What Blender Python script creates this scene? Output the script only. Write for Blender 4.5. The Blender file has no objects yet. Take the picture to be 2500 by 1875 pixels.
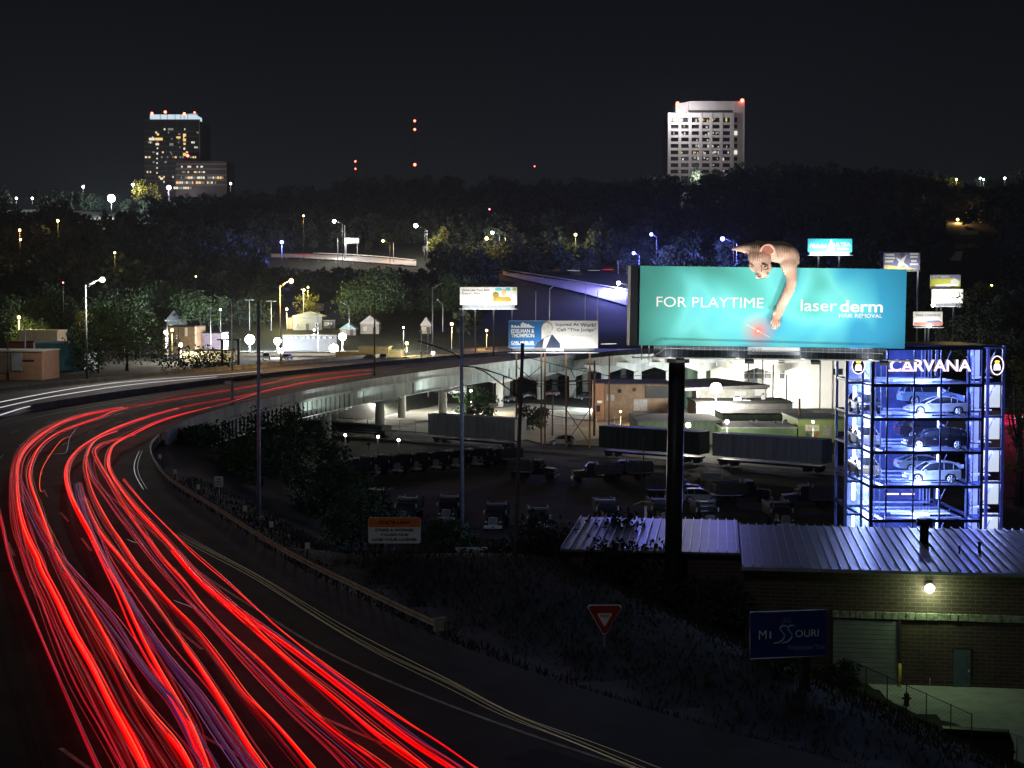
import bpy, bmesh, math, random
import numpy as np
from mathutils import Vector, Matrix, noise
R = math.radians
SC = bpy.context.scene
COL = SC.collection
# ------------------------------------------------------------------ camera, sky, added night fill
F, U0, V0, EYE = 3600.0, 1250.0, 937.5, 23.0
PITCH = R(2.98)
cd = bpy.data.cameras.new("camera"); cam = bpy.data.objects.new("camera", cd); COL.objects.link(cam)
cd.sensor_width = 36.0; cd.lens = 36.0 * F / 2500.0; cd.clip_start = 0.5; cd.clip_end = 20000
cam.location = (0, 0, EYE); cam.rotation_euler = (R(90) - PITCH, 0, 0)
SC.camera = cam
W = bpy.data.worlds.new("World"); SC.world = W; W.use_nodes = True
nt = W.node_tree; nt.nodes.clear()
def N(t, **k):
    n = nt.nodes.new(t)
    for a, b in k.items(): setattr(n, a, b)
    return n
tc = N('ShaderNodeTexCoord'); sp = N('ShaderNodeSeparateXYZ'); nt.links.new(tc.outputs['Generated'], sp.inputs[0])
rp = N('ShaderNodeValToRGB'); nt.links.new(sp.outputs['Z'], rp.inputs[0])
e = rp.color_ramp.elements
e[0].position = 0.0; e[0].color = (.0085, .0115, .0135, 1)
e[1].position = 1.0; e[1].color = (.0014, .0018, .0030, 1)
for p, c in ((.06, (.0080, .0108, .0128, 1)), (.13, (.0050, .0066, .0084, 1)), (.22, (.0030, .0038, .0058, 1))):
    q = e.new(p); q.color = c
skyt = N('ShaderNodeTexSky', sky_type='NISHITA', sun_disc=False, sun_elevation=R(1), sun_rotation=R(200))
mx = N('ShaderNodeMix', data_type='RGBA', blend_type='ADD'); mx.inputs[0].default_value = .0001
nt.links.new(rp.outputs[0], mx.inputs[6]); nt.links.new(skyt.outputs[0], mx.inputs[7])
nz = N('ShaderNodeTexNoise'); nz.inputs['Scale'].default_value = 3; nt.links.new(tc.outputs['Generated'], nz.inputs['Vector'])
ml = N('ShaderNodeMix', data_type='RGBA', blend_type='MULTIPLY'); ml.inputs[0].default_value = .55
nt.links.new(mx.outputs[2], ml.inputs[6]); nt.links.new(nz.outputs['Fac'], ml.inputs[7])
bg = N('ShaderNodeBackground'); bg.inputs[1].default_value = 0.95
nt.links.new(ml.outputs[2], bg.inputs[0]); ow = N('ShaderNodeOutputWorld'); nt.links.new(bg.outputs[0], ow.inputs[0])
sd = bpy.data.lights.new("night_fill", 'SUN'); sun = bpy.data.objects.new("night_fill", sd); COL.objects.link(sun)  # dim sun lamp added as fill from behind the camera
sd.energy = 0.11; sd.angle = R(3); sd.color = (.86, .93, 1); sun.rotation_euler = (R(52), 0, R(-22))
SC.view_settings.view_transform = 'Standard'; SC.view_settings.look = 'None'
SC.view_settings.exposure = 0; SC.view_settings.gamma = 1
try:
    SC.cycles.use_denoising = True; SC.cycles.max_bounces = 5; SC.cycles.diffuse_bounces = 2; SC.cycles.glossy_bounces = 3
    SC.cycles.transparent_max_bounces = 16; SC.cycles.transmission_bounces = 3; SC.cycles.sample_clamp_indirect = 3; SC.cycles.caustics_reflective = False; SC.cycles.caustics_refractive = False
    SC.cycles.use_light_tree = True
except Exception: pass

def ray(u, v):
    a = (u - U0) / F; b = (V0 - v) / F
    return Vector((a, math.cos(PITCH) + b * math.sin(PITCH), -math.sin(PITCH) + b * math.cos(PITCH)))
def P(u, v, Y):
    d = ray(u, v); s = Y / d.y
    return Vector((d.x * s, Y, EYE + d.z * s))
def G(u, v, z):
    d = ray(u, v); s = (z - EYE) / d.z
    return Vector((d.x * s, d.y * s, z))
# ------------------------------------------------------------------ materials
MC = {}
def mat(key, col, rough=.7, metal=0., var=.25, scale=1.5, bump=0., spec=.3, col2=None, stretch=None):
    if key in MC: return MC[key]
    m = bpy.data.materials.new(key); m.use_nodes = True; t = m.node_tree; b = t.nodes['Principled BSDF']
    b.inputs['Roughness'].default_value = rough; b.inputs['Metallic'].default_value = metal
    b.inputs['Specular IOR Level'].default_value = spec
    c1 = tuple(x * (1 - var) for x in col); c2 = tuple(min(1, x * (1 + var)) for x in col) if col2 is None else col2
    tx = t.nodes.new('ShaderNodeTexCoord'); no = t.nodes.new('ShaderNodeTexNoise'); no.inputs['Scale'].default_value = scale
    no.inputs['Detail'].default_value = 5; no.inputs['Roughness'].default_value = .65
    if stretch:
        mp = t.nodes.new('ShaderNodeMapping'); mp.inputs['Scale'].default_value = stretch
        t.links.new(tx.outputs['Object'], mp.inputs[0]); t.links.new(mp.outputs[0], no.inputs['Vector'])
    else: t.links.new(tx.outputs['Object'], no.inputs['Vector'])
    r = t.nodes.new('ShaderNodeValToRGB'); r.color_ramp.elements[0].position = .32; r.color_ramp.elements[1].position = .68
    r.color_ramp.elements[0].color = c1 + (1,); r.color_ramp.elements[1].color = c2 + (1,)
    t.links.new(no.outputs['Fac'], r.inputs[0]); t.links.new(r.outputs[0], b.inputs['Base Color'])
    if bump:
        bp = t.nodes.new('ShaderNodeBump'); bp.inputs['Strength'].default_value = bump; bp.inputs['Distance'].default_value = .05
        t.links.new(no.outputs['Fac'], bp.inputs['Height']); t.links.new(bp.outputs[0], b.inputs['Normal'])
    MC[key] = m; return m
def emis(key, col, s):
    if key in MC: return MC[key]
    m = bpy.data.materials.new(key); m.use_nodes = True; b = m.node_tree.nodes['Principled BSDF']
    b.inputs['Base Color'].default_value = (.02, .02, .02, 1)
    b.inputs['Emission Color'].default_value = tuple(col) + (1,); b.inputs['Emission Strength'].default_value = s
    MC[key] = m; return m
def brick(key, c1, c2, mortar, sc=1., w=.5, h=.25, ms=.02, bump=.4):
    if key in MC: return MC[key]
    m = bpy.data.materials.new(key); m.use_nodes = True; t = m.node_tree; b = t.nodes['Principled BSDF']; b.inputs['Roughness'].default_value = .85
    tx = t.nodes.new('ShaderNodeTexCoord'); s = t.nodes.new('ShaderNodeSeparateXYZ'); c = t.nodes.new('ShaderNodeCombineXYZ'); ad = t.nodes.new('ShaderNodeMath')
    t.links.new(tx.outputs['Object'], s.inputs[0]); t.links.new(s.outputs['X'], ad.inputs[0]); t.links.new(s.outputs['Y'], ad.inputs[1])
    t.links.new(ad.outputs[0], c.inputs['X']); t.links.new(s.outputs['Z'], c.inputs['Y'])
    k = t.nodes.new('ShaderNodeTexBrick'); k.inputs['Scale'].default_value = sc; k.inputs['Brick Width'].default_value = w; k.inputs['Row Height'].default_value = h
    k.inputs['Mortar Size'].default_value = ms; k.inputs['Color1'].default_value = c1 + (1,); k.inputs['Color2'].default_value = c2 + (1,); k.inputs['Mortar'].default_value = mortar + (1,)
    t.links.new(c.outputs[0], k.inputs['Vector'])
    no = t.nodes.new('ShaderNodeTexNoise'); no.inputs['Scale'].default_value = .8; no.inputs['Detail'].default_value = 6; t.links.new(tx.outputs['Object'], no.inputs['Vector'])
    mr = t.nodes.new('ShaderNodeMapRange'); mr.inputs[3].default_value = .55; mr.inputs[4].default_value = 1.25; t.links.new(no.outputs['Fac'], mr.inputs[0])
    x = t.nodes.new('ShaderNodeVectorMath'); x.operation = 'SCALE'; t.links.new(k.outputs['Color'], x.inputs[0]); t.links.new(mr.outputs[0], x.inputs['Scale'])
    t.links.new(x.outputs[0], b.inputs['Base Color'])
    bp = t.nodes.new('ShaderNodeBump'); bp.inputs['Strength'].default_value = bump; bp.inputs['Distance'].default_value = .02; bp.invert = True
    t.links.new(k.outputs['Fac'], bp.inputs['Height']); t.links.new(bp.outputs[0], b.inputs['Normal'])
    MC[key] = m; return m
def glass(key, tint, glossy=.12):
    if key in MC: return MC[key]
    m = bpy.data.materials.new(key); m.use_nodes = True; t = m.node_tree; t.nodes.clear()
    o = t.nodes.new('ShaderNodeOutputMaterial'); mix = t.nodes.new('ShaderNodeMixShader'); tr = t.nodes.new('ShaderNodeBsdfTransparent'); gl = t.nodes.new('ShaderNodeBsdfGlossy')
    tr.inputs[0].default_value = tint + (1,); gl.inputs['Roughness'].default_value = .05; mix.inputs[0].default_value = glossy
    t.links.new(tr.outputs[0], mix.inputs[1]); t.links.new(gl.outputs[0], mix.inputs[2]); t.links.new(mix.outputs[0], o.inputs[0])
    MC[key] = m; return m
# palette
STEEL = mat('galvanised steel', (.34, .36, .38), .5, .35)
DSTEEL = mat('dark steel', (.035, .038, .045), .55, .3)
RUST = mat('rusty steel', (.16, .09, .05), .8, .1)
CHROME = mat('chrome', (.75, .76, .8), .3, .4, var=.05)
BLACK = mat('black rubber', (.018, .018, .02), .75)
CONC = mat('concrete', (.33, .35, .32), .85, 0, .3, .7, .3, stretch=(1, 1, .35))
CONCP = mat('pier concrete', (.42, .43, .40), .85, 0, .25, .8, .2, stretch=(1, 1, .3))
ASPH = mat('asphalt', (.036, .033, .030), .8, 0, .6, .22, .5)
ASPH2 = mat('brightened asphalt', (.19, .185, .175), .8, 0, .35, .25, .5)  # far lanes brightened through a paler base colour
GRASS = mat('grass', (.008, .0105, .005), .95, 0, .6, .5, .8)
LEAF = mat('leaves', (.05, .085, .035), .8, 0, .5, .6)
LEAFY = mat('lit yellow green leaves', (.17, .17, .03), .8, 0, .5, .6)  # yellow green leaf colour; on lamp-lit trees it stands in for the light
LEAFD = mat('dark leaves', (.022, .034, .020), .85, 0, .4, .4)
BARK = mat('bark', (.07, .055, .04), .95)
WHITE = mat('white paint', (.78, .79, .78), .6, var=.06)
SIGNW = mat('sign white', (.86, .90, .90), .45, var=.08, scale=4)
# ------------------------------------------------------------------ mesh builder
class MB:
    def __init__(s): s.v = []; s.f = []; s.sm = []
    def add(s, vs, fs, smooth=False):
        n = len(s.v); s.v += [tuple(x) for x in vs]; s.f += [tuple(n + i for i in f) for f in fs]; s.sm += [smooth] * len(fs); return s
    def box(s, c, d, rz=0, taper=1, rx=0, ry=0):
        hx, hy, hz = d[0] / 2, d[1] / 2, d[2] / 2
        M = Matrix.Rotation(rz, 3, 'Z') @ Matrix.Rotation(ry, 3, 'Y') @ Matrix.Rotation(rx, 3, 'X')
        vs = []
        for z, k in ((-hz, 1), (hz, taper)):
            for x, y in ((-hx, -hy), (hx, -hy), (hx, hy), (-hx, hy)): vs.append(M @ Vector((x * k, y * k, z)) + Vector(c))
        return s.add(vs, [(0, 3, 2, 1), (4, 5, 6, 7), (0, 1, 5, 4), (1, 2, 6, 5), (2, 3, 7, 6), (3, 0, 4, 7)])
    def tube(s, pts, r, n=8, flat=1., up=Vector((0, 0, 1)), cap=True):
        pts = [Vector(p) for p in pts]; vs = []; m = len(pts)
        for i, p in enumerate(pts):
            t = (pts[min(i + 1, m - 1)] - pts[max(i - 1, 0)]).normalized()
            a = t.cross(up)
            if a.length < 1e-3: a = t.cross(Vector((1, 0, 0)))
            a.normalize(); b = a.cross(t).normalized(); rr = r[i] if isinstance(r, (list, tuple)) else r
            for k in range(n):
                q = 2 * math.pi * k / n; vs.append(p + a * rr * math.cos(q) + b * rr * flat * math.sin(q))
        fs = [(i * n + k, i * n + (k + 1) % n, (i + 1) * n + (k + 1) % n, (i + 1) * n + k) for i in range(m - 1) for k in range(n)]
        s.add(vs, fs, True)
        if cap: 
            o = len(s.v) - len(vs); s.f += [tuple(o + k for k in reversed(range(n))), tuple(o + (m - 1) * n + k for k in range(n))]; s.sm += [False, False]
        return s
    def cyl(s, a, b, r, r2=None, n=12): return s.tube([a, b], [r, r if r2 is None else r2], n)
    def prism(s, poly, y0, y1, k=1.):     # poly in x,z ; extruded along y
        n = len(poly); cx = sum(p[0] for p in poly) / n
        vs = [(p[0], y0, p[1]) for p in poly] + [(p[0], y1, p[1]) for p in poly]
        fs = [tuple(range(n)), tuple(reversed(range(n, 2 * n)))] + [(i, n + i, n + (i + 1) % n, (i + 1) % n) for i in range(n)]
        return s.add(vs, fs)
    def ball(s, c, r, n=12, m=8, sc=(1, 1, 1)):
        vs = [(c[0], c[1], c[2] + r * sc[2])]
        for i in range(1, m):
            th = math.pi * i / m
            for k in range(n): vs.append((c[0] + r * sc[0] * math.sin(th) * math.cos(2 * math.pi * k / n), c[1] + r * sc[1] * math.sin(th) * math.sin(2 * math.pi * k / n), c[2] + r * sc[2] * math.cos(th)))
        vs.append((c[0], c[1], c[2] - r * sc[2])); L = len(vs) - 1
        fs = [(0, 1 + k, 1 + (k + 1) % n) for k in range(n)]
        for i in range(m - 2):
            for k in range(n): a = 1 + i * n; fs.append((a + k, a + n + k, a + n + (k + 1) % n, a + (k + 1) % n))
        a = 1 + (m - 2) * n; fs += [(a + k, L, a + (k + 1) % n) for k in range(n)]
        return s.add(vs, fs, True)
    def quad(s, a, b, c, d): return s.add([a, b, c, d], [(0, 1, 2, 3)])
    def build(s, name, m, parent=None, bevel=0, smooth=None):
        me = bpy.data.meshes.new(name); me.from_pydata(s.v, [], s.f)
        if bevel:
            bm = bmesh.new(); bm.from_mesh(me); bmesh.ops.recalc_face_normals(bm, faces=bm.faces)
            bmesh.ops.bevel(bm, geom=[e for e in bm.edges if len(e.link_faces) == 2 and e.calc_face_angle(0) > .5], offset=bevel, segments=2, affect='EDGES', profile=.6)
            bm.to_mesh(me); bm.free()
            for p in me.polygons: p.use_smooth = False
        else: me.polygons.foreach_set('use_smooth', s.sm)
        me.materials.append(m); me.validate(); me.update()
        o = bpy.data.objects.new(name, me); COL.objects.link(o)
        if parent: o.parent = parent
        return o
def thing(name, label, cat, loc=(0, 0, 0), rz=0, group=None, ry=0):
    o = bpy.data.objects.new(name, None); COL.objects.link(o); o.empty_display_size = .2
    o.location = loc; o.rotation_euler = (0, ry, rz); o['label'] = label; o['category'] = cat
    if group: o['group'] = group
    return o
def tag(o, label, cat, group=None, kind=None):
    if kind: o['kind'] = kind
    if label: o['label'] = label
    if cat: o['category'] = cat
    if group: o['group'] = group
    return o
def dup(root, loc, rz, label, group=None):
    r = root.copy(); COL.objects.link(r); r.location = loc; r.rotation_euler = (0, 0, rz); r['label'] = label
    if group: r['group'] = group
    for ch in list(root.children):
        c = ch.copy(); COL.objects.link(c); c.parent = r
        for g in ch.children:
            d = g.copy(); COL.objects.link(d); d.parent = c
    return r
def light(name, loc, power, col=(1, 1, 1), r=.3, parent=None, kind='POINT', size=1., rot=None, sy=None, spread=180):
    l = bpy.data.lights.new(name, kind); l.energy = power; l.color = col
    if kind == 'AREA':
        l.size = size
        if sy: l.shape = 'RECTANGLE'; l.size_y = sy
        l.spread = R(spread)
    else: l.shadow_soft_size = r
    if kind == 'SPOT': l.spot_size = R(150); l.spot_blend = .6
    o = bpy.data.objects.new(name, l); COL.objects.link(o); o.location = loc
    if rot: o.rotation_euler = rot
    if parent: o.parent = parent
    return o
_tx = {}
def lettering(s, w, h, m, parent, loc, bold=0., shear=0., name='lettering', depth=.01, sub=None):
    """text in the local x-z plane facing -y, centred on loc, fitted to w x h"""
    c = bpy.data.curves.new(name, 'FONT'); c.body = s; c.size = 1; c.offset = bold; c.shear = shear; c.extrude = 0; c.align_x = 'CENTER'
    c.resolution_u = 4
    t = bpy.data.objects.new(name, c); COL.objects.link(t)
    dg = bpy.context.evaluated_depsgraph_get(); me = bpy.data.meshes.new_from_object(t.evaluated_get(dg)); bpy.data.objects.remove(t)
    n = len(me.vertices); a = np.empty(n * 3); me.vertices.foreach_get('co', a); a = a.reshape(-1, 3)
    lo, hi = a.min(0), a.max(0); cx, cy = (lo[0] + hi[0]) / 2, (lo[1] + hi[1]) / 2
    sx = w / max(1e-6, hi[0] - lo[0]); sy = h / max(1e-6, hi[1] - lo[1])
    b = np.zeros_like(a); b[:, 0] = (a[:, 0] - cx) * sx; b[:, 2] = (a[:, 1] - cy) * sy
    me.vertices.foreach_set('co', b.ravel()); me.materials.append(m); me.update(); me.name = name
    o = bpy.data.objects.new(name, me); COL.objects.link(o); o.location = loc
    if parent: o.parent = parent
    return o
def smooth_path(pts, n=8, it=2):
    pts = [Vector(p) for p in pts]; out = []
    for i in range(len(pts) - 1):
        p0, p1, p2, p3 = pts[max(i - 1, 0)], pts[i], pts[i + 1], pts[min(i + 2, len(pts) - 1)]
        for k in range(n):
            t = k / n
            out.append(.5 * ((2 * p1) + (p2 - p0) * t + (2 * p0 - 5 * p1 + 4 * p2 - p3) * t * t + (3 * p1 - p0 - 3 * p2 + p3) * t ** 3))
    out.append(pts[-1])
    for _ in range(it):
        out = [out[0]] + [(out[i - 1] + out[i] * 2 + out[i + 1]) / 4 for i in range(1, len(out) - 1)] + [out[-1]]
    return out
# ------------------------------------------------------------------ highway plan and terrain
DZ = 10.4
EDGE = smooth_path([(27, 22, 0), (20, 29, 0), (13, 36, 0), (5.5, 43.5, 0), (-1.7, 53, 0), (-6.4, 62, 0), (-11.6, 72.6, 0), (-18.6, 89.5, 0), (-24.7, 104, 0), (-30, 121, 0), (-33, 135, 0), (-35, 157, 0), (-34, 181, 0), (-30, 212, 0),
                    (-22.5, 250, 0), (-10.4, 296, 0), (4.8, 345, 0), (21, 388, 0), (40, 428, 0), (66, 475, 0), (100, 530, 0)], 8, 8)
EN = []
for i in range(len(EDGE)):
    t = (EDGE[min(i + 1, len(EDGE) - 1)] - EDGE[max(i - 1, 0)]).normalized(); EN.append(Vector((-t.y, t.x, 0)))   # to the outer (left) side
EA = np.array([(p.x, p.y) for p in EDGE]); ENA = np.array([(p.x, p.y) for p in EN])
def off(i, o, z=DZ): p = EDGE[i] + EN[i] * o; return Vector((p.x, p.y, z))
def sstep(x, a, b): t = np.clip((x - a) / (b - a), 0, 1); return t * t * (3 - 2 * t)
def terr(x, y):
    x = np.asarray(x, float); y = np.asarray(y, float); sh = x.shape; xf = x.ravel(); yf = y.ravel()
    res = np.zeros_like(xf)
    for a in range(0, len(xf), 4000):
        X = xf[a:a + 4000]; Y = yf[a:a + 4000]
        d = (X[:, None] - EA[None, :, 0]) ** 2 + (Y[:, None] - EA[None, :, 1]) ** 2; k = d.argmin(1); di = np.sqrt(d[np.arange(len(k)), k])
        o = (X - EA[k, 0]) * ENA[k, 0] + (Y - EA[k, 1]) * ENA[k, 1]; so = np.where(o >= 0, 1, -1) * di
        by = sstep(EA[k, 1], 148, 172)
        s1 = sstep(so, -24, 1); s2 = sstep(so, 20, 40)
        h = (DZ - .35) * (s1 * (1 - by) + s2 * by) * np.where((Y > 560), 0, 1)
        # hillside with the road signs, falling to the brick building's pavement
        dl = ((X - 18) * -14.4 + (Y - 80) * -4.5) / 15.1
        hs = 2.5 + np.clip(dl * .45, 0, 6.2)
        m = 1 - sstep(Y, 84, 112); m2 = 1 - sstep(Y, 100, 125)
        hs = hs * m * np.where(X > -60, 1, 0) + 0
        pav = 2.5 * m2
        h = np.maximum(h, np.maximum(hs, pav))
        far = np.clip((Y - 430) * .168, 0, 79) + np.clip((Y - 905) * -.01, -30, 0)
        left = 1 - .11 * sstep(-X, 90, 260) + .03 * np.sin(X * .012) + .07 * sstep(X, 60, 220) 
        far = far * left + 2.5 * np.sin(X * .03 + Y * .011) * sstep(Y, 450, 600)
        base = 9 * sstep(Y, 400, 470)
        h = np.maximum(h, base + far * 1.0)
        res[a:a + 4000] = h
    return res.reshape(sh)
def T(x, y): return float(terr(np.array([x]), np.array([y]))[0])
xs = np.concatenate([[-6000, -3000, -1500, -1000, -700], np.arange(-500, -150, 25), np.arange(-150, 150, 2.5), np.arange(150, 500, 25), [500, 700, 1000, 1500, 3000, 6000]])
ys = np.concatenate([[-300, -100, -30], np.arange(0, 140, 2.0), np.arange(140, 480, 4.0), np.arange(480, 1200, 20), [1200, 1400, 1800, 2500, 4000, 9000]])
gx, gy = np.meshgrid(xs, ys); gz = terr(gx, gy)
rs = np.random.RandomState(3); gz = gz + rs.uniform(-.06, .06, gz.shape)
# keep ground just below the carriageways
nX, nY = len(xs), len(ys)
me = bpy.data.meshes.new('ground'); vv = np.stack([gx, gy, gz], -1).reshape(-1, 3)
ii = (np.arange(nY - 1)[:, None] * nX + np.arange(nX - 1)[None, :]).ravel()
me.from_pydata(vv.tolist(), [], np.stack([ii, ii + 1, ii + nX + 1, ii + nX], 1).tolist()); me.materials.append(GRASS)
me.polygons.foreach_set('use_smooth', [True] * len(me.polygons)); g = bpy.data.objects.new('ground', me); COL.objects.link(g); g['kind'] = 'structure'
def sheet(name, pts, z, m):
    b = MB(); b.add([(p[0], p[1], z) for p in pts], [tuple(range(len(pts)))]); o = b.build(name, m); o['kind'] = 'structure'; return o
def strip(name, o0, o1, z, m, i0=0, i1=None, kind='structure', parent=None, th=0):
    b = MB(); i1 = len(EDGE) if i1 is None else i1; k = 0
    for i in range(i0, i1): b.v += [tuple(off(i, o0, z)), tuple(off(i, o1, z))]
    n = i1 - i0; b.f = [(2 * j, 2 * j + 2, 2 * j + 3, 2 * j + 1) for j in range(n - 1)]; b.sm = [True] * (n - 1)
    ob = b.build(name, m, parent)
    if kind: ob['kind'] = kind
    return ob
iA = min(range(len(EDGE)), key=lambda i: abs(EDGE[i].y - 140))      # abutment
strip('highway', -.4, 23.2, DZ + .02, ASPH)
strip('far_carriageway', 24.2, 44, DZ + .02, ASPH2)
for o0, nm in ((4.2, 'edge_line'), (19.6, 'edge_line'), (26, 'edge_line')):
    strip('lane_marking', o0, o0 + .15, DZ + .026, mat('road paint', (.5, .48, .42), .7, var=.4, scale=3))
b = MB()
for o0 in (8.1, 11.9, 15.7, 31.5, 36.5):
    L = 0
    for i in range(len(EDGE) - 1):
        L += (EDGE[i + 1] - EDGE[i]).length
        if L % 12 < 3.6: b.quad(off(i, o0, DZ + .026), off(i + 1, o0, DZ + .026), off(i + 1, o0 + .14, DZ + .026), off(i, o0 + .14, DZ + .026))
b.build('lane_dashes', mat('road paint', (.5, .48, .42)))['kind'] = 'structure'
b = MB(); L = 0
for i in range(iA, len(EDGE) - 1):
    L += (EDGE[i + 1] - EDGE[i]).length
    if L > 11:
        L = 0
        for a0, a1 in ((0, 23), (24.6, 43.8)):
            t = (EDGE[i + 1] - EDGE[i]).normalized() * .22; p, q = off(i, a0, DZ + .024), off(i, a1, DZ + .024); b.quad(p, p + t, q + t, q)
b.build('expansion_joint', mat('joint tar', (.015, .015, .015), .9))['kind'] = 'structure'
rj = random.Random(12); b = MB()
for _ in range(26):
    i = rj.randrange(20, len(EDGE) - 30); a0 = rj.uniform(.5, 20); w_ = rj.uniform(.6, 2.6); n_ = rj.randrange(1, 4)
    b.add([off(i, a0, DZ + .0225), off(i + n_, a0, DZ + .0225), off(i + n_, a0 + w_, DZ + .0225), off(i, a0 + w_, DZ + .0225)], [(0, 1, 2, 3)])
b.build('asphalt_patch', mat('patched asphalt', (.022, .021, .020), .85, 0, .3, .8))['kind'] = 'structure'
# jersey barriers
def barrier(name, o0, label, w=.6, h=.85, i0=0, i1=None, m=CONC):
    b = MB(); i1 = len(EDGE) if i1 is None else i1
    prof = [(-w / 2, 0), (-w / 2 + .08, .2), (-.1, .35), (-.08, h), (.08, h), (.1, .35), (w / 2 - .08, .2), (w / 2, 0)]
    for i in range(i0, i1):
        for a, z in prof: b.v.append(tuple(off(i, o0 + a, DZ + .03 + z)))
    n = len(prof); b.f = [(j * n + k, (j + 1) * n + k, (j + 1) * n + k + 1, j * n + k + 1) for j in range(i1 - i0 - 1) for k in range(n - 1)]; b.sm = [False] * len(b.f)
    return tag(b.build(name, m), label, 'barrier')
barrier('median_barrier', 23.7, 'long curved concrete median barrier between the red trails and the white trails')
barrier('roadside_barrier', 44.3, 'curved concrete barrier along the far outer edge of the highway', i0=iA)
# ------------------------------------------------------------------ the curved bridge
br = thing('highway_bridge', 'long curved concrete highway bridge with green-grey girders on round piers above the truck lot', 'bridge', (0, 0, 0))
GIRD = mat('weathered girder paint', (.30, .34, .31), .75, 0, .35, .6, .3, stretch=(1, 1, .25))
def wall_strip(name, o0, z0, z1, th, m, i0, i1):
    b = MB()
    for i in range(i0, i1):
        for a, z in ((0, z0), (0, z1), (th, z1), (th, z0)): b.v.append(tuple(off(i, o0 + a, z)))
    b.f = [(j * 4 + k, (j + 1) * 4 + k, (j + 1) * 4 + (k + 1) % 4, j * 4 + (k + 1) % 4) for j in range(i1 - i0 - 1) for k in range(4)]
    b.f += [(0, 1, 2, 3), tuple((i1 - i0 - 1) * 4 + k for k in (3, 2, 1, 0))]; b.sm = [False] * len(b.f)
    return b.build(name, m, br)
NE = len(EDGE)
wall_strip('parapet', -.75, DZ - .5, DZ + .75, .33, CONC, iA, NE)
wall_strip('deck_slab', -.9, DZ - .9, DZ - .502, 46.2, CONC, iA, NE)
for o0 in (-.35, 7, 15, 21.5, 25, 33, 41): wall_strip('girder', o0, DZ - 3.1, DZ - .9, .35, GIRD, iA, NE)
wall_strip('girder_flange', -.62, DZ - 3.18, DZ - 3.08, .9, STEEL, iA, NE)
cnt = 0
for i in range(iA, NE, 1):                      # stiffeners and joints on the outside girder
    p = EDGE[i]
    dense = 165 < p.y < 232
    if dense or i % 5 == 0:
        for f_ in ((0, .5) if dense and i + 1 < NE else (0,)):
            if cnt > 60: break
            a = off(i, -.42, 0).lerp(off(min(i + 1, NE - 1), -.42, 0), f_); b = MB(); ang = math.atan2(EN[i].x, -EN[i].y)
            b.box((a.x, a.y, DZ - (2.2 if dense else 2.0)), (.16 if dense else .22, .16, 2.9 if dense else 2.1), ang); b.build('stiffener', mat('dark girder paint', (.05, .06, .055)), br); cnt += 1
def bent(yt, offs=((6, 15), (29, 38)), r=.85, cap=1):
    i = min(range(NE), key=lambda k: abs(EDGE[k].y - yt))
    for a, c in offs:
        for o_ in (a, c):
            p = off(i, o_, 0); z0 = T(p.x, p.y) - .5
            MB().cyl((p.x, p.y, z0), (p.x, p.y, DZ - 4.4), r, n=20).build('pier_column', CONCP, br)
        m = MB(); L = (c - a) / 2 + 4.2; mid = off(i, (a + c) / 2, 0); n_ = EN[i]
        poly = [(-L, DZ - 3.2), (-L, DZ - 3.9), (-(c - a) / 2 - 1.2, DZ - 4.9), (-(c - a) / 2 + 1.2, DZ - 4.9), (0, DZ - 4.1), ((c - a) / 2 - 1.2, DZ - 4.9), ((c - a) / 2 + 1.2, DZ - 4.9), (L, DZ - 3.9), (L, DZ - 3.2)]
        m.prism(poly, -.75, .75); ang = math.atan2(n_.y, n_.x)
        M = Matrix.Translation(mid) @ Matrix.Rotation(ang, 4, 'Z'); m.v = [tuple(M @ Vector(v)) for v in m.v]
        m.build('pier_cap', CONCP, br)
for yt in (178, 207, 238, 268, 302, 336, 368, 396, 424, 450): bent(yt)
# abutment wall
b = MB(); a0, a1 = off(iA, -.9, 0), off(iA, 4, 0); b.box(((a0.x + a1.x) / 2, (a0.y + a1.y) / 2 + 1, DZ - 3.2), (5, 2.2, 5), math.atan2(EN[iA].y, EN[iA].x)); b.build('abutment', CONC, br)
# second bridge behind on the right, with lit hammerhead piers
b2 = thing('ramp_bridge', 'pale concrete ramp bridge on lit hammerhead piers behind the brown warehouse', 'bridge', (0, 0, 0))
def ramp(u, v, Y): return P(u, v, Y)
rpts = smooth_path([P(1290, 905, 400), P(1400, 885, 372), P(1520, 872, 350), P(1640, 868, 335), P(1760, 868, 325), P(1900, 870, 322)], 6)
m = MB()
for i, p in enumerate(rpts):
    t = (rpts[min(i + 1, len(rpts) - 1)] - rpts[max(i - 1, 0)]); t.z = 0; t.normalize(); nn = Vector((-t.y, t.x, 0))
    for a, z in ((0, -1.6), (0, .5), (9, .5), (9, -1.6)): m.v.append(tuple(p + nn * a + Vector((0, 0, z))))
m.f = [(j * 4 + k, (j + 1) * 4 + k, (j + 1) * 4 + (k + 1) % 4, j * 4 + (k + 1) % 4) for j in range(len(rpts) - 1) for k in range(4)]; m.sm = [False] * len(m.f)
m.build('deck', CONCP, b2)
for i in range(2, len(rpts), 4):
    p = rpts[i]
    MB().box((p.x, p.y + 3.5, p.z / 2 - 1.5), (1.7, 1.7, p.z - 1.6)).build('pier_column', CONCP, b2)
    m = MB(); m.prism([(-5, -1.6), (-5, -2.3), (-1, -3.6), (1, -3.6), (5, -2.3), (5, -1.6)], -.8, .8); m.v = [(x + p.x, y + p.y + 3.5, z + p.z) for x, y, z in m.v]; m.build('pier_cap', CONCP, b2)
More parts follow.
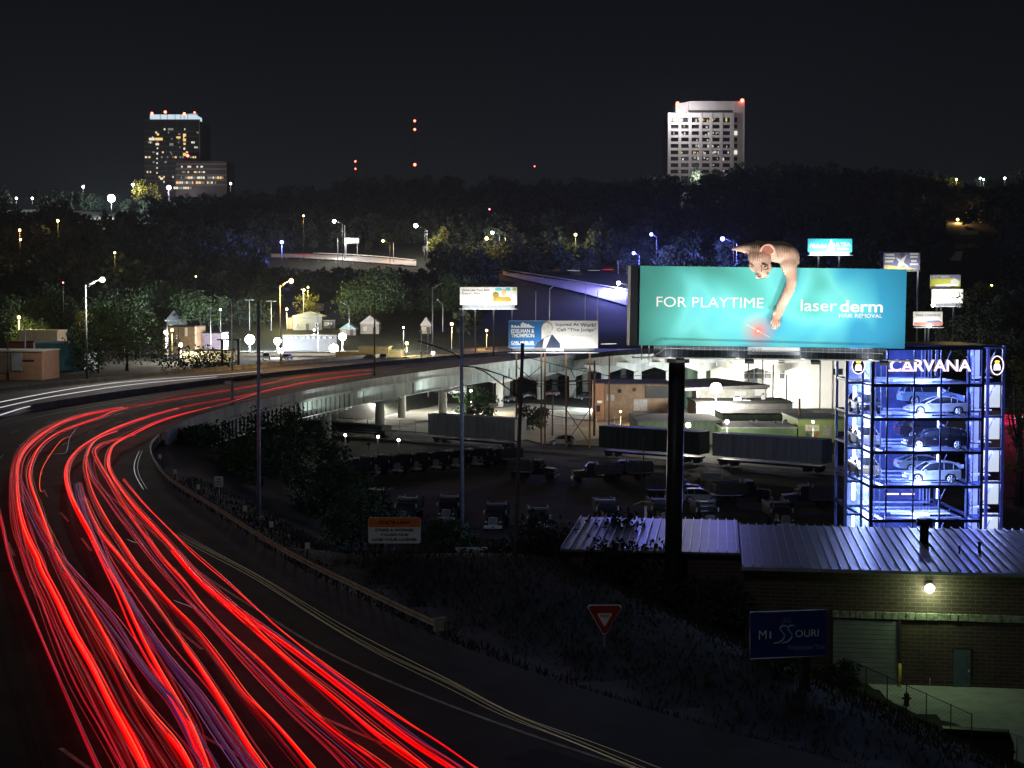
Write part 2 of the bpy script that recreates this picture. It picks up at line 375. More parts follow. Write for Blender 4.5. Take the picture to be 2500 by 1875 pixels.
# guard rail on the embankment
gr = thing('guardrail', 'long dull w-beam steel guardrail along the near right shoulder ending by the yield sign', 'guardrail')
i0 = min(range(NE), key=lambda i: abs(EDGE[i].y - 55)); GR = mat('dusty rail', (.52, .52, .40), .7, .1, .3, 2)
m = MB()
for i in range(i0, iA):
    for a, z in ((-.2, .45), (-.28, .52), (-.2, .6), (-.28, .68), (-.2, .76)): m.v.append(tuple(off(i, a, DZ + z)))
m.f = [(j * 5 + k, (j + 1) * 5 + k, (j + 1) * 5 + k + 1, j * 5 + k + 1) for j in range(iA - i0 - 1) for k in range(4)]; m.sm = [False] * len(m.f)
m.build('rail', GR, gr)
p = off(i0, -.24, 0); q = off(i0 - 1, -.9, 0); MB().box((p.x, p.y, DZ + .6), (.5, .14, .5), .6).build('end_terminal', GR, gr)
for i in range(i0, iA, 1):
    p = off(i, -.42, 0); MB().box((p.x, p.y, DZ + .2), (.10, .12, 1.0)).build('post', BARK, gr)
# white delineators beside the guard rail
for k, (u, v) in enumerate([(391, 1160), (428, 1200), (485, 1237), (599, 1288), (663, 1333), (751, 1391), (369, 1132)]):
    p = G(u, v + 3, 9.3); z = T(p.x, p.y)
    o = thing('delineator_post', ['white reflector post where the bridge parapet begins', 'white reflector post below the noise sign', 'white reflector post at the foot of the bare slope', 'white reflector post near the tall pale pole base', 'white reflector post upslope of the state law sign', 'lowest white reflector post near the state law sign', 'white reflector post farthest up the curve'][k], 'post', (p.x, p.y, z), 0, 'white reflector posts along the curve')
    MB().box((0, 0, .5), (.09, .05, 1.1)).build('post', DSTEEL, o); MB().box((0, -.04, 1.05), (.24, .03, .34)).build('reflector', WHITE, o)
# ------------------------------------------------------------------ light trails: long strands of tail light above the lanes
def em_red(k): return {
    'red': emis('tail light red', (1, .0, .0), 1.0), 'deep': emis('dim tail light red', (1, .0, .006), .17), 'dark': emis('faint tail light red', (1, .0, .02), .06),
    'orange': emis('hot tail light orange', (1, .07, .015), 1.25), 'pink': emis('tail light crimson', (1, .004, .03), .42), 'purple': emis('faint violet light', (.45, .07, .42), .10),
    'violet': emis('thin violet light', (.6, .16, .5), .24), 'white': emis('head light white', (.95, .93, 1), .9), 'dimwhite': emis('dim head light', (.8, .8, .85), .28), 'tan': emis('dull amber light', (.62, .52, .28), .20),
    'farred': emis('distant tail light red', (1, .035, .02), .42), 'fardeep': emis('distant faint tail light', (1, .05, .03), .14)}[k]
rt = random.Random(7)
def lanewise(pts, o_, z, wob, seed):
    r = random.Random(seed); ph = [r.uniform(0, 6.28) for _ in range(3)]; out = []
    for i, p in enumerate(pts):
        t = (pts[min(i + 1, len(pts) - 1)] - pts[max(i - 1, 0)]).normalized(); n = Vector((-t.y, t.x, 0)); s_ = i / 9.
        d = o_ + wob * .7 * (math.sin(s_ * .6 + ph[0]) * .6 + math.sin(s_ * 1.3 + ph[1]) * .25)
        out.append(p + n * d + Vector((0, 0, z + .04 * math.sin(s_ * 1.7 + ph[1]))))
    return out
def trail(label, px, strands, zt=.75, group='red tail-light streaks on the near carriageway', far=None, it=6):
    pts = smooth_path([G(u, v, DZ + zt) for u, v in px], 7, it)
    if pts[0].y > pts[-1].y: pass
    th = thing('light_trail', label, 'light trail', tuple(pts[-1]), 0, group); L = Vector(pts[-1])
    if group.startswith('red') and len(strands) > 1 and 'thin' not in label:
        rx_ = random.Random(len(label) * 7 + 1)
        strands = list(strands) + [(rx_.gauss(0, .22), rx_.uniform(-.25, .15), rx_.uniform(.014, .04), rx_.choice(['deep', 'deep', 'pink', 'deep']), rx_.uniform(.05, .25)) for _ in range(3)]
    for k, (o_, z, r, colr, wob) in enumerate(strands):
        q = lanewise(pts, o_ * .5, z, wob, hash(label) % 1 + k * 13 + len(label))
        spl = [i for i, p in enumerate(q) if p.y < 175]
        c = spl[0] if spl and far and q[0].y > 175 else 0
        parts = [(q[:c + 1], far if colr not in ('purple', 'violet', 'dark', 'deep', 'pink') else 'fardeep'), (q[c:], colr)] if c > 2 else [(q, colr)]
        for seg, cc in parts:
            if len(seg) < 3: continue
            r2 = r * ((.66 if r > .06 else .7) if colr != 'orange' else .5); rr = [r2 * (.55 + .45 * min(1, j / 6.) * min(1, (len(seg) - 1 - j) / 3. + .4)) * (.88 + .15 * math.sin(j * .12 + k)) for j in range(len(seg))]
            MB().tube([p - L for p in seg], rr, 6, .45).build('strand', em_red(cc), th)
FARA = [(905, 903), (800, 912), (700, 926), (640, 940)]
FARB = [(905, 912), (800, 925), (700, 943), (640, 957)]
A = [(504, 956), (431, 964), (325, 989), (212, 1009), (143, 1031), (90, 1056), (46, 1099), (31, 1148), (28, 1201), (36, 1264), (50, 1331), (71, 1400), (97, 1456), (145, 1577), (194, 1681), (243, 1768), (298, 1875), (330, 1940)]
trail('crimson streak along the outer side of the left bundle, curving round to the bridge', FARA + A, [(0, 0, .055, 'pink', .08), (-.35, .05, .03, 'deep', .15), (.3, .1, .03, 'pink', .2)], far='farred')
trail('single thin crimson streak running down the leftmost side of the road', [(-45, 1130), (-20, 1190), (0, 1258), (17, 1337), (36, 1400), (69, 1484), (118, 1601), (173, 1726), (239, 1875), (270, 1940)], [(0, 0, .09, 'pink', .03), (.1, .05, .04, 'deep', .05)])
Bm = [(300, 994), (212, 1012), (150, 1032), (100, 1062), (62, 1095), (43, 1132), (40, 1182), (46, 1248), (63, 1308), (90, 1361), (100, 1390), (139, 1466), (173, 1543), (222, 1629), (270, 1726), (312, 1802), (346, 1875), (375, 1940)]
trail('widest red bundle with a bright orange core on the left side of the road', Bm, [(0, 0, .16, 'red', .05), (.05, .12, .045, 'orange', .06), (.28, .02, .09, 'red', .12), (-.35, .0, .1, 'deep', .15), (-.6, -.1, .12, 'dark', .2), (-.85, -.1, .08, 'deep', .25), (.55, -.1, .1, 'deep', .2)], far='farred')
C1 = [(325, 992), (252, 1016), (186, 1039), (139, 1059), (99, 1089), (80, 1122), (71, 1155), (76, 1188), (93, 1235), (109, 1281), (129, 1334), (149, 1380), (194, 1449), (239, 1525), (277, 1594), (319, 1674), (374, 1750), (433, 1820), (470, 1885), (500, 1940)]
trail('red streak with orange upper end second from the left, turning brightest in mid curve', FARA + C1, [(0, 0, .13, 'red', .05), (.03, .1, .04, 'orange', .05), (-.3, 0, .08, 'deep', .15), (.35, -.1, .1, 'dark', .2)], far='farred')
C2 = [(86, 1250), (110, 1300), (140, 1370), (180, 1450), (230, 1540), (285, 1630), (335, 1720), (390, 1800), (440, 1875), (480, 1940)]
trail('faint dark red haze of streaks filling the gap inside the left bundle', C2, [(0, 0, .1, 'deep', .2), (-.4, 0, .09, 'deep', .25), (.4, 0, .06, 'pink', .25), (-.8, 0, .07, 'dark', .2), (.7, 0, .05, 'deep', .2), (-1.2, 0, .05, 'deep', .2)])
V1 = [(40, 1160), (70, 1230), (115, 1320), (166, 1387), (243, 1473), (295, 1543), (333, 1601), (381, 1664), (419, 1705), (457, 1768), (500, 1850), (545, 1940)]
trail('violet streaks crossing between the left bundle and the second lane', V1, [(0, 0, .02, 'violet', .15), (.3, 0, .1, 'purple', .25), (-.2, .1, .015, 'violet', .2), (-.45, 0, .1, 'purple', .2), (.15, .1, .03, 'pink', .3)])
D1 = [(560, 973), (464, 989), (365, 1016), (282, 1046), (225, 1075), (186, 1102), (166, 1132), (162, 1165), (172, 1208), (196, 1258), (219, 1298), (239, 1341), (265, 1394), (295, 1449), (329, 1522), (367, 1595), (409, 1667), (461, 1761), (485, 1820), (506, 1875), (535, 1950)]
trail('bold red streak down the second lane, brightest in the centre foreground', FARB + D1, [(0, 0, .14, 'red', .05), (.04, .12, .04, 'orange', .05), (-.3, 0, .07, 'red', .1), (.25, -.05, .08, 'deep', .15), (.45, -.1, .06, 'deep', .15)], far='farred')
V2 = [(190, 1180), (205, 1240), (235, 1310), (260, 1369), (329, 1484), (398, 1588), (485, 1692), (554, 1792), (613, 1875), (650, 1940)]
trail('broad violet haze of streaks between the second and third lanes', V2, [(0, 0, .12, 'purple', .2), (.25, .1, .02, 'violet', .2), (-.3, 0, .11, 'purple', .25), (-.6, 0, .025, 'violet', .2), (.5, 0, .04, 'pink', .25), (-.15, .1, .018, 'violet', .15)])
E1 = [(288, 1052), (250, 1066), (225, 1084), (212, 1115), (211, 1148), (225, 1198), (245, 1241), (272, 1288), (295, 1321), (333, 1380), (381, 1435), (426, 1484), (485, 1543), (554, 1633), (600, 1695), (640, 1735), (695, 1794), (764, 1875), (810, 1940)]
trail('orange-red streak down the third lane, thickening towards the camera', E1, [(0, 0, .10, 'red', .04), (0, .1, .03, 'orange', .04), (-.22, -.05, .09, 'deep', .1), (-.42, -.05, .06, 'dark', .1)], far='farred')
E2 = [(205, 1215), (230, 1275), (256, 1318), (291, 1362), (340, 1425), (381, 1480), (430, 1549), (475, 1612), (520, 1681), (568, 1757), (606, 1820), (650, 1885), (690, 1950)]
trail('red streak that leaves the second lane and widens left of the third lane', E2, [(0, 0, .11, 'red', .04), (.05, .1, .035, 'orange', .05), (.3, 0, .06, 'deep', .15), (-.28, 0, .08, 'dark', .15)])
F1 = [(560, 983), (481, 1003), (398, 1026), (332, 1056), (288, 1079), (269, 1102), (265, 1138), (282, 1175), (308, 1211), (338, 1248), (381, 1294), (424, 1341), (478, 1404), (540, 1462), (589, 1505), (640, 1552), (720, 1625), (809, 1695), (907, 1780), (980, 1835), (1033, 1875), (1110, 1935)]
trail('red band down the fourth lane with a thin pink line on its edge', FARB + F1, [(0, 0, .12, 'red', .05), (-.22, .05, .08, 'red', .08), (.28, .1, .03, 'pink', .06), (.06, .1, .025, 'orange', .05), (-.45, 0, .06, 'deep', .12)], far='farred')
F2 = [(330, 1062), (265, 1078), (232, 1096), (239, 1125), (265, 1168), (298, 1225), (332, 1274), (361, 1314), (398, 1366), (450, 1421), (485, 1466), (527, 1512), (573, 1560), (642, 1624), (703, 1685), (768, 1743), (834, 1798), (907, 1853), (960, 1895), (1010, 1940)]
trail('narrow red streak on the inner side of the fourth lane, splitting near the curve', F2, [(0, 0, .07, 'red', .05), (.0, .1, .025, 'orange', .05), (-.35, 0, .05, 'pink', .1), (.2, 0, .04, 'deep', .15)])
F3 = [(212, 1110), (222, 1160), (250, 1200), (290, 1255), (345, 1325), (400, 1395), (455, 1460), (520, 1530), (590, 1605), (660, 1680), (730, 1752), (800, 1815), (862, 1875), (920, 1940)]
trail('dim crimson streaks in the dark gap beside the fourth lane', F3, [(0, 0, .05, 'deep', .15), (.3, 0, .02, 'violet', .15), (-.3, 0, .04, 'pink', .12)])
H1 = [(300, 1170), (351, 1231), (398, 1278), (448, 1328), (485, 1362), (554, 1421), (640, 1500), (683, 1538), (785, 1619), (886, 1692), (988, 1761), (1070, 1814), (1159, 1875), (1250, 1935)]
trail('rightmost thin orange-red streak nearest the shoulder', H1, [(0, 0, .055, 'red', .03), (0, .06, .018, 'orange', .03), (.14, 0, .04, 'pink', .05)])
H2 = [(420, 1345), (460, 1390), (500, 1428), (560, 1474), (622, 1519), (744, 1610), (866, 1703), (988, 1795), (1070, 1850), (1110, 1880), (1180, 1935)]
trail('wide red band between the rightmost streak and the fourth lane', H2, [(0, 0, .13, 'red', .05), (.32, 0, .05, 'pink', .08), (-.2, 0, .06, 'red', .06), (.55, -.05, .07, 'purple', .1)])
for k, (l, px) in enumerate([('upper white headlight streak on the far carriageway', [(-30, 986), (0, 981), (90, 964), (199, 946), (332, 930), (530, 915), (640, 905)]), ('middle white headlight streak on the far carriageway', [(-30, 1002), (0, 996), (99, 973), (199, 956), (332, 937), (530, 920)]), ('lower short white headlight streak on the far carriageway', [(-30, 1020), (0, 1013), (66, 993), (133, 982), (200, 970)])]):
    trail(l, px, [(0, 0, .11, 'white', .03), (.5, 0, .08, 'dimwhite', .05)], .7, 'white headlight streaks on the far carriageway')
trail('four thin dull amber lines along the right shoulder below the guardrail', [(430, 1302), (500, 1340), (622, 1405), (744, 1483), (866, 1556), (988, 1617), (1110, 1675), (1240, 1745), (1400, 1806), (1567, 1872), (1680, 1915)],
      [(-.45, 0, .016, 'tan', .01), (-.15, 0, .014, 'tan', .01), (.15, 0, .014, 'tan', .01), (.5, 0, .016, 'tan', .01)], .5, 'amber lines on the shoulder')
trail('short orange squiggle of light inside the left curve', [(174, 1066), (152, 1074), (128, 1102), (104, 1140), (97, 1170), (98, 1198), (106, 1202)], [(0, 0, .05, 'orange', .02)], .6, 'stray light squiggles on the bend', it=2)
trail('small pale squiggle of light at the top of the left curve', [(128, 1106), (155, 1106), (165, 1098), (172, 1068), (190, 1045)], [(0, 0, .02, 'dimwhite', .1)], .6, 'stray light squiggles on the bend', it=1)
trail('pale curved line of light by the start of the bridge parapet', [(340, 1100), (328, 1130), (331, 1160), (350, 1196)], [(0, 0, .05, 'dimwhite', .02), (.5, 0, .02, 'dimwhite', .02)], .6, 'stray light squiggles on the bend', it=2)
trail('short white spark of light in the middle of the third lane', [(425, 1468), (440, 1473), (458, 1476), (472, 1482)], [(0, 0, .02, 'dimwhite', .03)], .6, 'stray light squiggles on the bend', it=1)
trail('pale wavering line of light in mid road beside the fourth lane', [(310, 1318), (325, 1324), (350, 1326)], [(0, 0, .03, 'dimwhite', .03)], .6, 'stray light squiggles on the bend', it=1)
# ------------------------------------------------------------------ foliage
def leaves(rs, blobs, n, size, dens_edge=.55):
    """n leaf quads spread through ellipsoid blobs [(cx,cy,cz,rx,ry,rz)]"""
    B = np.array(blobs); w = B[:, 3] * B[:, 4] * B[:, 5]; w = w ** .8; k = rs.choice(len(B), n, p=w / w.sum())
    d = rs.normal(size=(n, 3)); d /= np.linalg.norm(d, axis=1)[:, None]; r = rs.uniform(0, 1, n) ** dens_edge
    c = B[k, :3] + d * B[k, 3:6] * r[:, None] * rs.uniform(.85, 1.12, (n, 1))
    a = rs.normal(size=(n, 3)); a /= np.linalg.norm(a, axis=1)[:, None]; b = np.cross(a, rs.normal(size=(n, 3))); b /= np.linalg.norm(b, axis=1)[:, None]
    s = size * rs.uniform(.5, 1.3, (n, 1)); a = a * s; b = b * s * .6
    return np.stack([c - a, c - b * .9, c + a, c + b], 1).reshape(-1, 3)
def leafmesh(name, V, m, parent=None):
    me = bpy.data.meshes.new(name); n = len(V); q = n // 4
    me.vertices.add(n); me.vertices.foreach_set('co', V.ravel()); me.loops.add(n); me.loops.foreach_set('vertex_index', np.arange(n, dtype=np.int32))
    me.polygons.add(q); me.polygons.foreach_set('loop_start', np.arange(q, dtype=np.int32) * 4); me.polygons.foreach_set('loop_total', np.full(q, 4, np.int32))
    me.update(calc_edges=True); me.materials.append(m); o = bpy.data.objects.new(name, me); COL.objects.link(o)
    if parent: o.parent = parent
    return o
def crown_blobs(rs, h, w, z0, k):
    out = [(0, 0, z0 + (h - z0) * .5, w * .34, w * .34, (h - z0) * .42)]
    for _ in range(k):
        a = rs.uniform(0, 6.28); z = rs.uniform(.12, .92); rr = w * .5 * math.sqrt(max(.08, 1 - (2 * z - .9) ** 2)) * rs.uniform(.5, .85); s = w * rs.uniform(.12, .22)
        out.append((rr * math.cos(a), rr * math.sin(a), z0 + (h - z0) * z, s, s, s * .8))
    return out
def tree(label, x, y, h, w, seed, m=LEAF, n=1600, size=.45, z0=None, z=None, group=None, cat='tree', name='tree'):
    rs = np.random.RandomState(seed); z = T(x, y) if z is None else z; z0 = h * .22 if z0 is None else z0
    o = thing(name, label, cat, (x, y, z), 0, group)
    b = MB(); b.tube([(0, 0, -.4), (.1, 0, h * .3), (.0, .1, h * .75)], [h * .028 + .05, h * .02 + .03, .05], 8)
    for k in range(5):
        a = rs.uniform(0, 6.28); q = rs.uniform(.25, .5) * h; b.tube([(0, 0, q), (math.cos(a) * w * .2, math.sin(a) * w * .2, q + h * .12), (math.cos(a) * w * .36, math.sin(a) * w * .36, q + h * .3)], [h * .012 + .02, h * .008 + .01, .02], 5)
    b.build('trunk', BARK, o); leafmesh('crown', leaves(rs, crown_blobs(rs, h, w, z0, 16), n, size), m, o); return o
def tree_px(label, u, vb, vt, wpx, Y, seed, **k):
    """tree standing at distance Y whose crown top is seen at vt and whose width is wpx"""
    x = P(u, vb, Y).x; z = P(u, vb, Y).z; zt = T(x, Y); z = min(z, zt) if not k.pop('free', False) else z
    top = P(u, vt, Y).z
    return tree(label, x, Y, top - z, wpx * Y / F, seed, z=z, **k)
# the far wooded hill: one mass
def proj(x, y, z):
    d = Vector((x, y, z - EYE)); c, s = math.cos(PITCH), math.sin(PITCH); f = d.y * c - d.z * s; up = d.y * s + d.z * c
    return U0 + F * d.x / f, V0 - F * up / f
CLEAR = [(668, 605, 1040, 650, 668), (1228, 672, 1560, 775, 590), (185, 470, 330, 512, 860), (2330, 555, 2420, 620, 720), (2330, 655, 2385, 740, 640), (660, 715, 810, 790, 540), (1500, 675, 1530, 705, 540), (1970, 575, 2085, 640, 490), (1460, 650, 1500, 668, 578)]
far = [ # u v Y col r power arm label
 (816, 540, 640, 'w', .95, 14000, -3.5, 'bright white lamp left of the hill road sign'), (1015, 551, 640, 'w', 1.15, 16000, -4, 'brightest white lamp on the hill road'),
 (1202, 568, 620, 'w', .8, 9000, -3, 'white lamp beside an amber one right of the hill road'), (1510, 691, 540, 'w', .9, 10000, -4, 'white lamp over the blue-lit ramp'),
 (741, 527, 660, 'o', .5, 3000, 0, 'thin amber lamp high left of the hill road'), (935, 588, 640, 'o', .7, 4000, -3, 'amber lamp between the two bright hill road lamps'),
 (1188, 582, 600, 'o', .85, 6000, -3, 'amber lamp just below the white one right of the hill road'), (1405, 573, 600, 'y', .75, 5000, 0, 'yellow lamp alone above the ramp'),
 (48, 562, 560, 'o', .6, 5000, 0, 'amber lamp on a lit pole at the far left edge of the hill'), (141, 539, 640, 'o', .75, 3000, 0, 'amber lamp on the left hillside'), (50, 585, 555, 'o', .5, 0, 0, 'lower amber lamp at the far left edge of the hill'),
 (688, 591, 600, 'b', 1.0, 22000, 0, 'blue lamp at the left end of the hill road'), (1590, 572, 560, 'b', .85, 16000, -2, 'blue lamp above the left end of the turquoise billboard'), (1764, 583, 540, 'b', 1.1, 26000, -4, 'largest blue lamp, left of the cat ear'),
 (1547, 618, 530, 'b', .8, 30000, -2, 'blue lamp just over the corner of the turquoise billboard'),
 (272, 484, 860, 'c', 2.6, 80000, 0, 'brilliant white flood lamp on the left ridge'), (412, 458, 940, 'p', 1.7, 20000, 0, 'pinkish white lamp at the foot of the left tower'), (203, 456, 930, 'p', 1.0, 4000, 0, 'small pinkish lamp on the left ridge'),
 (40, 484, 900, 'p', .9, 3000, 0, 'small pinkish lamp at the far left of the ridge'), (79, 484, 900, 'c', .8, 3000, 0, 'small cold lamp left of the brilliant ridge lamp'), (563, 448, 940, 'p', .9, 2000, 0, 'small pink lamp right of the left tower'),
 (325, 451, 945, 'w', 1.1, 9000, 0, 'white lamp behind pale foliage left of the left tower'), (610, 829, 430, 'c', 1.7, 16000, 0, 'large cold floodlight over the rail yard, leftmost'), (678, 833, 430, 'c', 1.35, 12000, 0, 'second cold floodlight over the rail yard'),
 (685, 856, 380, 'w', 1.0, 6000, 0, 'white floodlight below the second cold one'), (815, 851, 400, 'w', 1.55, 14000, 0, 'largest white floodlight by the yellow wall'), (836, 822, 425, 'w', 1.35, 9000, 0, 'white floodlight above the largest one'),
 (405, 811, 350, 'w', .62, 2500, 0, 'yard lamp beside the dark leafy tree'), (420, 806, 360, 'y', .45, 1500, 0, 'small yellow yard lamp next to the brick shop'), (441, 842, 345, 'w', .6, 3000, 0, 'low white lamp in front of the brick shop'),
 (46, 775, 380, 'y', .5, 4000, 0, 'yellow-white lamp on a pole at the far left among lit bushes'), (700, 755, 470, 'y', .5, 4000, 0, 'small yellow lamp on a utility pole above the sheds'),
 (752, 702, 480, 'y', .4, 5000, 0, 'small yellow lamp lighting the slope above the gabled shed'), (1103, 791, 440, 'o', .6, 3000, 0, 'amber lamp under the best friend billboard'), (1188, 807, 430, 'o', .45, 2000, 0, 'small amber lamp left of the injury billboard'),
 (993, 838, 390, 'y', .55, 3500, 0, 'yellow lamp by the dark red parapet of the bridge'), (1057, 862, 370, 'w', .55, 4000, 0, 'low white lamp just above the bridge deck'),
 (1748, 948, 279, 'w', 1.35, 9000, 0, 'huge white floodlight on the warehouse roof behind the billboard pole'), (1680, 1038, 236, 'w', .55, 3600, 0, 'white wall lamp beside the billboard pole'),
 (2335, 438, 900, 'y', .8, 5000, 0, 'yellow lamp near the top of the right ridge'), (2393, 435, 905, 'c', .7, 1500, 0, 'first of two close white lamps on the right ridge'), (2401, 438, 905, 'c', .7, 1500, 0, 'second of two close white lamps on the right ridge'),
 (2453, 435, 905, 'c', .8, 1500, 0, 'white lamp farthest right on the ridge'), (2338, 536, 720, 'o', .8, 7000, 0, 'amber lamp above the pale stone steps on the right slope'), (2410, 583, 680, 'c', 1.0, 7000, 0, 'white lamp among bushes on the right slope'),
 (2420, 697, 560, 'y', .6, 4000, 0, 'yellowish lamp above the brick house at right'), (1195, 511, 700, 'r', .5, 0, 0, 'small red lamp alone on the dark hill'), (280, 617, 520, 'y', .45, 1500, 0, 'tiny yellow lamp on the left hillside'),
 (154, 690, 440, 'r', .3, 0, 0, 'tiny red lamp left of the tall steel street lamp'), (538, 756, 450, 'p', .4, 0, 0, 'tiny pink lamp behind the rail yard pole'), (478, 675, 500, 'o', .3, 0, 0, 'tiny amber lamp on the dark slope below the left tower')]
LAMPPOS = [(q[0], q[1], q[2]) for q in far if q[2] > 450]
rs = np.random.RandomState(11); chunks = []; ntree = 0
while ntree < 3100:
    near_ = ntree > 1500; mid_ = ntree > 2400
    y = 455 + ((rs.uniform() ** .8) * 490 if not near_ else rs.uniform() * 270); x = rs.uniform(-.42, .42) * y * 1.05
    if mid_: y = rs.uniform(500, 665); x = rs.uniform(-.20, .09) * y
    z = T(x, y); h = rs.uniform(9, 17) if not near_ else rs.uniform(4.5, 10); w = h * rs.uniform(.7, 1.05)
    u, v = proj(x, y, z + h); u2, v2 = proj(x, y, z); hw = w * .5 * F / y
    if u < -80 or u > 2600: continue
    if 380 < u < 1130 and y < 502: continue
    if u > 1120 and u < 1500 and v2 > 830: continue
    if any(u + hw > a and u - hw < c and v < d_ and v2 > b_ and y < yd + 14 for a, b_, c, d_, yd in CLEAR): continue
    if any(abs(u - lu) < hw + 5 and v < lv + 8 and v2 > lv and y < lY + 3 for lu, lv, lY in LAMPPOS): continue
    bl = [(x + a_, y + b_, z + c_, p_, q_, r_) for a_, b_, c_, p_, q_, r_ in crown_blobs(rs, h, w, h * .08, 7)]
    chunks.append(leaves(rs, bl, 170 if near_ else 220, .75 if near_ else 1.0, .5)); ntree += 1
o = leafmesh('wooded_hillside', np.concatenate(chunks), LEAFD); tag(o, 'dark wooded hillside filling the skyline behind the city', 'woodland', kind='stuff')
# ------------------------------------------------------------------ radio masts with red beacons
REDL = emis('red beacon', (1, .09, .05), 14)
def mast(label, u, vbase, vt, Y, beacons):
    b_ = P(u, vbase, Y); t = P(u, vt, Y); o = thing('radio_mast', label, 'radio mast', tuple(b_), 0, 'red lit masts on the horizon'); H = t.z - b_.z; b = MB()
    for k in range(3):
        a = k * 2.094; b.cyl((math.cos(a) * .9, math.sin(a) * .9, 0), (math.cos(a) * .5, math.sin(a) * .5, H), .12, .1, 5)
    z = 0
    while z < H - 4: b.cyl((.9, 0, z), (-.4, .7, z + 4), .07, n=4); b.cyl((-.4, .7, z), (-.4, -.7, z + 4), .07, n=4); z += 4
    b.build('lattice', mat('mast steel', (.05, .05, .055), .6), o)
    for v, s in beacons: MB().ball((0, 0, P(u, v, Y).z - b_.z), s).build('beacon', REDL, o)
mast('tallest dark radio mast, carrying three red beacons in the middle of the sky', 1013, 470, 292, 1400, [(295, 1.1), (316, 1.1), (402, 1.3)])
mast('radio mast with two close red beacons left of the tallest mast', 868, 470, 390, 1500, [(394, .9), (412, .8)])
mast('shortest radio mast with one faint red beacon right of the tallest mast', 1305, 470, 402, 1600, [(406, .7)])
# ------------------------------------------------------------------ left office tower
TB = mat('dark office cladding', (.035, .034, .032), .5, 0, .3, .1); BAND = mat('pale spandrel', (.085, .085, .08), .7, 0, .2, .3)
LW = emis('lit window warm', (1, .62, .22), 1.1); LWW = emis('lit window pale', (1, .93, .75), .9); LDIM = emis('lit window dim', (.85, .85, .75), .22)
ot = thing('office_tower', 'dark office tower with glowing glass crown and a lower lit wing, on the left skyline', 'office tower', (0, 0, 0)); Yt = 1000
def qx(u, v, Y=Yt, dy=0): p = P(u, v, Y); return (p.x, p.y + dy, p.z)
def pane(name, m, u0, v0, u1, v1, Y, par, th=.5):
    a = P(u0, v0, Y); b = P(u1, v1, Y); return MB().box(((a.x + b.x) / 2, Y, (a.z + b.z) / 2), (abs(b.x - a.x), th, abs(a.z - b.z))).build(name, m, par)
def block(name, m, u0, v0, u1, v1, Y, dep, par):
    a = P(u0, v0, Y); b = P(u1, v1, Y); return MB().box(((a.x + b.x) / 2, Y + dep / 2, (a.z + b.z) / 2), (abs(b.x - a.x), dep, abs(a.z - b.z))).build(name, m, par)
block('wall', TB, 352, 295, 488, 480, Yt, 36, ot)
a = P(488, 295, Yt); b_ = P(511, 303, Yt + 30); MB().add([(a.x, Yt, a.z), (b_.x, Yt + 30, a.z), (b_.x, Yt + 30, 30), (a.x, Yt, 30)], [(0, 1, 2, 3)]).build('side_wall', TB, ot)
block('wing_wall', TB, 429, 393, 554, 480, Yt - 30, 28, ot)
fl = ot
CR = emis('crown glow', (.62, .80, .90), .95)
c_ = block('crown', CR, 366, 279.5, 478, 291, Yt + 4, 20, ot)
for u in (391, 408, 427, 441, 449, 458): pane('mullion', BAND, u, 279.4, u + .9, 291, Yt + 3.4, c_)
p0, p1 = P(451, 279, Yt + 4), P(478, 275, Yt + 4); MB().prism([(p0.x, p0.z), (p1.x, p0.z), (p1.x, p1.z)], Yt + 4, Yt + 10).build('crown_fin', emis('crown fin glow', (.35, .5, .65), .4), ot)
for u, v in ((371, 277), (403.5, 273.5), (450, 277.5), (475, 274.5), (458, 380)):
    MB().ball(qx(u, v, Yt - (0 if v < 300 else 32)), .9 if u != 475 else .6).build('beacon', REDL, ot)
for k, y in enumerate((430, 600, 683, 765, 847, 928, 1003, 1082, 1163, 1243, 1323, 1400)):
    v = 230 + y / 6.64
    pane('floor_band', BAND, 352, v - 1.3 - (2 if k == 0 else 0), 488, v + 1.3, Yt - .4, ot)
for u in (378.5, 405, 432, 455): pane('pilaster', BAND, u, 296, u + 1, 470, Yt - .55, ot)
pane('corner_pier', mat('tower corner', (.2, .2, .19)), 486, 296, 489, 385, Yt - .6, ot)
for v in (401, 413, 428, 440, 452): pane('wing_band', mat('wing spandrel', (.13, .11, .08), .7), 429, v - 2.6, 554, v + 1.2, Yt - 30.4, ot)
wn = [(383, 326, 5, 5, LW), (364, 337, 14, 6, LWW), (379, 337, 18, 6, LW), (380, 350, 8, 5, LWW), (383, 361, 3, 3, LWW), (382, 373, 4, 5, LWW), (382, 386, 3, 3, LWW), (382, 397, 3, 3, LWW), (382, 409, 3, 3, LWW), (382, 421, 3, 3, LWW), (391, 434, 7, 5, LWW),
      (400, 314, 4, 4, LWW), (410, 313.5, 13, 5, LDIM), (435, 326, 5, 4, LDIM), (447, 327, 7, 7, LW), (447, 339, 7, 6, LW), (448, 349, 5, 5, LW), (448, 361, 4, 5, LWW), (447, 374, 7, 7, LW), (450, 314, 2, 4, LWW), (435, 338, 3, 4, LDIM), (418, 338, 3, 3, LDIM), (414, 350, 9, 6, LDIM), (418, 374, 2, 4, LDIM)]
for u, v, w, h, m_ in wn: pane('lit_window', m_, u, v - .5, u + w, v + h - .5, Yt - .5, ot)
rw = random.Random(5)
for _ in range(60):
    j = rw.randrange(11); u = rw.uniform(354, 484); v = 230 + (620 + j * 80) / 6.64
    if v < 460: pane('lit_window', rw.choice([LDIM, LDIM, LW, LWW]), u, v - 2, u + rw.uniform(1.5, 5), v + 2.2, Yt - .6, ot)
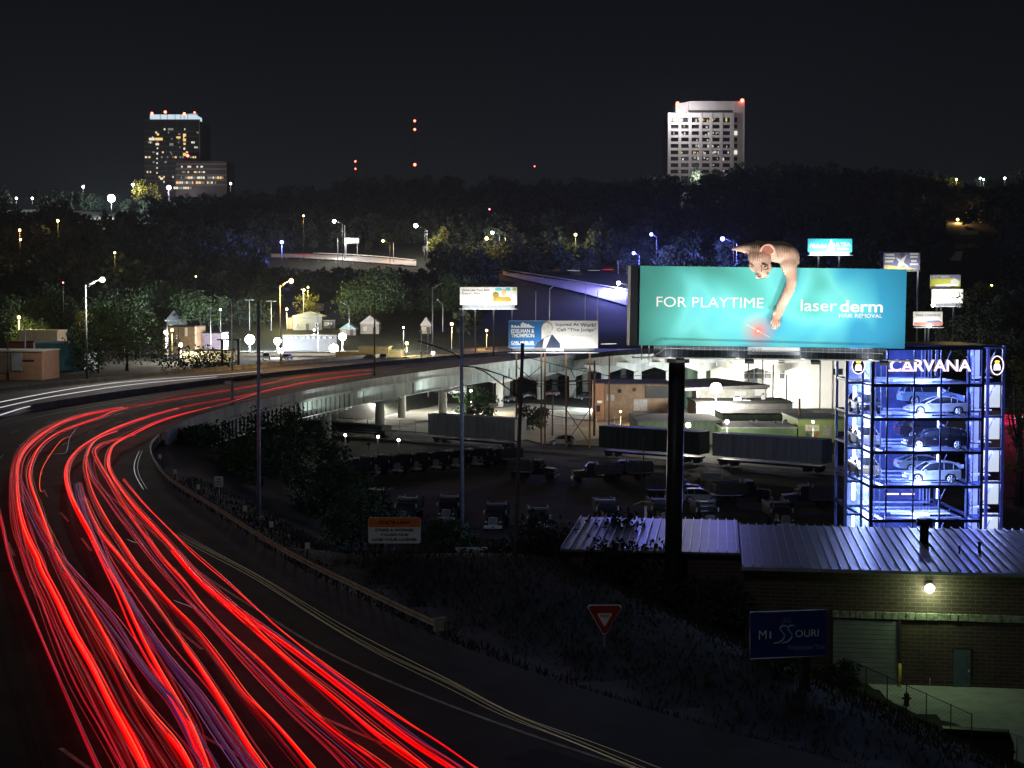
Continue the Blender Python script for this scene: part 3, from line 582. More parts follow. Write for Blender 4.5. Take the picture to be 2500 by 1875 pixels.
for v, lo, hi, mm, den in ((406, 430, 492, LWW, .5), (419, 429, 498, LW, .45), (432, 442, 542, LWW, .9), (444, 430, 528, LWW, .85), (457, 424, 468, LDIM, .9)):
    u = lo
    while u < hi:
        w = rw.uniform(2, 6)
        if rw.random() < den: pane('lit_window', rw.choice([LWW, LDIM, LW, LDIM]) if v > 425 else rw.choice([mm, LDIM, LWW]), u, v - 1, u + w, v + (4.5 if v > 425 else 3), Yt - 30.7, ot)
        u += w + rw.uniform(.5, 2)
# ------------------------------------------------------------------ right office tower
tw = thing('concrete_tower', 'floodlit white concrete office tower with a grid of recessed windows, on the right skyline', 'office tower', (0, 0, 0)); Yr = 980
TC = mat('white tower concrete', (.56, .50, .47), .8, 0, .12, .08)
S_ = 5.925
def rx(px): return 1580 + px / S_
def ry(py): return 220 + py / S_
block('side_slab', TC, rx(1250), ry(160), rx(1400), 480, Yr + 2, 40, tw)
block('top_slab', TC, rx(610), ry(160), rx(1252), ry(288), Yr + 3, 30, tw)
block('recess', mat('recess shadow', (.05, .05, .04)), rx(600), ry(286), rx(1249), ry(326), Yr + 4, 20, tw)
p0, p1, p2, p3 = P(rx(410), ry(326), Yr + 6), P(rx(610), ry(326), Yr + 6), P(rx(610), ry(162), Yr + 6), P(rx(410), ry(205), Yr + 6)
MB().prism([(p0.x, p0.z), (p1.x, p1.z), (p2.x, p2.z), (p3.x, p3.z)], Yr + 6, Yr + 20).build('penthouse', TC, tw)
light('penthouse_floodlight', qx(rx(500), ry(330), Yr - 12), 30000, (.9, .92, 1), 1, tw)
cols = [338, 487, 638, 790, 938, 1088]; rows = [(395, 70), (500, 55), (592, 58), (685, 58), (778, 58), (870, 58), (962, 58), (1055, 58), (1148, 58), (1240, 58), (1335, 58)]
# facade grid built as piers and spandrels so that windows are truly recessed
m = MB()
edges = [302] + [c for c in cols] ; xsx = []
prev = 302
for c in cols: xsx.append((prev, c)); prev = c + 118
xsx.append((prev, 1250))
def slab(x0, x1, y0, y1, dy=0, th=2.2):
    a = P(rx(x0), ry(y0), Yr); b2_ = P(rx(x1), ry(y1), Yr); m.box(((a.x + b2_.x) / 2, Yr + dy + th / 2, (a.z + b2_.z) / 2), (abs(b2_.x - a.x), th, abs(a.z - b2_.z)))
for x0, x1 in xsx: slab(x0, x1, 326, 1540)
prev = 326
for y, h in rows: slab(304, 1248, prev, y, .3, 1.8); prev = y + h
slab(304, 1248, prev, 1540, .3, 1.8)
m.build('facade_grid', TC, tw)
block('core_wall', mat('dark glazing', (.02, .022, .02), .3), rx(306), ry(330), rx(1248), 478, Yr + 2.6, 34, tw)
rw = random.Random(8)
for j, (y, h) in enumerate(rows):
    for i, c in enumerate(cols):
        if j == 10 and i > 3 or (j == 9 and i > 3): continue
        a = P(rx(c), ry(y), Yr); b2_ = P(rx(c + 118), ry(y + h), Yr)
        w_ = MB().box(((a.x + b2_.x) / 2, Yr + 2.2, (a.z + b2_.z) / 2), (abs(b2_.x - a.x), .3, abs(a.z - b2_.z))).build('window', mat('office glass', (.03, .028, .022), .25), tw)
        hot = {0: .7, 5: .8, 6: .6, 2: .55, 4: .5, 9: .4, 10: .7}.get(j, .3)
        if i == 0 and j > 0: hot *= .25
        q = MB(); n_ = 0; x = c + rw.uniform(0, 30)
        while x < c + 108:
            w2 = rw.uniform(6, 26)
            if rw.random() < hot * .75:
                hh = rw.uniform(.2, .85); y0_ = y + rw.uniform(0, 1 - hh) * h
                a = P(rx(x), ry(y0_), Yr); b3 = P(rx(min(x + w2, c + 116)), ry(y0_ + hh * h), Yr); q.box(((a.x + b3.x) / 2, Yr + 1.9, (a.z + b3.z) / 2), (abs(b3.x - a.x), .2, abs(a.z - b3.z))); n_ += 1
            x += w2 + rw.uniform(3, 22)
        if n_: q.build('lit_pane', emis('lit office yellow', (1, .78, .25), .75) if (j in (0, 5) and rw.random() < .5) else emis('lit office white', (1, .95, .85), .7), w_)
for j, (y, h) in enumerate(rows[:9]):
    pane('side_window', emis('side window lit', (1, .95, .75), .9) if j in (2, 5) else mat('office glass', (.03, .028, .022), .25), rx(1257), ry(y), rx(1302), ry(y + h), Yr + 1.7, tw)
MB().ball(qx(rx(440), ry(190), Yr + 5), 1.1).build('beacon', REDL, tw); MB().ball(qx(rx(1375), ry(150), Yr + 1), 1.2).build('beacon', REDL, tw)
light('tower_floodlight', qx(1700, 430, Yr - 75), 42000, (1, .90, .92), 4, tw)
light('tower_floodlight', qx(1760, 330, Yr - 75), 9000, (1, .9, .86), 4, tw)
# ------------------------------------------------------------------ lamps
LC = {'w': ((1, .93, .80), 'white lamp', 30), 'c': ((.80, .93, 1), 'cold flood lamp', 40), 'o': ((1, .55, .16), 'sodium lamp', 22), 'b': ((.16, .18, 1), 'blue lamp', 16), 'y': ((1, .80, .22), 'yellow lamp', 18), 'p': ((1, .82, .95), 'pinkish lamp', 20), 'r': ((1, .12, .2), 'red lamp', 12)}
def lamp_post(label, u, v, Y, c, r, power, armx=1.6, H=None, off_=None, pr=.09, name='street_lamp', group='street lamps'):
    """lamp glass seen at (u, v); pole stands armx metres to the side on the ground"""
    p = P(u, v, Y); bx = p.x - armx; z0 = T(bx, Y); z0 = min(z0, p.z - 3) if H is None else p.z - H
    o = thing(name, label, 'street lamp', (bx, Y, z0), 0, group); h = p.z - z0
    MB().tube([(0, 0, 0), (0, 0, h - .9)], [pr * 1.3, pr * .8], 8).build('pole', STEEL if Y < 480 else DSTEEL, o)
    if abs(armx) > .05:
        MB().tube([(0, 0, h - 1.0), (armx * .5, 0, h - .35), (armx * .93, 0, h + .08)], pr * .5, 6).tube([(0, 0, h - 1.5), (armx * .7, 0, h - .1)], pr * .3, 5).build('arm', STEEL if Y < 480 else DSTEEL, o)
    hd = MB().box((armx, .1, h + .08 + r * .85), (max(.6, min(1.0, r * 1.2)), .35 + min(r, .6), .14)).build('lamp_head', DSTEEL, o)
    if c:
        col, nm, st = LC[c]; MB().ball((armx, 0, h), r, 14, 9).build('lamp_glass', emis(nm, col, st), hd)
        if power: light('lamp_light', (armx, -1.2, h - r - .3), power, col, max(.2, r * .8), o)
    return o
L_ = lamp_post
L_('tall steel street lamp with a warm white lamp behind the white trails at far left', 250, 683, 255, 'w', .42, 9000, 2.9, H=17.4, pr=.13)
L_('tall street lamp with an amber lamp above the pale gabled shed', 711, 686, 300, 'o', .45, 9000, 2.3, H=17, pr=.13)
o = L_('tall unlit street lamp with its arm to the left above the far carriageway', 520, 723, 270, None, .2, 0, -3.4, H=13.6, pr=.12)
L_('tall unlit street lamp just left of the best friend billboard', 1082, 692, 330, None, .2, 0, 2.4, H=15, pr=.13)
L_('short unlit lamp with curved arm beside the tall unlit lamp at the best friend billboard', 1065, 732, 420, None, .2, 0, -1.9, H=9, pr=.12)
L_('small unlit lamp with curved arm in front of the big round tree', 828, 738, 430, None, .2, 0, -2.9, H=8, pr=.11)
for u, v, Y, c, r, pw, arm, lab in far:
    L_(lab, u, v, Y, c, r * (.82 if r > 1.2 else .74), pw * (1.5 if (Y > 480 and c != 'b') or (r < 1.2 and Y < 480 and u > 1100) else 2.2 if Y > 480 else 2.5 if r < 1.2 else (7 if u < 1100 else 4)), arm, H=None if Y > 500 else (9 if Y > 320 else 7), pr=.1)
# ------------------------------------------------------------------ hill roads
def onhill(u, v, lo=440, hi=900, up=.5):
    for _ in range(26):
        m_ = (lo + hi) / 2; p = P(u, v, m_)
        if p.z > T(p.x, m_): lo = m_
        else: hi = m_
    p = P(u, v, lo); return Vector((p.x, p.y, T(p.x, p.y) + up))
def hillroad(name, upper, lower, m):
    b = MB(); n = 28
    def at(l, t):
        q = t * (len(l) - 1); i = min(int(q), len(l) - 2); f = q - i; return onhill(l[i][0] + (l[i + 1][0] - l[i][0]) * f, l[i][1] + (l[i + 1][1] - l[i][1]) * f)
    for k in range(n + 1): b.v += [tuple(at(lower, k / n)), tuple(at(upper, k / n))]
    b.f = [(2 * j, 2 * j + 2, 2 * j + 3, 2 * j + 1) for j in range(n)]; b.sm = [True] * n; o = b.build(name, m); o['kind'] = 'structure'
PALE = mat('pale concrete road', (.32, .30, .30), .8, 0, .2, .1)
hillroad('hill_road', [(650, 622), (760, 622), (860, 627), (940, 633), (1016, 640)], [(650, 630), (760, 634), (860, 640), (940, 646), (1016, 652)], PALE)
hillroad('ramp_road', [(1228, 664), (1270, 672), (1330, 682), (1430, 694), (1540, 718), (1570, 726)], [(1228, 674), (1270, 684), (1330, 697), (1430, 720), (1540, 752), (1570, 762)], PALE)
def railing(label, px, Y0, Y1, z=1.0, m=STEEL, nm='guardrail'):
    o = thing(nm, label, 'guardrail'); pts = [onhill(u, v + 4, up=1.2) for i, (u, v) in enumerate(px)]; pts = smooth_path(pts, 5)
    MB().tube(pts, .22, 6).build('rail', m, o); b = MB()
    for p in pts[::2]: b.box((p.x, p.y, p.z - .6), (.15, .15, 1.2))
    b.build('post', m, o)
PR = mat('pale rail', (.5, .5, .46), .6)
railing('upper pale guardrail of the hill road', [(765, 620), (860, 624), (940, 630), (1016, 638)], 680, 665, m=PR); railing('lower dark guardrail of the hill road', [(700, 630), (800, 636), (900, 643), (985, 650)], 640, 630)
railing('pale guardrail above the blue-lit ramp', [(1240, 663), (1350, 680), (1450, 697), (1540, 713)], 620, 545, m=PR)
light('road_fill_light', tuple(P(830, 596, 655)), 9000, (1, .95, .85), 1, None)  # extra light without a lamp body, added over the hill road
light('road_fill_light', tuple(P(1500, 690, 530)), 40000, (.18, .2, 1), 1, None)  # extra blue light without a lamp body, added over the ramp
for l, u0, v0, u1, v1, Y, c, r in (('short red and white streak on the hill road', 726, 621, 758, 621, 655, 'pink', .45), ('short warm streak at the top of the blue-lit ramp', 1283, 679, 1318, 684, 592, 'orange', .5), ('short red streak near the blue lamp above the ramp', 1470, 658, 1497, 658, 575, 'red', .35),
                              ('pale streak above the ramp road', 1385, 660, 1416, 661, 575, 'dimwhite', .6), ('faint pale streak left of the short red one', 1435, 660, 1465, 660, 576, 'dimwhite', .4), ('short bright white streak just right of the injury billboard', 1467, 840, 1505, 839, 380, 'white', .35)):
    a, b_ = P(u0, v0, Y), P(u1, v1, Y); o = thing('light_trail', l, 'light trail', tuple(a), 0, 'short streaks of passing cars on the hill roads')
    MB().tube([(0, 0, 0), (b_ - a) * .5, b_ - a], [r * .6, r, r * .6], 6, .4).build('strand', em_red(c), o)
# overhead sign boards on the hill
def sgn(label, u0, v0, u1, v1, Y, m=None):
    a, b_ = P(u0, v0, Y), P(u1, v1, Y); o = thing('overhead_sign', label, 'road sign', ((a.x + b_.x) / 2, Y, T((a.x + b_.x) / 2, Y)), 0); z0 = T((a.x + b_.x) / 2, Y); w, h = b_.x - a.x, a.z - b_.z
    for s in (-.4, .4): MB().cyl((w * s, .2, -.5), (w * s, .2, a.z - z0), .14, n=8).build('post', STEEL, o)
    if m: MB().box((0, 0, (a.z + b_.z) / 2 - z0), (w, .12, h)).build('panel', m, o)
    b = MB()
    for k in range(5): x = -w / 2 + w * k / 4; b.cyl((x, -.1, b_.z - z0), (x, -.1, a.z - z0), .09, n=5); 
    for k in range(4): x = -w / 2 + w * k / 4; b.cyl((x, -.1, b_.z - z0), (x + w / 4, -.1, a.z - z0), .07, n=5)
    for z in (a.z, b_.z): b.cyl((-w / 2, -.1, z - z0), (w / 2, -.1, z - z0), .09, n=5)
    b.build('truss', STEEL, o)
sgn('pale sign panel on a truss left of the hill road lamps', 841, 581, 876, 594, 660, mat('sign back', (.5, .5, .52)))
sgn('bare steel sign gantry at the right end of the hill road', 1033, 601, 1062, 613, 655)
sgn('small dim sign on posts near the blue lamp', 1507, 637, 1533, 645, 575, mat('dim sign', (.15, .25, .25)))
# poles along the ramps
for k, (u, v0, v1, Y, l) in enumerate([(1308, 711, 812, 470, 'grey light pole behind the injury billboard, leftmost'), (1342, 705, 812, 455, 'pale light pole with a short arm behind the injury billboard'), (1429, 697, 812, 470, 'thin light pole behind the injury billboard, third'), (1459, 708, 812, 440, 'light pole at the right end of the injury billboard'),
                                      (1359, 596, 685, 590, 'light pole with curved arm standing above the ramp'), (1234, 577, 640, 620, 'thin unlit pole left of the ramp'), (1530, 696, 800, 500, 'thin pole beside the dark side of the turquoise billboard'), (1798, 595, 655, 540, 'thin pole left of the cat ear'), (961, 593, 640, 640, 'thin pole at the right of the hill road'), (842, 550, 632, 650, 'thin pole under the left bright hill lamp'), (1043, 563, 645, 645, 'thin pole under the brightest hill lamp'), (825, 582, 640, 645, 'dark pole near the pale hill sign')]):
    a, b_ = P(u, v0, Y), P(u, v1, Y); o = thing('light_pole', l, 'light pole', (b_.x, Y, b_.z), 0, 'bare light poles along the ramps'); h = a.z - b_.z
    MB().tube([(0, 0, 0), (0, 0, h)], [.16, .1], 8).build('pole', STEEL, o)
    if k in (1, 4): s = 1 if k == 1 else -1; MB().tube([(0, 0, h), (s * 1.2, 0, h + .8), (s * 2.2, 0, h + (1.3 if k == 1 else 1.0))], .08, 6).build('arm', STEEL, o)
# ------------------------------------------------------------------ the big turquoise billboard
K = 81 / F
BC = P(1887, 748, 81)
bb = thing('billboard', 'huge turquoise FOR PLAYTIME billboard on a thick dark pole with a hairless cat atop', 'billboard', tuple(BC), R(0), ry=.013)
def bx(u): return (u - 1887) * K
def bz(v): return (748 - v) * K
def boardmat():
    m = bpy.data.materials.new('turquoise print'); m.use_nodes = True; t = m.node_tree; b = t.nodes['Principled BSDF']; b.inputs['Roughness'].default_value = .6; b.inputs['Specular IOR Level'].default_value = .15
    tx = t.nodes.new('ShaderNodeTexCoord'); no = t.nodes.new('ShaderNodeTexNoise'); no.inputs['Scale'].default_value = .22; no.inputs['Detail'].default_value = 1.5; no.inputs['Distortion'].default_value = .6
    t.links.new(tx.outputs['Object'], no.inputs['Vector'])
    s = t.nodes.new('ShaderNodeSeparateXYZ'); t.links.new(tx.outputs['Object'], s.inputs[0])
    mr = t.nodes.new('ShaderNodeMapRange'); mr.inputs[1].default_value = -7; mr.inputs[2].default_value = 7; mr.inputs[3].default_value = -.16; mr.inputs[4].default_value = .2; t.links.new(s.outputs['X'], mr.inputs[0])
    ad = t.nodes.new('ShaderNodeMath'); t.links.new(no.outputs['Fac'], ad.inputs[0]); t.links.new(mr.outputs[0], ad.inputs[1])
    r = t.nodes.new('ShaderNodeValToRGB'); E = r.color_ramp.elements; E[0].position = .30; E[0].color = (.08, .37, .31, 1); E[1].position = .72; E[1].color = (.04, .34, .56, 1)
    for p, c in ((.43, (.11, .52, .47, 1)), (.52, (.17, .68, .66, 1)), (.60, (.10, .56, .66, 1))): q = E.new(p); q.color = c
    t.links.new(ad.outputs[0], r.inputs[0])
    # printed glow of the laser dot
    vs = t.nodes.new('ShaderNodeVectorMath'); vs.operation = 'DISTANCE'; vs.inputs[1].default_value = (bx(1852), 0, bz(808)); t.links.new(tx.outputs['Object'], vs.inputs[0])
    r2 = t.nodes.new('ShaderNodeValToRGB'); G2 = r2.color_ramp.elements; G2[0].position = 0; G2[0].color = (1, 1, 1, 1); G2[1].position = 1; G2[1].color = (0, 0, 0, 1); q = G2.new(.35); q.color = (.38, .38, .38, 1)
    sc_ = t.nodes.new('ShaderNodeMath'); sc_.operation = 'DIVIDE'; sc_.inputs[1].default_value = 1.05; t.links.new(vs.outputs['Value'], sc_.inputs[0]); t.links.new(sc_.outputs[0], r2.inputs[0])
    mx_ = t.nodes.new('ShaderNodeMix'); mx_.data_type = 'RGBA'; mx_.inputs[7].default_value = (.95, .16, .03, 1); t.links.new(r2.outputs[0], mx_.inputs[0]); t.links.new(r.outputs[0], mx_.inputs[6])
    t.links.new(mx_.outputs[2], b.inputs['Base Color']); return m
x0, x1, z0, z1 = bx(1562), bx(2211), bz(847), bz(653.5)
MB().box(((x0 + x1) / 2, .2, (z0 + z1) / 2), (x1 - x0, .4, z1 - z0)).build('face_panel', boardmat(), bb)
MB().box((x0 - .26, 1.2, (z0 + z1) / 2), (.48, 2.0, z1 - z0 + .05)).build('side_return', mat('black board side', (.012, .014, .02), .6), bb)
m = MB()
for k in range(9): m.box((x0 + .6 + k * 1.68, .75, (z0 + z1) / 2), (.14, .7, z1 - z0 - .4))
m.box((0, 1.0, z1 - .6), (x1 - x0 - .6, .14, .2)).box((0, 1.0, z0 + .5), (x1 - x0 - .6, .3, .4)).build('back_frame', DSTEEL, bb)
TXT = mat('print white', (.88, .9, .86), .6, var=.02)
lettering('FOR PLAYTIME', bx(1864) - bx(1603), .56, TXT, bb, ((bx(1603) + bx(1864)) / 2, -.012, bz(740)), 0)
lettering('laser', bx(2043) - bx(1955), .64, TXT, bb, ((bx(1955) + bx(2043)) / 2, -.012, bz(744)), 0)
lettering('derm', bx(2155) - bx(2050), .66, TXT, bb, ((bx(2050) + bx(2155)) / 2, -.012, bz(745)), .02)
lettering('HAIR REMOVAL', bx(2154) - bx(2049), .21, TXT, bb, ((bx(2049) + bx(2154)) / 2, -.012, bz(768)), .004)
m = MB(); m.ball((bx(1852), -.01, bz(808.5)), .075, 14, 8, (1, .1, .9)); m.box((bx(1852), -.006, bz(808)), (1.5, .008, .018), ry=R(28)); m.build('laser_dot', mat('dot print', (.95, .9, .85), .5, var=.01), bb)
# apron, catwalk, fixtures
AP = mat('apron panels', (.13, .145, .16), .5, .2)
m = MB(); m.box(((bx(1600) + bx(2165)) / 2, .22, bz(861)), (bx(2165) - bx(1600), .08, .56)).build('apron', AP, bb)
m = MB()
for k in range(42): m.box((bx(1600) + (bx(2165) - bx(1600)) * k / 41, .16, bz(861)), (.025, .03, .56))
m.build('apron_rib', STEEL, bb)
pn = MB().box((bx(1892), .10, bz(857)), (bx(1955) - bx(1828), .06, .42)).build('name_panel', WHITE, bb)
lettering('OUT', .62, .26, mat('faint grey ink', (.45, .46, .5), .6), pn, (bx(1850), .062, bz(857)), .02)
m = MB(); m.box((bx(1885), -.55, bz(876)), (bx(2232) - bx(1545), 1.1, .07)).build('catwalk', mat('catwalk steel', (.4, .38, .34), .5, .3), bb)
m = MB(); m.tube([(bx(1590), -1.05, bz(874)), (bx(1622), -1.05, bz(852)), (bx(2145), -1.05, bz(858)), (bx(2150), -1.05, bz(874))], .02, 5); m.build('handrail', STEEL, bb)
for k, u in enumerate((1654, 1820, 1978, 2142)):
    fx_ = MB().box((bx(u), -1.75, bz(880)), (.48, .3, .16), rx=R(25)).cyl((bx(u), -1.0, bz(877)), (bx(u), -1.75, bz(880)), .03).build('flood_fixture', BLACK, bb, bevel=.03)
    light('billboard_lamp', (bx(u), -4.6, bz(925)), 225, (1, .97, .94), .3, bb, 'AREA', 1.6, (R(151), 0, 0), .5, 112)
    light('apron_lamp', (bx(u) - .4, -.35, bz(871)), 9, (.9, .93, 1), .1, bb)
m = MB(); m.tube([(bx(1660), .9, bz(1600)), (bx(1660), .9, bz(880))], [.5, .45], 28)
m.build('pole', mat('dark painted pole', (.03, .035, .042), .45, .2), bb)
MB().box((bx(1885), .9, bz(872)), (12.6, .5, .3)).box((bx(1660), .9, bz(884)), (1.25, 1.0, .25)).build('head_beam', DSTEEL, bb)
m = MB()
for u in (1570, 1588): m.box((bx(u), .3, bz(866)), (.05, .05, .8))
m.build('ladder', WHITE, bb)
# ---- the hairless cat: fused from ellipsoids and tapered limbs, then remeshed into one skin
def cx(x, y, d=-.3): return Vector((-2.8575 + .0033906 * x, d, 4.005 - .0033906 * y))
S2 = .0033906
def fuse(parts, name, m, parent, vox=.035, sm=4):
    me = bpy.data.meshes.new(name); b = MB()
    for p in parts: b.add(p.v, p.f, True)
    me.from_pydata(b.v, [], b.f); o = bpy.data.objects.new(name, me); COL.objects.link(o)
    r = o.modifiers.new('r', 'REMESH'); r.mode = 'VOXEL'; r.voxel_size = vox; r.use_smooth_shade = True
    s = o.modifiers.new('s', 'SMOOTH'); s.iterations = sm; s.factor = .5
    dg = bpy.context.evaluated_depsgraph_get(); me2 = bpy.data.meshes.new_from_object(o.evaluated_get(dg)); bpy.data.objects.remove(o); me2.name = name
    me2.polygons.foreach_set('use_smooth', [True] * len(me2.polygons)); me2.materials.clear(); me2.materials.append(m)
    o = bpy.data.objects.new(name, me2); COL.objects.link(o)
    if parent: o.parent = parent
    return o
def ell(x, y, rx_, rz_, ry_, d=-.3): return MB().ball(cx(x, y, d), 1, 20, 14, (rx_ * S2, ry_, rz_ * S2))
def limb(pts, flat=.62): return MB().tube([cx(x, y, d) for x, y, r, d in pts], [r * S2 for x, y, r, d in pts], 20, .74, Vector((0, 1, 0)))
def dense(pts):
    q = smooth_path([(x, y, r) for x, y, r, d in pts], 5, 1); dd = smooth_path([(d, 0, 0) for x, y, r, d in pts], 5, 1)
    return [(a.x, a.y, a.z, b.x) for a, b in zip(q, dd)]
def skinmat(key, c1, c2, wr=.5):
    m = bpy.data.materials.new(key); m.use_nodes = True; t = m.node_tree; b = t.nodes['Principled BSDF']; b.inputs['Roughness'].default_value = .6; b.inputs['Specular IOR Level'].default_value = .25
    tx = t.nodes.new('ShaderNodeTexCoord'); no = t.nodes.new('ShaderNodeTexNoise'); no.inputs['Scale'].default_value = 1.6; no.inputs['Detail'].default_value = 4; t.links.new(tx.outputs['Object'], no.inputs['Vector'])
    r = t.nodes.new('ShaderNodeValToRGB'); r.color_ramp.elements[0].position = .35; r.color_ramp.elements[0].color = c1 + (1,); r.color_ramp.elements[1].position = .65; r.color_ramp.elements[1].color = c2 + (1,); t.links.new(no.outputs['Fac'], r.inputs[0])
    w = t.nodes.new('ShaderNodeTexWave'); w.wave_type = 'BANDS'; w.bands_direction = 'X'; w.inputs['Scale'].default_value = 2.6; w.inputs['Distortion'].default_value = 5; w.inputs['Detail'].default_value = 3; w.inputs['Detail Scale'].default_value = .9; t.links.new(tx.outputs['Object'], w.inputs['Vector'])
    mrr = t.nodes.new('ShaderNodeMapRange'); mrr.inputs[3].default_value = .9; mrr.inputs[4].default_value = 1.08; t.links.new(w.outputs['Fac'], mrr.inputs[0])
    x = t.nodes.new('ShaderNodeVectorMath'); x.operation = 'SCALE'; t.links.new(r.outputs[0], x.inputs[0]); t.links.new(mrr.outputs[0], x.inputs['Scale']); t.links.new(x.outputs[0], b.inputs['Base Color'])
    bp = t.nodes.new('ShaderNodeBump'); bp.inputs['Strength'].default_value = wr * .6; bp.inputs['Distance'].default_value = .02; t.links.new(w.outputs['Fac'], bp.inputs['Height']); t.links.new(bp.outputs[0], b.inputs['Normal'])
    return m
SKIN = skinmat('wrinkled cat skin', (.62, .38, .27), (.76, .55, .42), .6)
parts = [limb(dense([(560, 240, 110, -.42), (565, 300, 168, -.5), (585, 400, 186, -.58), (600, 500, 160, -.66), (602, 590, 124, -.76), (600, 660, 92, -.84), (596, 700, 58, -.88)])),
         ell(575, 290, 165, 165, .42, -.55), ell(690, 560, 95, 100, .26, -.52), ell(500, 520, 90, 110, .26, -.58), ell(640, 670, 85, 65, .24, -.78), ell(560, 690, 60, 50, .22, -.84),
         limb(dense([(620, 300, 165, -.3), (760, 290, 160, -.15), (860, 300, 172, -.12), (960, 310, 182, -.12), (1040, 350, 178, -.15), (1065, 440, 145, -.22), (1070, 540, 132, -.3), (1100, 640, 102, -.32), (1113, 720, 88, -.34), (1112, 800, 86, -.36), (1085, 900, 84, -.36), (1042, 1000, 81, -.34), (1000, 1090, 77, -.32), (960, 1180, 73, -.3), (930, 1260, 70, -.28), (905, 1320, 68, -.26), (880, 1390, 76, -.24), (868, 1440, 66, -.22)])),
         ell(1130, 400, 140, 200, .34, .25), ell(1190, 480, 90, 120, .2, .3),
         # left ear: long horn shape lying back
         limb(dense([(480, 275, 125, -.45), (405, 262, 98, -.42), (320, 254, 72, -.38), (230, 262, 44, -.34), (140, 276, 12, -.3)])),
         # right ear rim
         limb(dense([(590, 370, 20, -.85), (578, 290, 22, -.98), (610, 225, 20, -1.02), (680, 195, 20, -1.0), (745, 210, 22, -.96), (790, 270, 24, -.86), (815, 330, 24, -.7)])), ell(700, 300, 110, 100, .2, -.62)]
for tx_, ty_, kx, ky in ((808, 1470, 845, 1370), (838, 1545, 865, 1430), (882, 1545, 895, 1430), (930, 1500, 925, 1400), (835, 1310, 870, 1260)):
    parts.append(limb(dense([(kx, ky, 30, -.3), ((kx * .5 + tx_ * .5) - 4, (ky + ty_) / 2, 29, -.36), (tx_, ty_, 27, -.3)])))
cat = fuse(parts, 'cat_figure', SKIN, bb, .032, 7)
PINK = mat('ear pink', (.50, .19, .13), .6, var=.3, scale=3)
ep = MB(); ep.add([cx(600, 370, -1.02), cx(592, 290, -1.0), cx(625, 235, -1.0), (cx(685, 212, -1.0)), cx(745, 232, -.95), cx(785, 285, -.9), cx(790, 330, -.88), cx(700, 350, -.98)], [tuple(range(8))]); ep.build('inner_ear', PINK, cat)
MB().add([cx(330, 322, -.62), cx(365, 325, -.7), cx(400, 365, -.8), cx(392, 385, -.8)], [(0, 1, 2, 3)]).build('inner_ear', PINK, cat)
e_ = MB().ball(cx(655, 556, -1.0), .125, 16, 10, (1, .5, .55)).build('eye', mat('pale green eye', (.38, .46, .28), .15, var=.1), cat)
MB().ball(cx(648, 556, -1.055), .045, 12, 8, (1, .4, 1.1)).build('pupil', BLACK, e_)
e_ = MB().ball(cx(448, 572, -.88), .07, 14, 8, (1, .5, .5)).build('eye', mat('pale green eye', (.38, .46, .28), .15), cat)
LINE = mat('dark crease', (.30, .15, .10), .6)
m = MB(); m.tube([cx(535, 706, -1.04), cx(562, 724, -1.07), cx(600, 716, -1.08)], .03, 6).tube([cx(588, 540, -1.08), cx(597, 580, -1.1), cx(592, 640, -1.1)], .018, 6).tube([cx(598, 512, -1.09), cx(640, 528, -1.08), cx(705, 545, -.98)], .03, 6).tube([cx(610, 592, -1.06), cx(655, 600, -1.03), cx(712, 575, -.95)], .014, 6).tube([cx(555, 742, -1.04), cx(620, 742, -1.0), cx(690, 706, -.9)], .016, 6).tube([cx(425, 560, -.84), cx(450, 548, -.9), cx(478, 560, -.93)], .02, 6)
for dx in range(0, 6): m.tube([cx(450 + dx * 30, 225, -.86 - .04 * min(dx, 3)), cx(460 + dx * 28, 320, -1.0), cx(468 + dx * 26, 400, -1.035), cx(452 + dx * 36, 475, -1.03)], .012, 5)
for k in range(8): m.tube([cx(850 + k * 34, 190 - k * 2, -.53), cx(862 + k * 30, 290, -.60), cx(868 + k * 22, 400, -.53)], .012, 5)
for k in range(4): m.tube([cx(800 + 42 * k, 1500 + [0, 30, 40, 20][k], -.40), cx(835 + 28 * k, 1400, -.50)], .014, 5)
m.build('crease', LINE, cat)
# ------------------------------------------------------------------ the other billboards
def billboard(label, u0, v0, u1, v1, Y, face, legs, lit=1., apron=10, ry=0, bottom=None, steel=DSTEEL, group=None):
    k = Y / F; c = P((u0 + u1) / 2, (v0 + v1) / 2, Y); w, h = (u1 - u0) * k, (v1 - v0) * k
    o = thing('billboard', label, 'billboard', tuple(c), 0, group)
    f = MB().box((0, .25, 0), (w, .5, h)).build('face_panel', face, o)
    gz_ = T(c.x, Y) - c.z - .5
    for u in legs: MB().box(((u - (u0 + u1) / 2) * k, .9, (gz_ - h / 2) / 2), (max(.28, 3.2 * k), .3, -gz_ - h / 2 + .6)).build('leg', steel, o)
    if apron:
        MB().box((0, .3, -h / 2 - apron * k / 2), (w * .92, .1, apron * k)).build('apron', AP, o)
        MB().box((0, -.4, -h / 2 - apron * k - .05), (w * 1.02, 1.0, .1)).build('catwalk', STEEL, o)
        light('billboard_lamp', (0, -2.4, -h / 2 - 1.0), 900 * lit, (1, .97, .92), .3, o, 'AREA', w * .9, (R(122), 0, 0), .4)
    return o, (lambda u: (u - (u0 + u1) / 2) * k), (lambda v: ((v0 + v1) / 2 - v) * k), k
BW = mat('billboard paper', (.80, .80, .78), .7, var=.02); BLU = mat('billboard blue', (.03, .16, .42), .6, var=.06); INK = mat('dark ink', (.06, .07, .12), .6, var=.05); GREY = mat('grey ink', (.42, .44, .48), .6)
def flat(name, poly, m, par, y=-.015):
    b = MB(); b.add([(x, y, z) for x, z in poly], [tuple(range(len(poly)))]); return b.build(name, m, par)
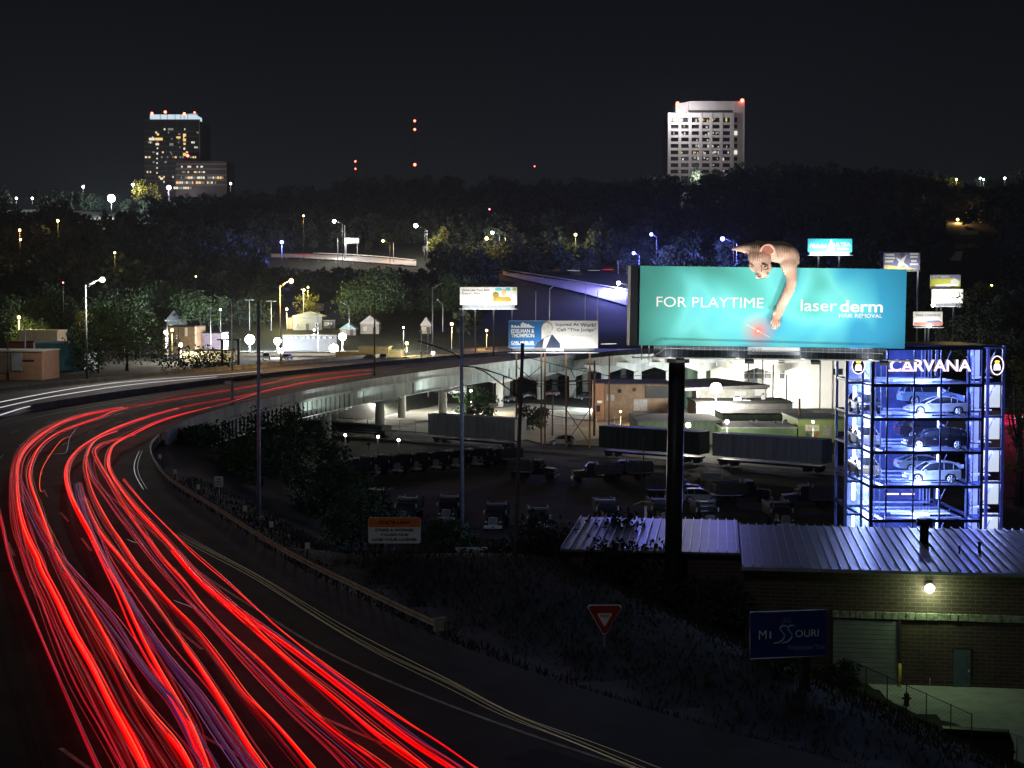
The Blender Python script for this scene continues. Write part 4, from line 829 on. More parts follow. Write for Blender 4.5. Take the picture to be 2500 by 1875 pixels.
def disc(cx_, cz_, rx_, rz_, n=18): return [(cx_ + rx_ * math.cos(6.2832 * k / n), cz_ + rz_ * math.sin(6.2832 * k / n)) for k in range(n)]
o, X, Z, k = billboard('white best friend billboard with a child and dog picture, above the far bridge', 1123, 701, 1262, 744, 378, BW, (1130, 1160, 1205, 1250), 1.3)
lettering('Drive Like Your Best', 66 * k, 5.5 * k, INK, o, (X(1162), -.02, Z(708.5)), .01); lettering("Friend's With You", 60 * k, 5.5 * k, INK, o, (X(1158), -.02, Z(716.5)), .01)
flat('picture', [(X(1203), Z(737)), (X(1203), Z(728)), (X(1214), Z(723)), (X(1228), Z(725)), (X(1242), Z(724)), (X(1248), Z(730)), (X(1249), Z(737))], mat('orange shirt print', (.60, .24, .04), .6), o)
flat('picture', disc(X(1210), Z(720), 8 * k, 8 * k), mat('dog print', (.28, .22, .05), .6), o, -.02); flat('picture', disc(X(1230), Z(714), 6 * k, 9 * k), mat('face print', (.72, .55, .30), .6), o, -.025)
flat('picture', disc(X(1217), Z(706.5), 9 * k, 4 * k), mat('cyan blot', (.12, .55, .6), .6), o, -.01); flat('picture', disc(X(1240), Z(706), 6 * k, 4 * k), mat('cyan blot', (.12, .55, .6), .6), o, -.01); flat('picture', disc(X(1256), Z(706), 5 * k, 4 * k), mat('lime blot', (.4, .5, .08), .6), o, -.01)
o, X, Z, k = billboard('blue and white injured at work billboard on rusty lattice legs in front of the bridge', 1242, 783, 1460, 850, 241, BW, (1261, 1322, 1331, 1383, 1441), .8, 10, steel=RUST)
flat('blue_field', [(X(1242.5), Z(849)), (X(1242.5), Z(784)), (X(1336), Z(784)), (X(1322), Z(800)), (X(1322), Z(849))], BLU, o, -.012)
lettering('EDELMAN &', 57 * k, 9.5 * k, TXT, o, (X(1276), -.03, Z(808)), .03); lettering('THOMPSON', 57 * k, 9.5 * k, TXT, o, (X(1276), -.03, Z(819)), .03); lettering('CARL MUELLER', 56 * k, 7 * k, TXT, o, (X(1276), -.03, Z(836)), .03)
rb = random.Random(2); px_ = 1248; b = MB()
while px_ < 1303: w = rb.uniform(2, 5); hh = rb.uniform(2, 7) + (6 if 1270 < px_ < 1292 else 0); b.box((X(px_ + w / 2), -.02, Z(800) + hh * k / 2), (w * k * .9, .01, hh * k)); px_ += w
b.box((X(1276), -.02, Z(841.5)), (56 * k, .01, 1.2 * k)); b.build('skyline_print', TXT, o)
flat('suit', [(X(1304), Z(849.5)), (X(1312), Z(837)), (X(1326), Z(826)), (X(1338), Z(820)), (X(1349), Z(817)), (X(1358), Z(828)), (X(1367), Z(838)), (X(1368), Z(849.5))], mat('navy suit print', (.03, .045, .09), .6), o, -.02)
flat('shirt', [(X(1325), Z(849.5)), (X(1328), Z(826)), (X(1346), Z(818)), (X(1332), Z(849.5))], BW, o, -.026)
flat('hair', disc(X(1336), Z(800), 13.5 * k, 15 * k), mat('grey hair print', (.40, .38, .26), .6), o, -.022); flat('face', disc(X(1335), Z(804), 13 * k, 16.5 * k), mat('pale face print', (.74, .72, .68), .6), o, -.03)
lettering('Injured At', 56 * k, 10 * k, INK, o, (X(1385), -.02, Z(793.5)), .004); lettering('Work?', 38 * k, 9 * k, INK, o, (X(1436), -.02, Z(793.5)), .02); lettering('Call "The Judge"', 96 * k, 10 * k, INK, o, (X(1407), -.02, Z(806)), .006); lettering('KC Work Comp', 52 * k, 5 * k, GREY, o, (X(1421), -.02, Z(820)), -.01)
np_ = MB().box((X(1355), .1, Z(855)), (42 * k, .1, 8 * k)).build('name_panel', WHITE, o); lettering('OUTFRONT', 38 * k, 5 * k, INK, np_, (X(1355), .04, Z(855)), .01)
m = MB()
for (a, b_, c, d_) in ((1261, 895, 1322, 945), (1322, 895, 1261, 945), (1261, 945, 1322, 945), (1383, 880, 1441, 1000), (1441, 880, 1383, 1000), (1261, 960, 1322, 1040), (1331, 930, 1441, 930), (1383, 1000, 1441, 1085), (1441, 1000, 1383, 1085), (1331, 1000, 1383, 1000), (1261, 930, 1441, 932)):
    m.cyl((X(a), .9, Z(b_)), (X(c), .9, Z(d_)), .06, n=5)
m.build('brace', DSTEEL, o)
o, X, Z, k = billboard('glowing cyan beer billboard on the hill above the turquoise billboard', 1973, 583, 2080, 615, 490, mat('cyan beer print', (.06, .62, .72), .6, var=.25, scale=.15), (2000, 2050), 2.6, 8)
lettering('Michelob', 42 * k, 11 * k, TXT, o, (X(1998), -.03, Z(600)), .02, .35); lettering('ULTRA', 40 * k, 9 * k, TXT, o, (X(2056), -.03, Z(597)), .02); flat('bottle_print', [(X(2022), Z(614)), (X(2022), Z(598)), (X(2026), Z(592)), (X(2027), Z(585)), (X(2031), Z(585)), (X(2032), Z(592)), (X(2036), Z(598)), (X(2036), Z(614))], mat('bottle print', (.75, .85, .9), .5), o, -.02)
lettering('ULTRA', 30 * k, 4 * k, TXT, o, (X(2058), -.03, Z(607)), .0)
bl_ = mat('faded blue violet print', (.22, .23, .42), .6, var=.2)
o, X, Z, k = billboard('faded violet billboard with a figure and yellow corner, behind the turquoise one', 2158, 617, 2246, 658, 430, bl_, (2200, 2206, 2243), .55, 3, steel=STEEL)
flat('picture', [(X(2159), Z(657.5)), (X(2159), Z(646)), (X(2175), Z(648)), (X(2200), Z(650)), (X(2222), Z(654)), (X(2245), Z(657.5))], mat('yellow corner print', (.75, .6, .2), .6), o); flat('figure_print', [(X(2186), Z(627)), (X(2199), Z(634)), (X(2214), Z(622)), (X(2206), Z(640)), (X(2220), Z(652)), (X(2202), Z(648)), (X(2190), Z(655)), (X(2194), Z(640))], TXT, o, -.02)
flat('face_print', disc(X(2203), Z(623), 6 * k, 5 * k), mat('brown hair print', (.16, .12, .08), .6), o, -.03)
b = MB()
for z_, a, w in ((622, 2161, 22), (630, 2160, 25), (638, 2161, 20), (620, 2222, 20), (627, 2222, 19), (637, 2224, 14), (645, 2222, 20)): b.box((X(a + w / 2), -.02, Z(z_)), (w * k, .01, 5 * k))
b.build('print_blocks', TXT, o)
o, X, Z, k = billboard('upper yellow and blue windows billboard stacked over a blank one at right', 2272, 671, 2345, 704, 380, mat('yellow print', (.55, .58, .08), .6, var=.15), (2290,), .0, 0)
flat('blue_field', [(X(2272.5), Z(680)), (X(2272.5), Z(671.5)), (X(2344.5), Z(671.5)), (X(2344.5), Z(684)), (X(2325), Z(678)), (X(2318), Z(680))], bl_, o); lettering('1-800-GET WINDOWS', 44 * k, 5 * k, TXT, o, (X(2296), -.03, Z(675.5)), .01)
flat('house_print', [(X(2321), Z(698)), (X(2321), Z(684)), (X(2331), Z(679)), (X(2342), Z(688)), (X(2340), Z(700))], BW, o, -.02); flat('white_field', [(X(2276), Z(703.5)), (X(2284), Z(695)), (X(2320), Z(692)), (X(2320), Z(703.5))], BW, o, -.012)
light('billboard_lamp', (0, -3, -3.5), 450, (1, .97, .9), .3, o, 'AREA', 6, (R(120), 0, 0), .4)
o, X, Z, k = billboard('blank pale billboard under the yellow windows one at right', 2275, 706, 2351, 740, 379, mat('blank paper', (.66, .65, .63), .7, var=.02), (2300, 2330), .45, 8)
MB().ball((X(2275), -1.2, Z(745)), .45).build('lamp_glass', emis('white lamp', LC['w'][0], LC['w'][2]), o)
o, X, Z, k = billboard('small white take control billboard with a car picture right of the turquoise one', 2231, 761, 2301, 795, 330, BW, (2262, 2270), .35, 4)
lettering('TAKE CONTROL', 62 * k, 5 * k, INK, o, (X(2266), -.03, Z(770)), .01); flat('red_stripe', [(X(2232), Z(794.5)), (X(2232), Z(787)), (X(2300), Z(785)), (X(2300), Z(794.5))], mat('faded red print', (.5, .18, .14), .6), o); flat('car_print', [(X(2260), Z(787)), (X(2262), Z(783)), (X(2290), Z(782)), (X(2296), Z(784)), (X(2296), Z(787))], mat('blue car print', (.12, .2, .42), .6), o, -.02)
MB().ball((X(2266), -1.2, Z(795)), .4).build('lamp_glass', emis('white lamp', LC['w'][0], LC['w'][2]), o)
# ------------------------------------------------------------------ cars
GLS = mat('car glass', (.02, .025, .035), .08, 0, .1, spec=.8)
def car(name, label, cat_, loc, rz, L, col, kind='suv', scale=1, lit=None, group=None, key=None):
    o = thing(name, label, cat_, loc, rz, group); w = 1.86; m_ = mat(key or label[:24] + ' paint', col, .28, .35, .08, spec=.6)
    hb, ht = (1.02, 1.66) if kind == 'suv' else (.90, 1.40); wr = .38 if kind == 'suv' else .34
    ax = (.185 * L, .80 * L)
    low = [(0.02, .32)]
    for a in ax:
        low.append((a - wr * 1.16, .30)); low += [(a + wr * 1.14 * math.cos(t), wr + wr * 1.14 * math.sin(t)) for t in [math.pi * (1 - k / 8) for k in range(9)]]; low.append((a + wr * 1.16, .30))
    if kind == 'suv': top = [(1, .62), (.996, .95), (.975, 1.08), (.8, 1.07), (.5, 1.03), (.3, 1.0), (.2, .97), (.1, .90), (.03, .78), (0, .60)]; gh = [(.24, .99), (.33, 1.32), (.42, 1.54), (.55, 1.64), (.70, 1.65), (.85, 1.60), (.93, 1.42), (.972, 1.07)]; ri = (2, 5)
    else: top = [(1, .58), (.996, .83), (.955, .96), (.85, .97), (.6, .93), (.32, .90), (.15, .80), (.05, .68), (0, .52)]; gh = [(.26, .89), (.38, 1.18), (.47, 1.35), (.57, 1.42), (.67, 1.41), (.78, 1.29), (.90, 1.03), (.95, .955)]; ri = (2, 4)
    if kind == 'coupe': gh = [(x * .96 + .05, z - .05 * (z > 1)) for x, z in gh]; gh[-1] = (.965, .955)
    low += [(L - .03, .34)] + [(x * L, z) for x, z in top]
    b = MB(); b.prism([(x - L / 2, z) for x, z in low], -w / 2, w / 2); bd = b.build('body', m_, o, bevel=.07)
    zb_, zt_ = gh[0][1], max(z for x, z in gh)
    def hw(z): return w / 2 - .07 - .27 * max(0, (z - zb_) / (zt_ - zb_)) ** 1.4
    gp = [(x * L - L / 2, z) for x, z in gh]; ng = len(gp); vs = [(x, -hw(z), z) for x, z in gp] + [(x, hw(z), z) for x, z in gp]
    MB().add(vs, [tuple(range(ng)), tuple(reversed(range(ng, 2 * ng)))] + [(k, ng + k, ng + k + 1, k + 1) for k in range(ng - 1)]).build('windows', GLS, o)
    r = MB(); rr_ = gp[ri[0]:ri[1] + 1]; n2 = len(rr_); vs = [(x, -hw(z) - .02, z + .012) for x, z in rr_] + [(x, hw(z) + .02, z + .012) for x, z in rr_]; r.add(vs, [(k, k + 1, n2 + k + 1, n2 + k) for k in range(n2 - 1)], True)
    for s in (-1, 1):
        r.tube([(x, s * (hw(z) + .005), z) for x, z in gp], .038, 6); xm = (gp[2][0] + gp[-2][0]) / 2
        for xx in (xm, gp[-3][0]): r.tube([(xx, s * hw(zb_ + .05), zb_ + .05), (xx + .05, s * hw(zt_), zt_ - .03)], .035, 5)
    r.build('roof', m_, o)
    for a in ax:
        for s in (-1, 1):
            t_ = MB().cyl((a - L / 2, s * (w / 2 - .23), wr), (a - L / 2, s * (w / 2 - .01), wr), wr, n=22).build('wheel', BLACK, o)
            q = MB()
            for k in range(5): an = k * 1.2566; q.tube([(a - L / 2, s * (w / 2 + .003), wr), (a - L / 2 + wr * .68 * math.cos(an), s * (w / 2 + .003), wr + wr * .68 * math.sin(an))], [.075, .05], 6)
            q.tube([(a - L / 2 + wr * .7 * math.cos(an), s * (w / 2 + .003), wr + wr * .7 * math.sin(an)) for an in [6.2832 * k / 20 for k in range(21)]], .03, 5); q.build('rim', CHROME, t_)
    for s in (-1, 1):
        MB().box((-L / 2 + .1, s * .68, hb - .34), (.24, .34, .13)).build('headlight', mat('headlamp glass', (.7, .72, .75), .15), o)
        MB().box((L / 2 - .08, s * .72, hb - .14), (.2, .3, .16)).build('taillight', mat('red lens', (.5, .02, .02), .2), o)
        MB().box((gh[0][0] * L - L / 2 + .35, s * (w / 2 + .08), hb + .02), (.14, .18, .12)).build('mirror', m_, o)
    b = MB()
    for s in (-1, 1):
        for x in (.44, .62): b.box((x * L - L / 2, s * (w / 2 + .008), hb - .18), (.2, .02, .04))
    b.build('door_handle', CHROME, o)
    return o
# ------------------------------------------------------------------ the glass car tower
VT = thing('glass_car_tower', 'tall glowing blue-violet glass tower stacked with cars, white letters near its top', 'tower', (0, 0, 0)); Yv = 114; kv = Yv / F
def vx(x, dy=0): return P(2030 + x / 3.317, 1000, Yv + dy).x
def vz(y): return P(1250, 830 + y / 3.317, Yv).z
FR = mat('tower frame steel', (.07, .09, .20), .35, .5); BLF = mat('tower pale frame', (.35, .42, .62), .4, .3)
tiers = [68, 368, 642, 912, 1190, 1465, 1740, 2015]; zb = 0.0
zt = [vz(y) for y in tiers] + [zb]
XF = {'a': vx(120, 3.2), 'b': vx(330), 'c': vx(450), 'd': vx(668), 'e': vx(885), 'f': vx(1110), 'g': vx(1222), 'h': vx(1262, 3.2), 'i': vx(1388, 3.2)}
DEP = 12.5
def colm(x, y, s=.2, m_=FR, top=None): z = top or zt[0]; MB().box((x, y, z / 2), (s, s, z)).build('column', m_, VT)
for k_ in 'bcdefg': colm(XF[k_], Yv, .22 if k_ in 'bg' else .12)
for k_ in 'ahi': colm(XF[k_], Yv + 3.2, .22)
for k_ in 'bcfg': colm(XF[k_], Yv + DEP, .22); 
for x, y in ((XF['b'], Yv + 3.2), (XF['g'], Yv + 3.2), (vx(120, 9), Yv + 9), (vx(1388, 9), Yv + 9)): colm(x, y, .18)
def hb_(z, x0, x1, y, s=.26): MB().box(((x0 + x1) / 2, y, z), (x1 - x0, .2, s)).build('beam', FR, VT)
for z in zt[:-1]:
    hb_(z, XF['b'], XF['g'], Yv - .012, .24); hb_(z + .05, XF['a'], XF['b'], Yv + 3.2, .2); hb_(z - .03, XF['g'], XF['i'], Yv + 3.2, .2); hb_(z, XF['b'], XF['g'], Yv + DEP, .2)
    for x in (XF['b'], XF['c'], XF['f'], XF['g']): MB().box((x, Yv + DEP / 2, z - .02), (.14, DEP - .3, .2)).build('beam', FR, VT)
    for dy in (1.2, 4.6, 7, 10.4): MB().box(((XF['c'] + XF['f']) / 2, Yv + dy, z + .1), (XF['f'] - XF['c'] - .3, .32, .12)).build('rail_beam', BLF, VT)
MB().box(((XF['a'] + XF['i']) / 2, Yv + 6.5, zt[0] + .17), (XF['g'] - XF['b'] + 1.6, 12.6, .12)).build('roof', FR, VT)
GL = glass('tower glass', (.70, .78, 1.0), .10); GL2 = glass('side glass', (.72, .80, 1), .16)
for j in range(len(zt) - 1):
    za, zc = zt[j + 1] + .1, zt[j] - .1
    if zc < 3: continue
    for a, c in (('b', 'c'), ('c', 'd'), ('d', 'e'), ('e', 'f'), ('f', 'g')): MB().quad((XF[a] + .05, Yv - .03, za), (XF[c] - .05, Yv - .03, za), (XF[c] - .05, Yv - .03, zc), (XF[a] + .05, Yv - .03, zc)).build('glass_pane', GL, VT)
    for a, c in (('a', 'b'), ('h', 'i')): MB().quad((XF[a], Yv + 3.15, za), (XF[c], Yv + 3.15, za), (XF[c], Yv + 3.15, zc), (XF[a], Yv + 3.15, zc)).build('glass_pane', GL2, VT)
    # ladders and guides beside the lift bay
    b = MB()
    for x in (vx(345), vx(385), vx(430), vx(1135), vx(1150), vx(1190)): b.box((x, Yv + 1.2, (za + zc) / 2), (.07, .07, zc - za))
    for q in range(7): b.box(((vx(345) + vx(385)) / 2, Yv + 1.2, za + (zc - za) * q / 7), (vx(385) - vx(345), .05, .05)).box(((vx(1135) + vx(1190)) / 2, Yv + 1.2, za + (zc - za) * (q + .5) / 7), (vx(1190) - vx(1135), .05, .05))
    for x in (470, 1000, 1030, 1060, 1085): b.box((vx(x), Yv + 9.5, (za + zc) / 2), (.09, .09, zc - za))
    b.build('guide_rail', BLF, VT)
    b = MB(); b.cyl((XF['h'], Yv + 5, za), (XF['i'], Yv + 5, zc), .05, n=5); b.build('cross_brace', BLF, VT); MB().cyl((vx(130, 7), Yv + 7, zc), (vx(320, 7), Yv + 7, za), .05, n=5).build('cross_brace', BLF, VT); MB().cyl((XF['f'], Yv + 8, za), (XF['g'], Yv + 8, zc), .04, n=5).build('cross_brace', BLF, VT)
    # back and side screens, added to catch the blue light
    MB().box(((XF['c'] + XF['f']) / 2, Yv + DEP - .4, (za + zc) / 2), (XF['f'] - XF['c'] - .2, .06, zc - za)).build('back_screen', mat('smoked back screen', (.07, .09, .22), .5, 0, .5, .6), VT)
    MB().box(((XF['h'] + XF['i']) / 2, Yv + 8.6, (za + zc) / 2), (XF['i'] - XF['h'] - .4, .08, zc - za)).build('back_screen', mat('pale screen', (.7, .74, .8), .6, var=.1), VT)
    MB().box(((vx(135, 8.6) + vx(325, 8.6)) / 2, Yv + 8.6, (za + zc) / 2), (vx(325, 8.6) - vx(135, 8.6), .08, zc - za)).build('back_screen', mat('grey blue screen', (.22, .26, .36), .6, var=.4), VT)
    if j > 0: MB().cyl((vx(968), Yv + 3.4, zc - .25), (vx(966), Yv + 3.4, zc - 1.25), .055).build('light_tube', emis('cold tube', (.75, .82, 1), 9), VT)
    lt = emis('tower light panel', (.95, .97, .88), .95)
    if j > 0: MB().box(((vx(1235, 6) + vx(1365, 6)) / 2, Yv + 6.0, (za + zc) / 2 + .15), (vx(1362, 6) - vx(1238, 6), .1, (zc - za) * .78)).build('light_panel', lt, VT)
    MB().cyl((vx(195, 6), Yv + 6.4, zc - .3), (vx(195, 6), Yv + 6.4, za + .7), .13).build('light_tube', emis('cold tube', (.75, .82, 1), 9), VT)
    MB().box((vx(1210, 5), Yv + 5.2, za + .28), (1.5, 1.2, .08)).build('tray', WHITE, VT)
    light('tower_light', ((XF['c'] + XF['f']) / 2 - .3, Yv + .45, zc - .2), 950, (.45, .55, 1), .4, VT)
    light('tower_light', (vx(520), Yv + 8.2, zc - .3), 1100, (.28, .38, 1), .4, VT)
    light('tower_light', (vx(1320, 5), Yv + 5.2, zc - .4), 420, (.45, .5, 1), .3, VT); light('tower_light', (vx(230, 5), Yv + 5, zc - .4), 380, (.5, .6, 1), .3, VT)
    light('tower_light', (vx(1165, 2.6), Yv + 2.6, zc - .4), 380, (.22, .27, 1), .3, VT)
def tray(y, Yd, m_=WHITE):
    b = MB(); z = vz(y); b.box((vx(770), Yd, z), (4.6, .5, .08)).box((vx(770), Yd + 1.6, z), (4.6, .5, .08)).box((vx(770), Yd + .8, z - .1), (1.4, 2.1, .14)); b.build('tray', m_, VT)
for y in (330, 1425): tray(y, Yv + 1.4)
for y in (608, 885, 1158): tray(y, Yv + 1.2, BLF)
for y, c in ((268, 'pink tube'), (1308, 'pink tube')):
    for a, b_ in ((580, 680), (705, 812)): MB().cyl((vx(a), Yv + 4.6, vz(y)), (vx(b_), Yv + 4.6, vz(y)), .06).build('light_tube', emis('pink tube', (1, .55, .75), 4), VT)
bn = MB().box(((vx(825) + vx(1140)) / 2, Yv + 8.6, vz(472)), (vx(1140) - vx(825), .06, .95)).build('glowpanel', emis('lit banner', (.62, .95, .95), .75), VT)  # glowing panel with random dark marks
b = MB(); rb = random.Random(4)
for q in range(12): b.box((vx(rb.uniform(930, 1130)), Yv + 8.55, vz(472) + rb.choice([-.2, .1, .3])), (rb.uniform(.05, .2), .02, .1))
b.build('glowpanel_marks', INK, bn)
LET = emis('sign letter glow', (1, .80, 1), 1.8)
lettering('CARVANA', vx(1118) - vx(462), .92, LET, VT, ((vx(462) + vx(1118)) / 2, Yv - .25, vz(206)), .018)
for x, y, rx_, rz_, dy in ((213, 222, .50, .62, 2.9), (1334, 218, .50, .74, 2.9)):
    vx0 = vx; vx = (lambda q, dy_=2.9, f_=vx0: f_(q, dy_))
    d_ = MB(); n_ = 24; d_.prism([(vx(x) + rx_ * math.cos(6.2832 * q / n_), vz(y) + rz_ * math.sin(6.2832 * q / n_)) for q in range(n_)], Yv + dy, Yv + dy + .12); e_ = d_.build('emblem', mat('emblem black', (.01, .01, .015), .4), VT)
    MB().tube([(vx(x) + rx_ * math.cos(6.2832 * q / 24), Yv + dy - .04, vz(y) + rz_ * math.sin(6.2832 * q / 24)) for q in range(25)], .045, 6).build('emblem_ring', LET, e_)
    MB().prism([(vx(x) - .26, vz(y) - .38), (vx(x) + .26, vz(y) - .38), (vx(x) + .26, vz(y) - .05), (vx(x) + .17, vz(y) + .15), (vx(x) - .17, vz(y) + .15), (vx(x) - .26, vz(y) - .05)], Yv + dy - .06, Yv + dy - .02).build('emblem_car', LET, e_)
    MB().tube([(vx(x) + .17 * math.cos(6.2832 * q / 16), Yv + dy - .05, vz(y) + .30 + .06 * math.sin(6.2832 * q / 16)) for q in range(17)], .035, 5).build('emblem_halo', emis('halo yellow', (1, .8, .05), 2.2), e_)
vx = vx0
def tcar(label, x0, x1, yb, Yd, col, kind, name='parked_car', flip=False, key=None):
    k2 = Yd / Yv; c = (vx(x0) + vx(x1)) / 2 * k2; z = EYE + (vz(yb) - EYE) * k2; return car(name, label, 'car', (c, Yd, z), math.pi if flip else 0, (vx(x1) - vx(x0)) * k2, col, kind, group='cars inside the glass tower', key=key)
tcar('silver sedan facing left on the second level of the glass tower', 525, 1010, 604, Yv + 1.9, (.62, .66, .75), 'sedan')
tcar('steel blue suv behind the silver sedan, second level of the glass tower', 470, 960, 520, Yv + 7.6, (.20, .32, .48), 'suv', flip=True)
tcar('black suv with chrome wheels on the third level of the glass tower', 512, 1008, 880, Yv + 1.9, (.02, .018, .03), 'suv')
tcar('dark suv behind the black one, third level of the glass tower', 455, 960, 800, Yv + 7.6, (.03, .03, .05), 'suv', flip=True)
tcar('small two-tone suv with red tail light on the fourth level of the glass tower', 522, 945, 1152, Yv + 1.9, (.55, .60, .70), 'suv')
tcar('greenish grey coupe behind the small suv, fourth level of the glass tower', 450, 962, 1062, Yv + 7.6, (.30, .38, .40), 'coupe', flip=True)
for lab, yb, col in (('white car seen end on in the left bay, third level of the glass tower', 870, (.6, .6, .62)), ('cream car seen end on in the left bay, fourth level of the glass tower', 1115, (.62, .52, .34)), ('black car seen end on in the left bay, second level of the glass tower', 600, (.03, .03, .05))):
    car('parked_car', lab, 'car', ((vx(140) + vx(320)) / 2 * 1.04, Yv + 5.9, EYE + (vz(yb) - EYE) * 1.04), R(90), 4.4, col, 'suv', group='cars inside the glass tower')
# ------------------------------------------------------------------ brick warehouse at lower right
BRK = brick('red brown brick', (.07, .035, .03), (.10, .05, .042), (.12, .115, .105), 1., .62, .21, .02, .6)
o0 = P(1828, 1000, 80); bw = thing('brick_warehouse', 'red brown brick warehouse with a standing seam metal roof, roll-up door and one wall lamp', 'warehouse', (o0.x, 80, 2.5), R(-8))
RF = mat('blue grey metal roof', (.20, .22, .27), .34, .35, .18, .25, .1)
MB().box((10.4, .15, 3.1), (21, .3, 6.3)).box((-.02, 6.8, 3.0), (.3, 13.4, 6.1)).build('wall', BRK, bw)
MB().box((-5, 8, 3.2), (9.9, 11, 6.3)).build('side_wing', BRK, bw)
def roof(x0, x1, y0, y1, z0, z1, nm='roof'):
    b = MB(); b.add([(x0, y0, z0), (x1, y0, z0), (x1, y1, z1), (x0, y1, z1), (x0, y0, z0 - .12), (x1, y0, z0 - .12), (x1, y1, z1 - .12), (x0, y1, z1 - .12)], [(0, 1, 2, 3), (4, 7, 6, 5), (0, 4, 5, 1), (1, 5, 6, 2), (2, 6, 7, 3), (3, 7, 4, 0)]); r = b.build(nm, RF, bw)
    s = MB(); x = x0 + .05; L = math.hypot(y1 - y0, z1 - z0)
    while x < x1: s.box((x, (y0 + y1) / 2, (z0 + z1) / 2 + .06), (.045, L, .12), rx=math.atan2(z1 - z0, y1 - y0)); x += .52
    s.build('roof_seam', mat('seam metal', (.6, .62, .7), .3, .4), r); return r
rf = roof(-.3, 21, -.75, 13, 6.45, 6.75); roof(-10.5, -.4, 2.0, 14.2, 6.75, 6.85)
MB().box((10.35, -.80, 6.36), (21.4, .10, .16)).build('gutter', mat('gutter metal', (.5, .55, .62), .35, .5), rf)
def lx(u, v=1600): p = P(u, v, 79.3); return (p.x - o0.x) / math.cos(R(8))
ST = mat('rough stone band', (.26, .25, .21), .95, 0, .5, 4, 1.)
b = MB(); rq = random.Random(3); x = lx(2031)
while x < 20.6: w = rq.uniform(.3, .7); b.box((x + w / 2, -.05 - rq.uniform(0, .05), 3.85 + .02), (w - .02, .16, .38 + rq.uniform(-.02, .02))); x += w
b.build('stone_band', ST, bw, bevel=.03)
gd = MB(); xa, xb = lx(2034), lx(2186)
for k in range(14): gd.box(((xa + xb) / 2, -.03, .13 + k * .255), (xb - xa, .05, .235))
gd.build('garage_door', mat('grey roll door', (.24, .25, .24), .6, 0, .15, 1), bw)
MB().box((xb + .08, -.06, 1.83), (.14, .12, 3.66)).box((xa - .08, -.06, 1.83), (.14, .12, 3.66)).build('door_frame', mat('dark frame', (.03, .03, .03)), bw)
dd = MB().box(((lx(2317) + lx(2356)) / 2, -.03, 1.06), (lx(2356) - lx(2317), .08, 2.12)).build('door', mat('blue grey door', (.10, .13, .16), .5), bw); MB().box((lx(2352), -.1, 1.0), (.06, .08, .12)).build('handle', CHROME, dd)
MB().box((lx(2336), -.02, 2.16), (lx(2360) - lx(2313), .07, .09)).build('lintel', mat('dark frame', (.03, .03, .03)), bw)
wl = MB().box((lx(2257), -.18, 5.62), (.36, .3, .3)).build('wall_lamp', DSTEEL, bw, bevel=.03); MB().ball((lx(2257), -.30, 5.45), .26, 16, 10, (1, .7, .9)).build('lamp_glass', emis('greenish wall lamp', (.9, 1, .72), 30), wl)
light('wall_lamp_light', (lx(2257), -.85, 5.15), 150, (.60, 1, .42), .2, bw)
light('wall_lamp_light', (lx(2257), -.75, 5.7), 26, (.7, 1, .5), .2, bw)
MB().cyl((lx(2262), -.10, 0), (lx(2262), -.10, .55), .03).build('standpipe', STEEL, bw)
def vent(label, u, v0, v1, r, cap):
    p = P(u, v1, 86 if r > .1 else 83); zz = 2.5 + 6.6; o = thing('roof_vent', label, 'vent pipe', (p.x, p.y, zz), 0, 'vent pipes on the metal roof'); h = (v1 - v0) * p.y / F
    MB().cyl((0, 0, -.1), (0, 0, h), r, n=16).build('pipe', mat('black pipe', (.02, .02, .025), .5), o); MB().cyl((0, 0, h - .32 if cap else h - .08), (0, 0, h + .1), r * (1.75 if cap else 1.4), n=16).build('cap', mat('black pipe', (.02, .02, .025), .5), o)
vent('thick capped black vent pipe standing on the metal roof', 2256, 1277, 1337, .26, True); vent('small short vent pipe, left of two at the right of the metal roof', 2342, 1343, 1356, .05, False); vent('small taller vent pipe, right of two at the right of the metal roof', 2391, 1337, 1360, .08, False)
PV = mat('pale pavement', (.33, .34, .32), .85, 0, .2, .8, .2)
sheet('pavement', [(17.6, 80.6), (19.3, 76.6), (20.8, 71.5), (22.9, 65.0), (25, 56), (60, 56), (60, 76), (45, 77.2), (33, 78.6)], 2.60, PV)
# bollard, hydrant, dumpster
p = G(2196, 1677, 2.6); o = thing('bollard', 'yellow bollard beside the roll-up door', 'bollard', (p.x, p.y, 2.6)); MB().cyl((0, 0, 0), (0, 0, 1.2), .09, n=16).ball((0, 0, 1.2), .09).build('post', mat('yellow paint', (.60, .46, .08), .5), o); MB().cyl((0, 0, 0), (0, 0, .05), .13, n=16).build('base', CONC, o)
p = G(2031, 1655, 2.6); o = thing('bollard', 'pale bollard half hidden behind the missouri sign', 'bollard', (p.x, p.y, 2.5)); MB().cyl((0, 0, 0), (0, 0, 1.3), .09, n=16).ball((0, 0, 1.3), .09).build('post', mat('pale post', (.5, .48, .4), .5), o)
p = G(2213, 1722, 2.6); o = thing('fire_hydrant', 'dark fire hydrant at the edge of the lit pavement', 'fire hydrant', (p.x, p.y, 2.55)); HM = mat('dark hydrant iron', (.03, .02, .02), .5)
MB().cyl((0, 0, 0), (0, 0, .06), .19, n=16).cyl((0, 0, 0), (0, 0, .58), .13, n=16).build('body', HM, o); MB().ball((0, 0, .58), .145, 16, 8, (1, 1, .9)).cyl((0, 0, .68), (0, 0, .8), .04, n=6).build('bonnet', HM, o)
for s in (-1, 1): MB().cyl((0, 0, .42), (s * .23, 0, .42), .06, n=12).build('nozzle', HM, o)
MB().cyl((0, 0, .38), (0, -.24, .38), .08, n=12).build('nozzle', HM, o)
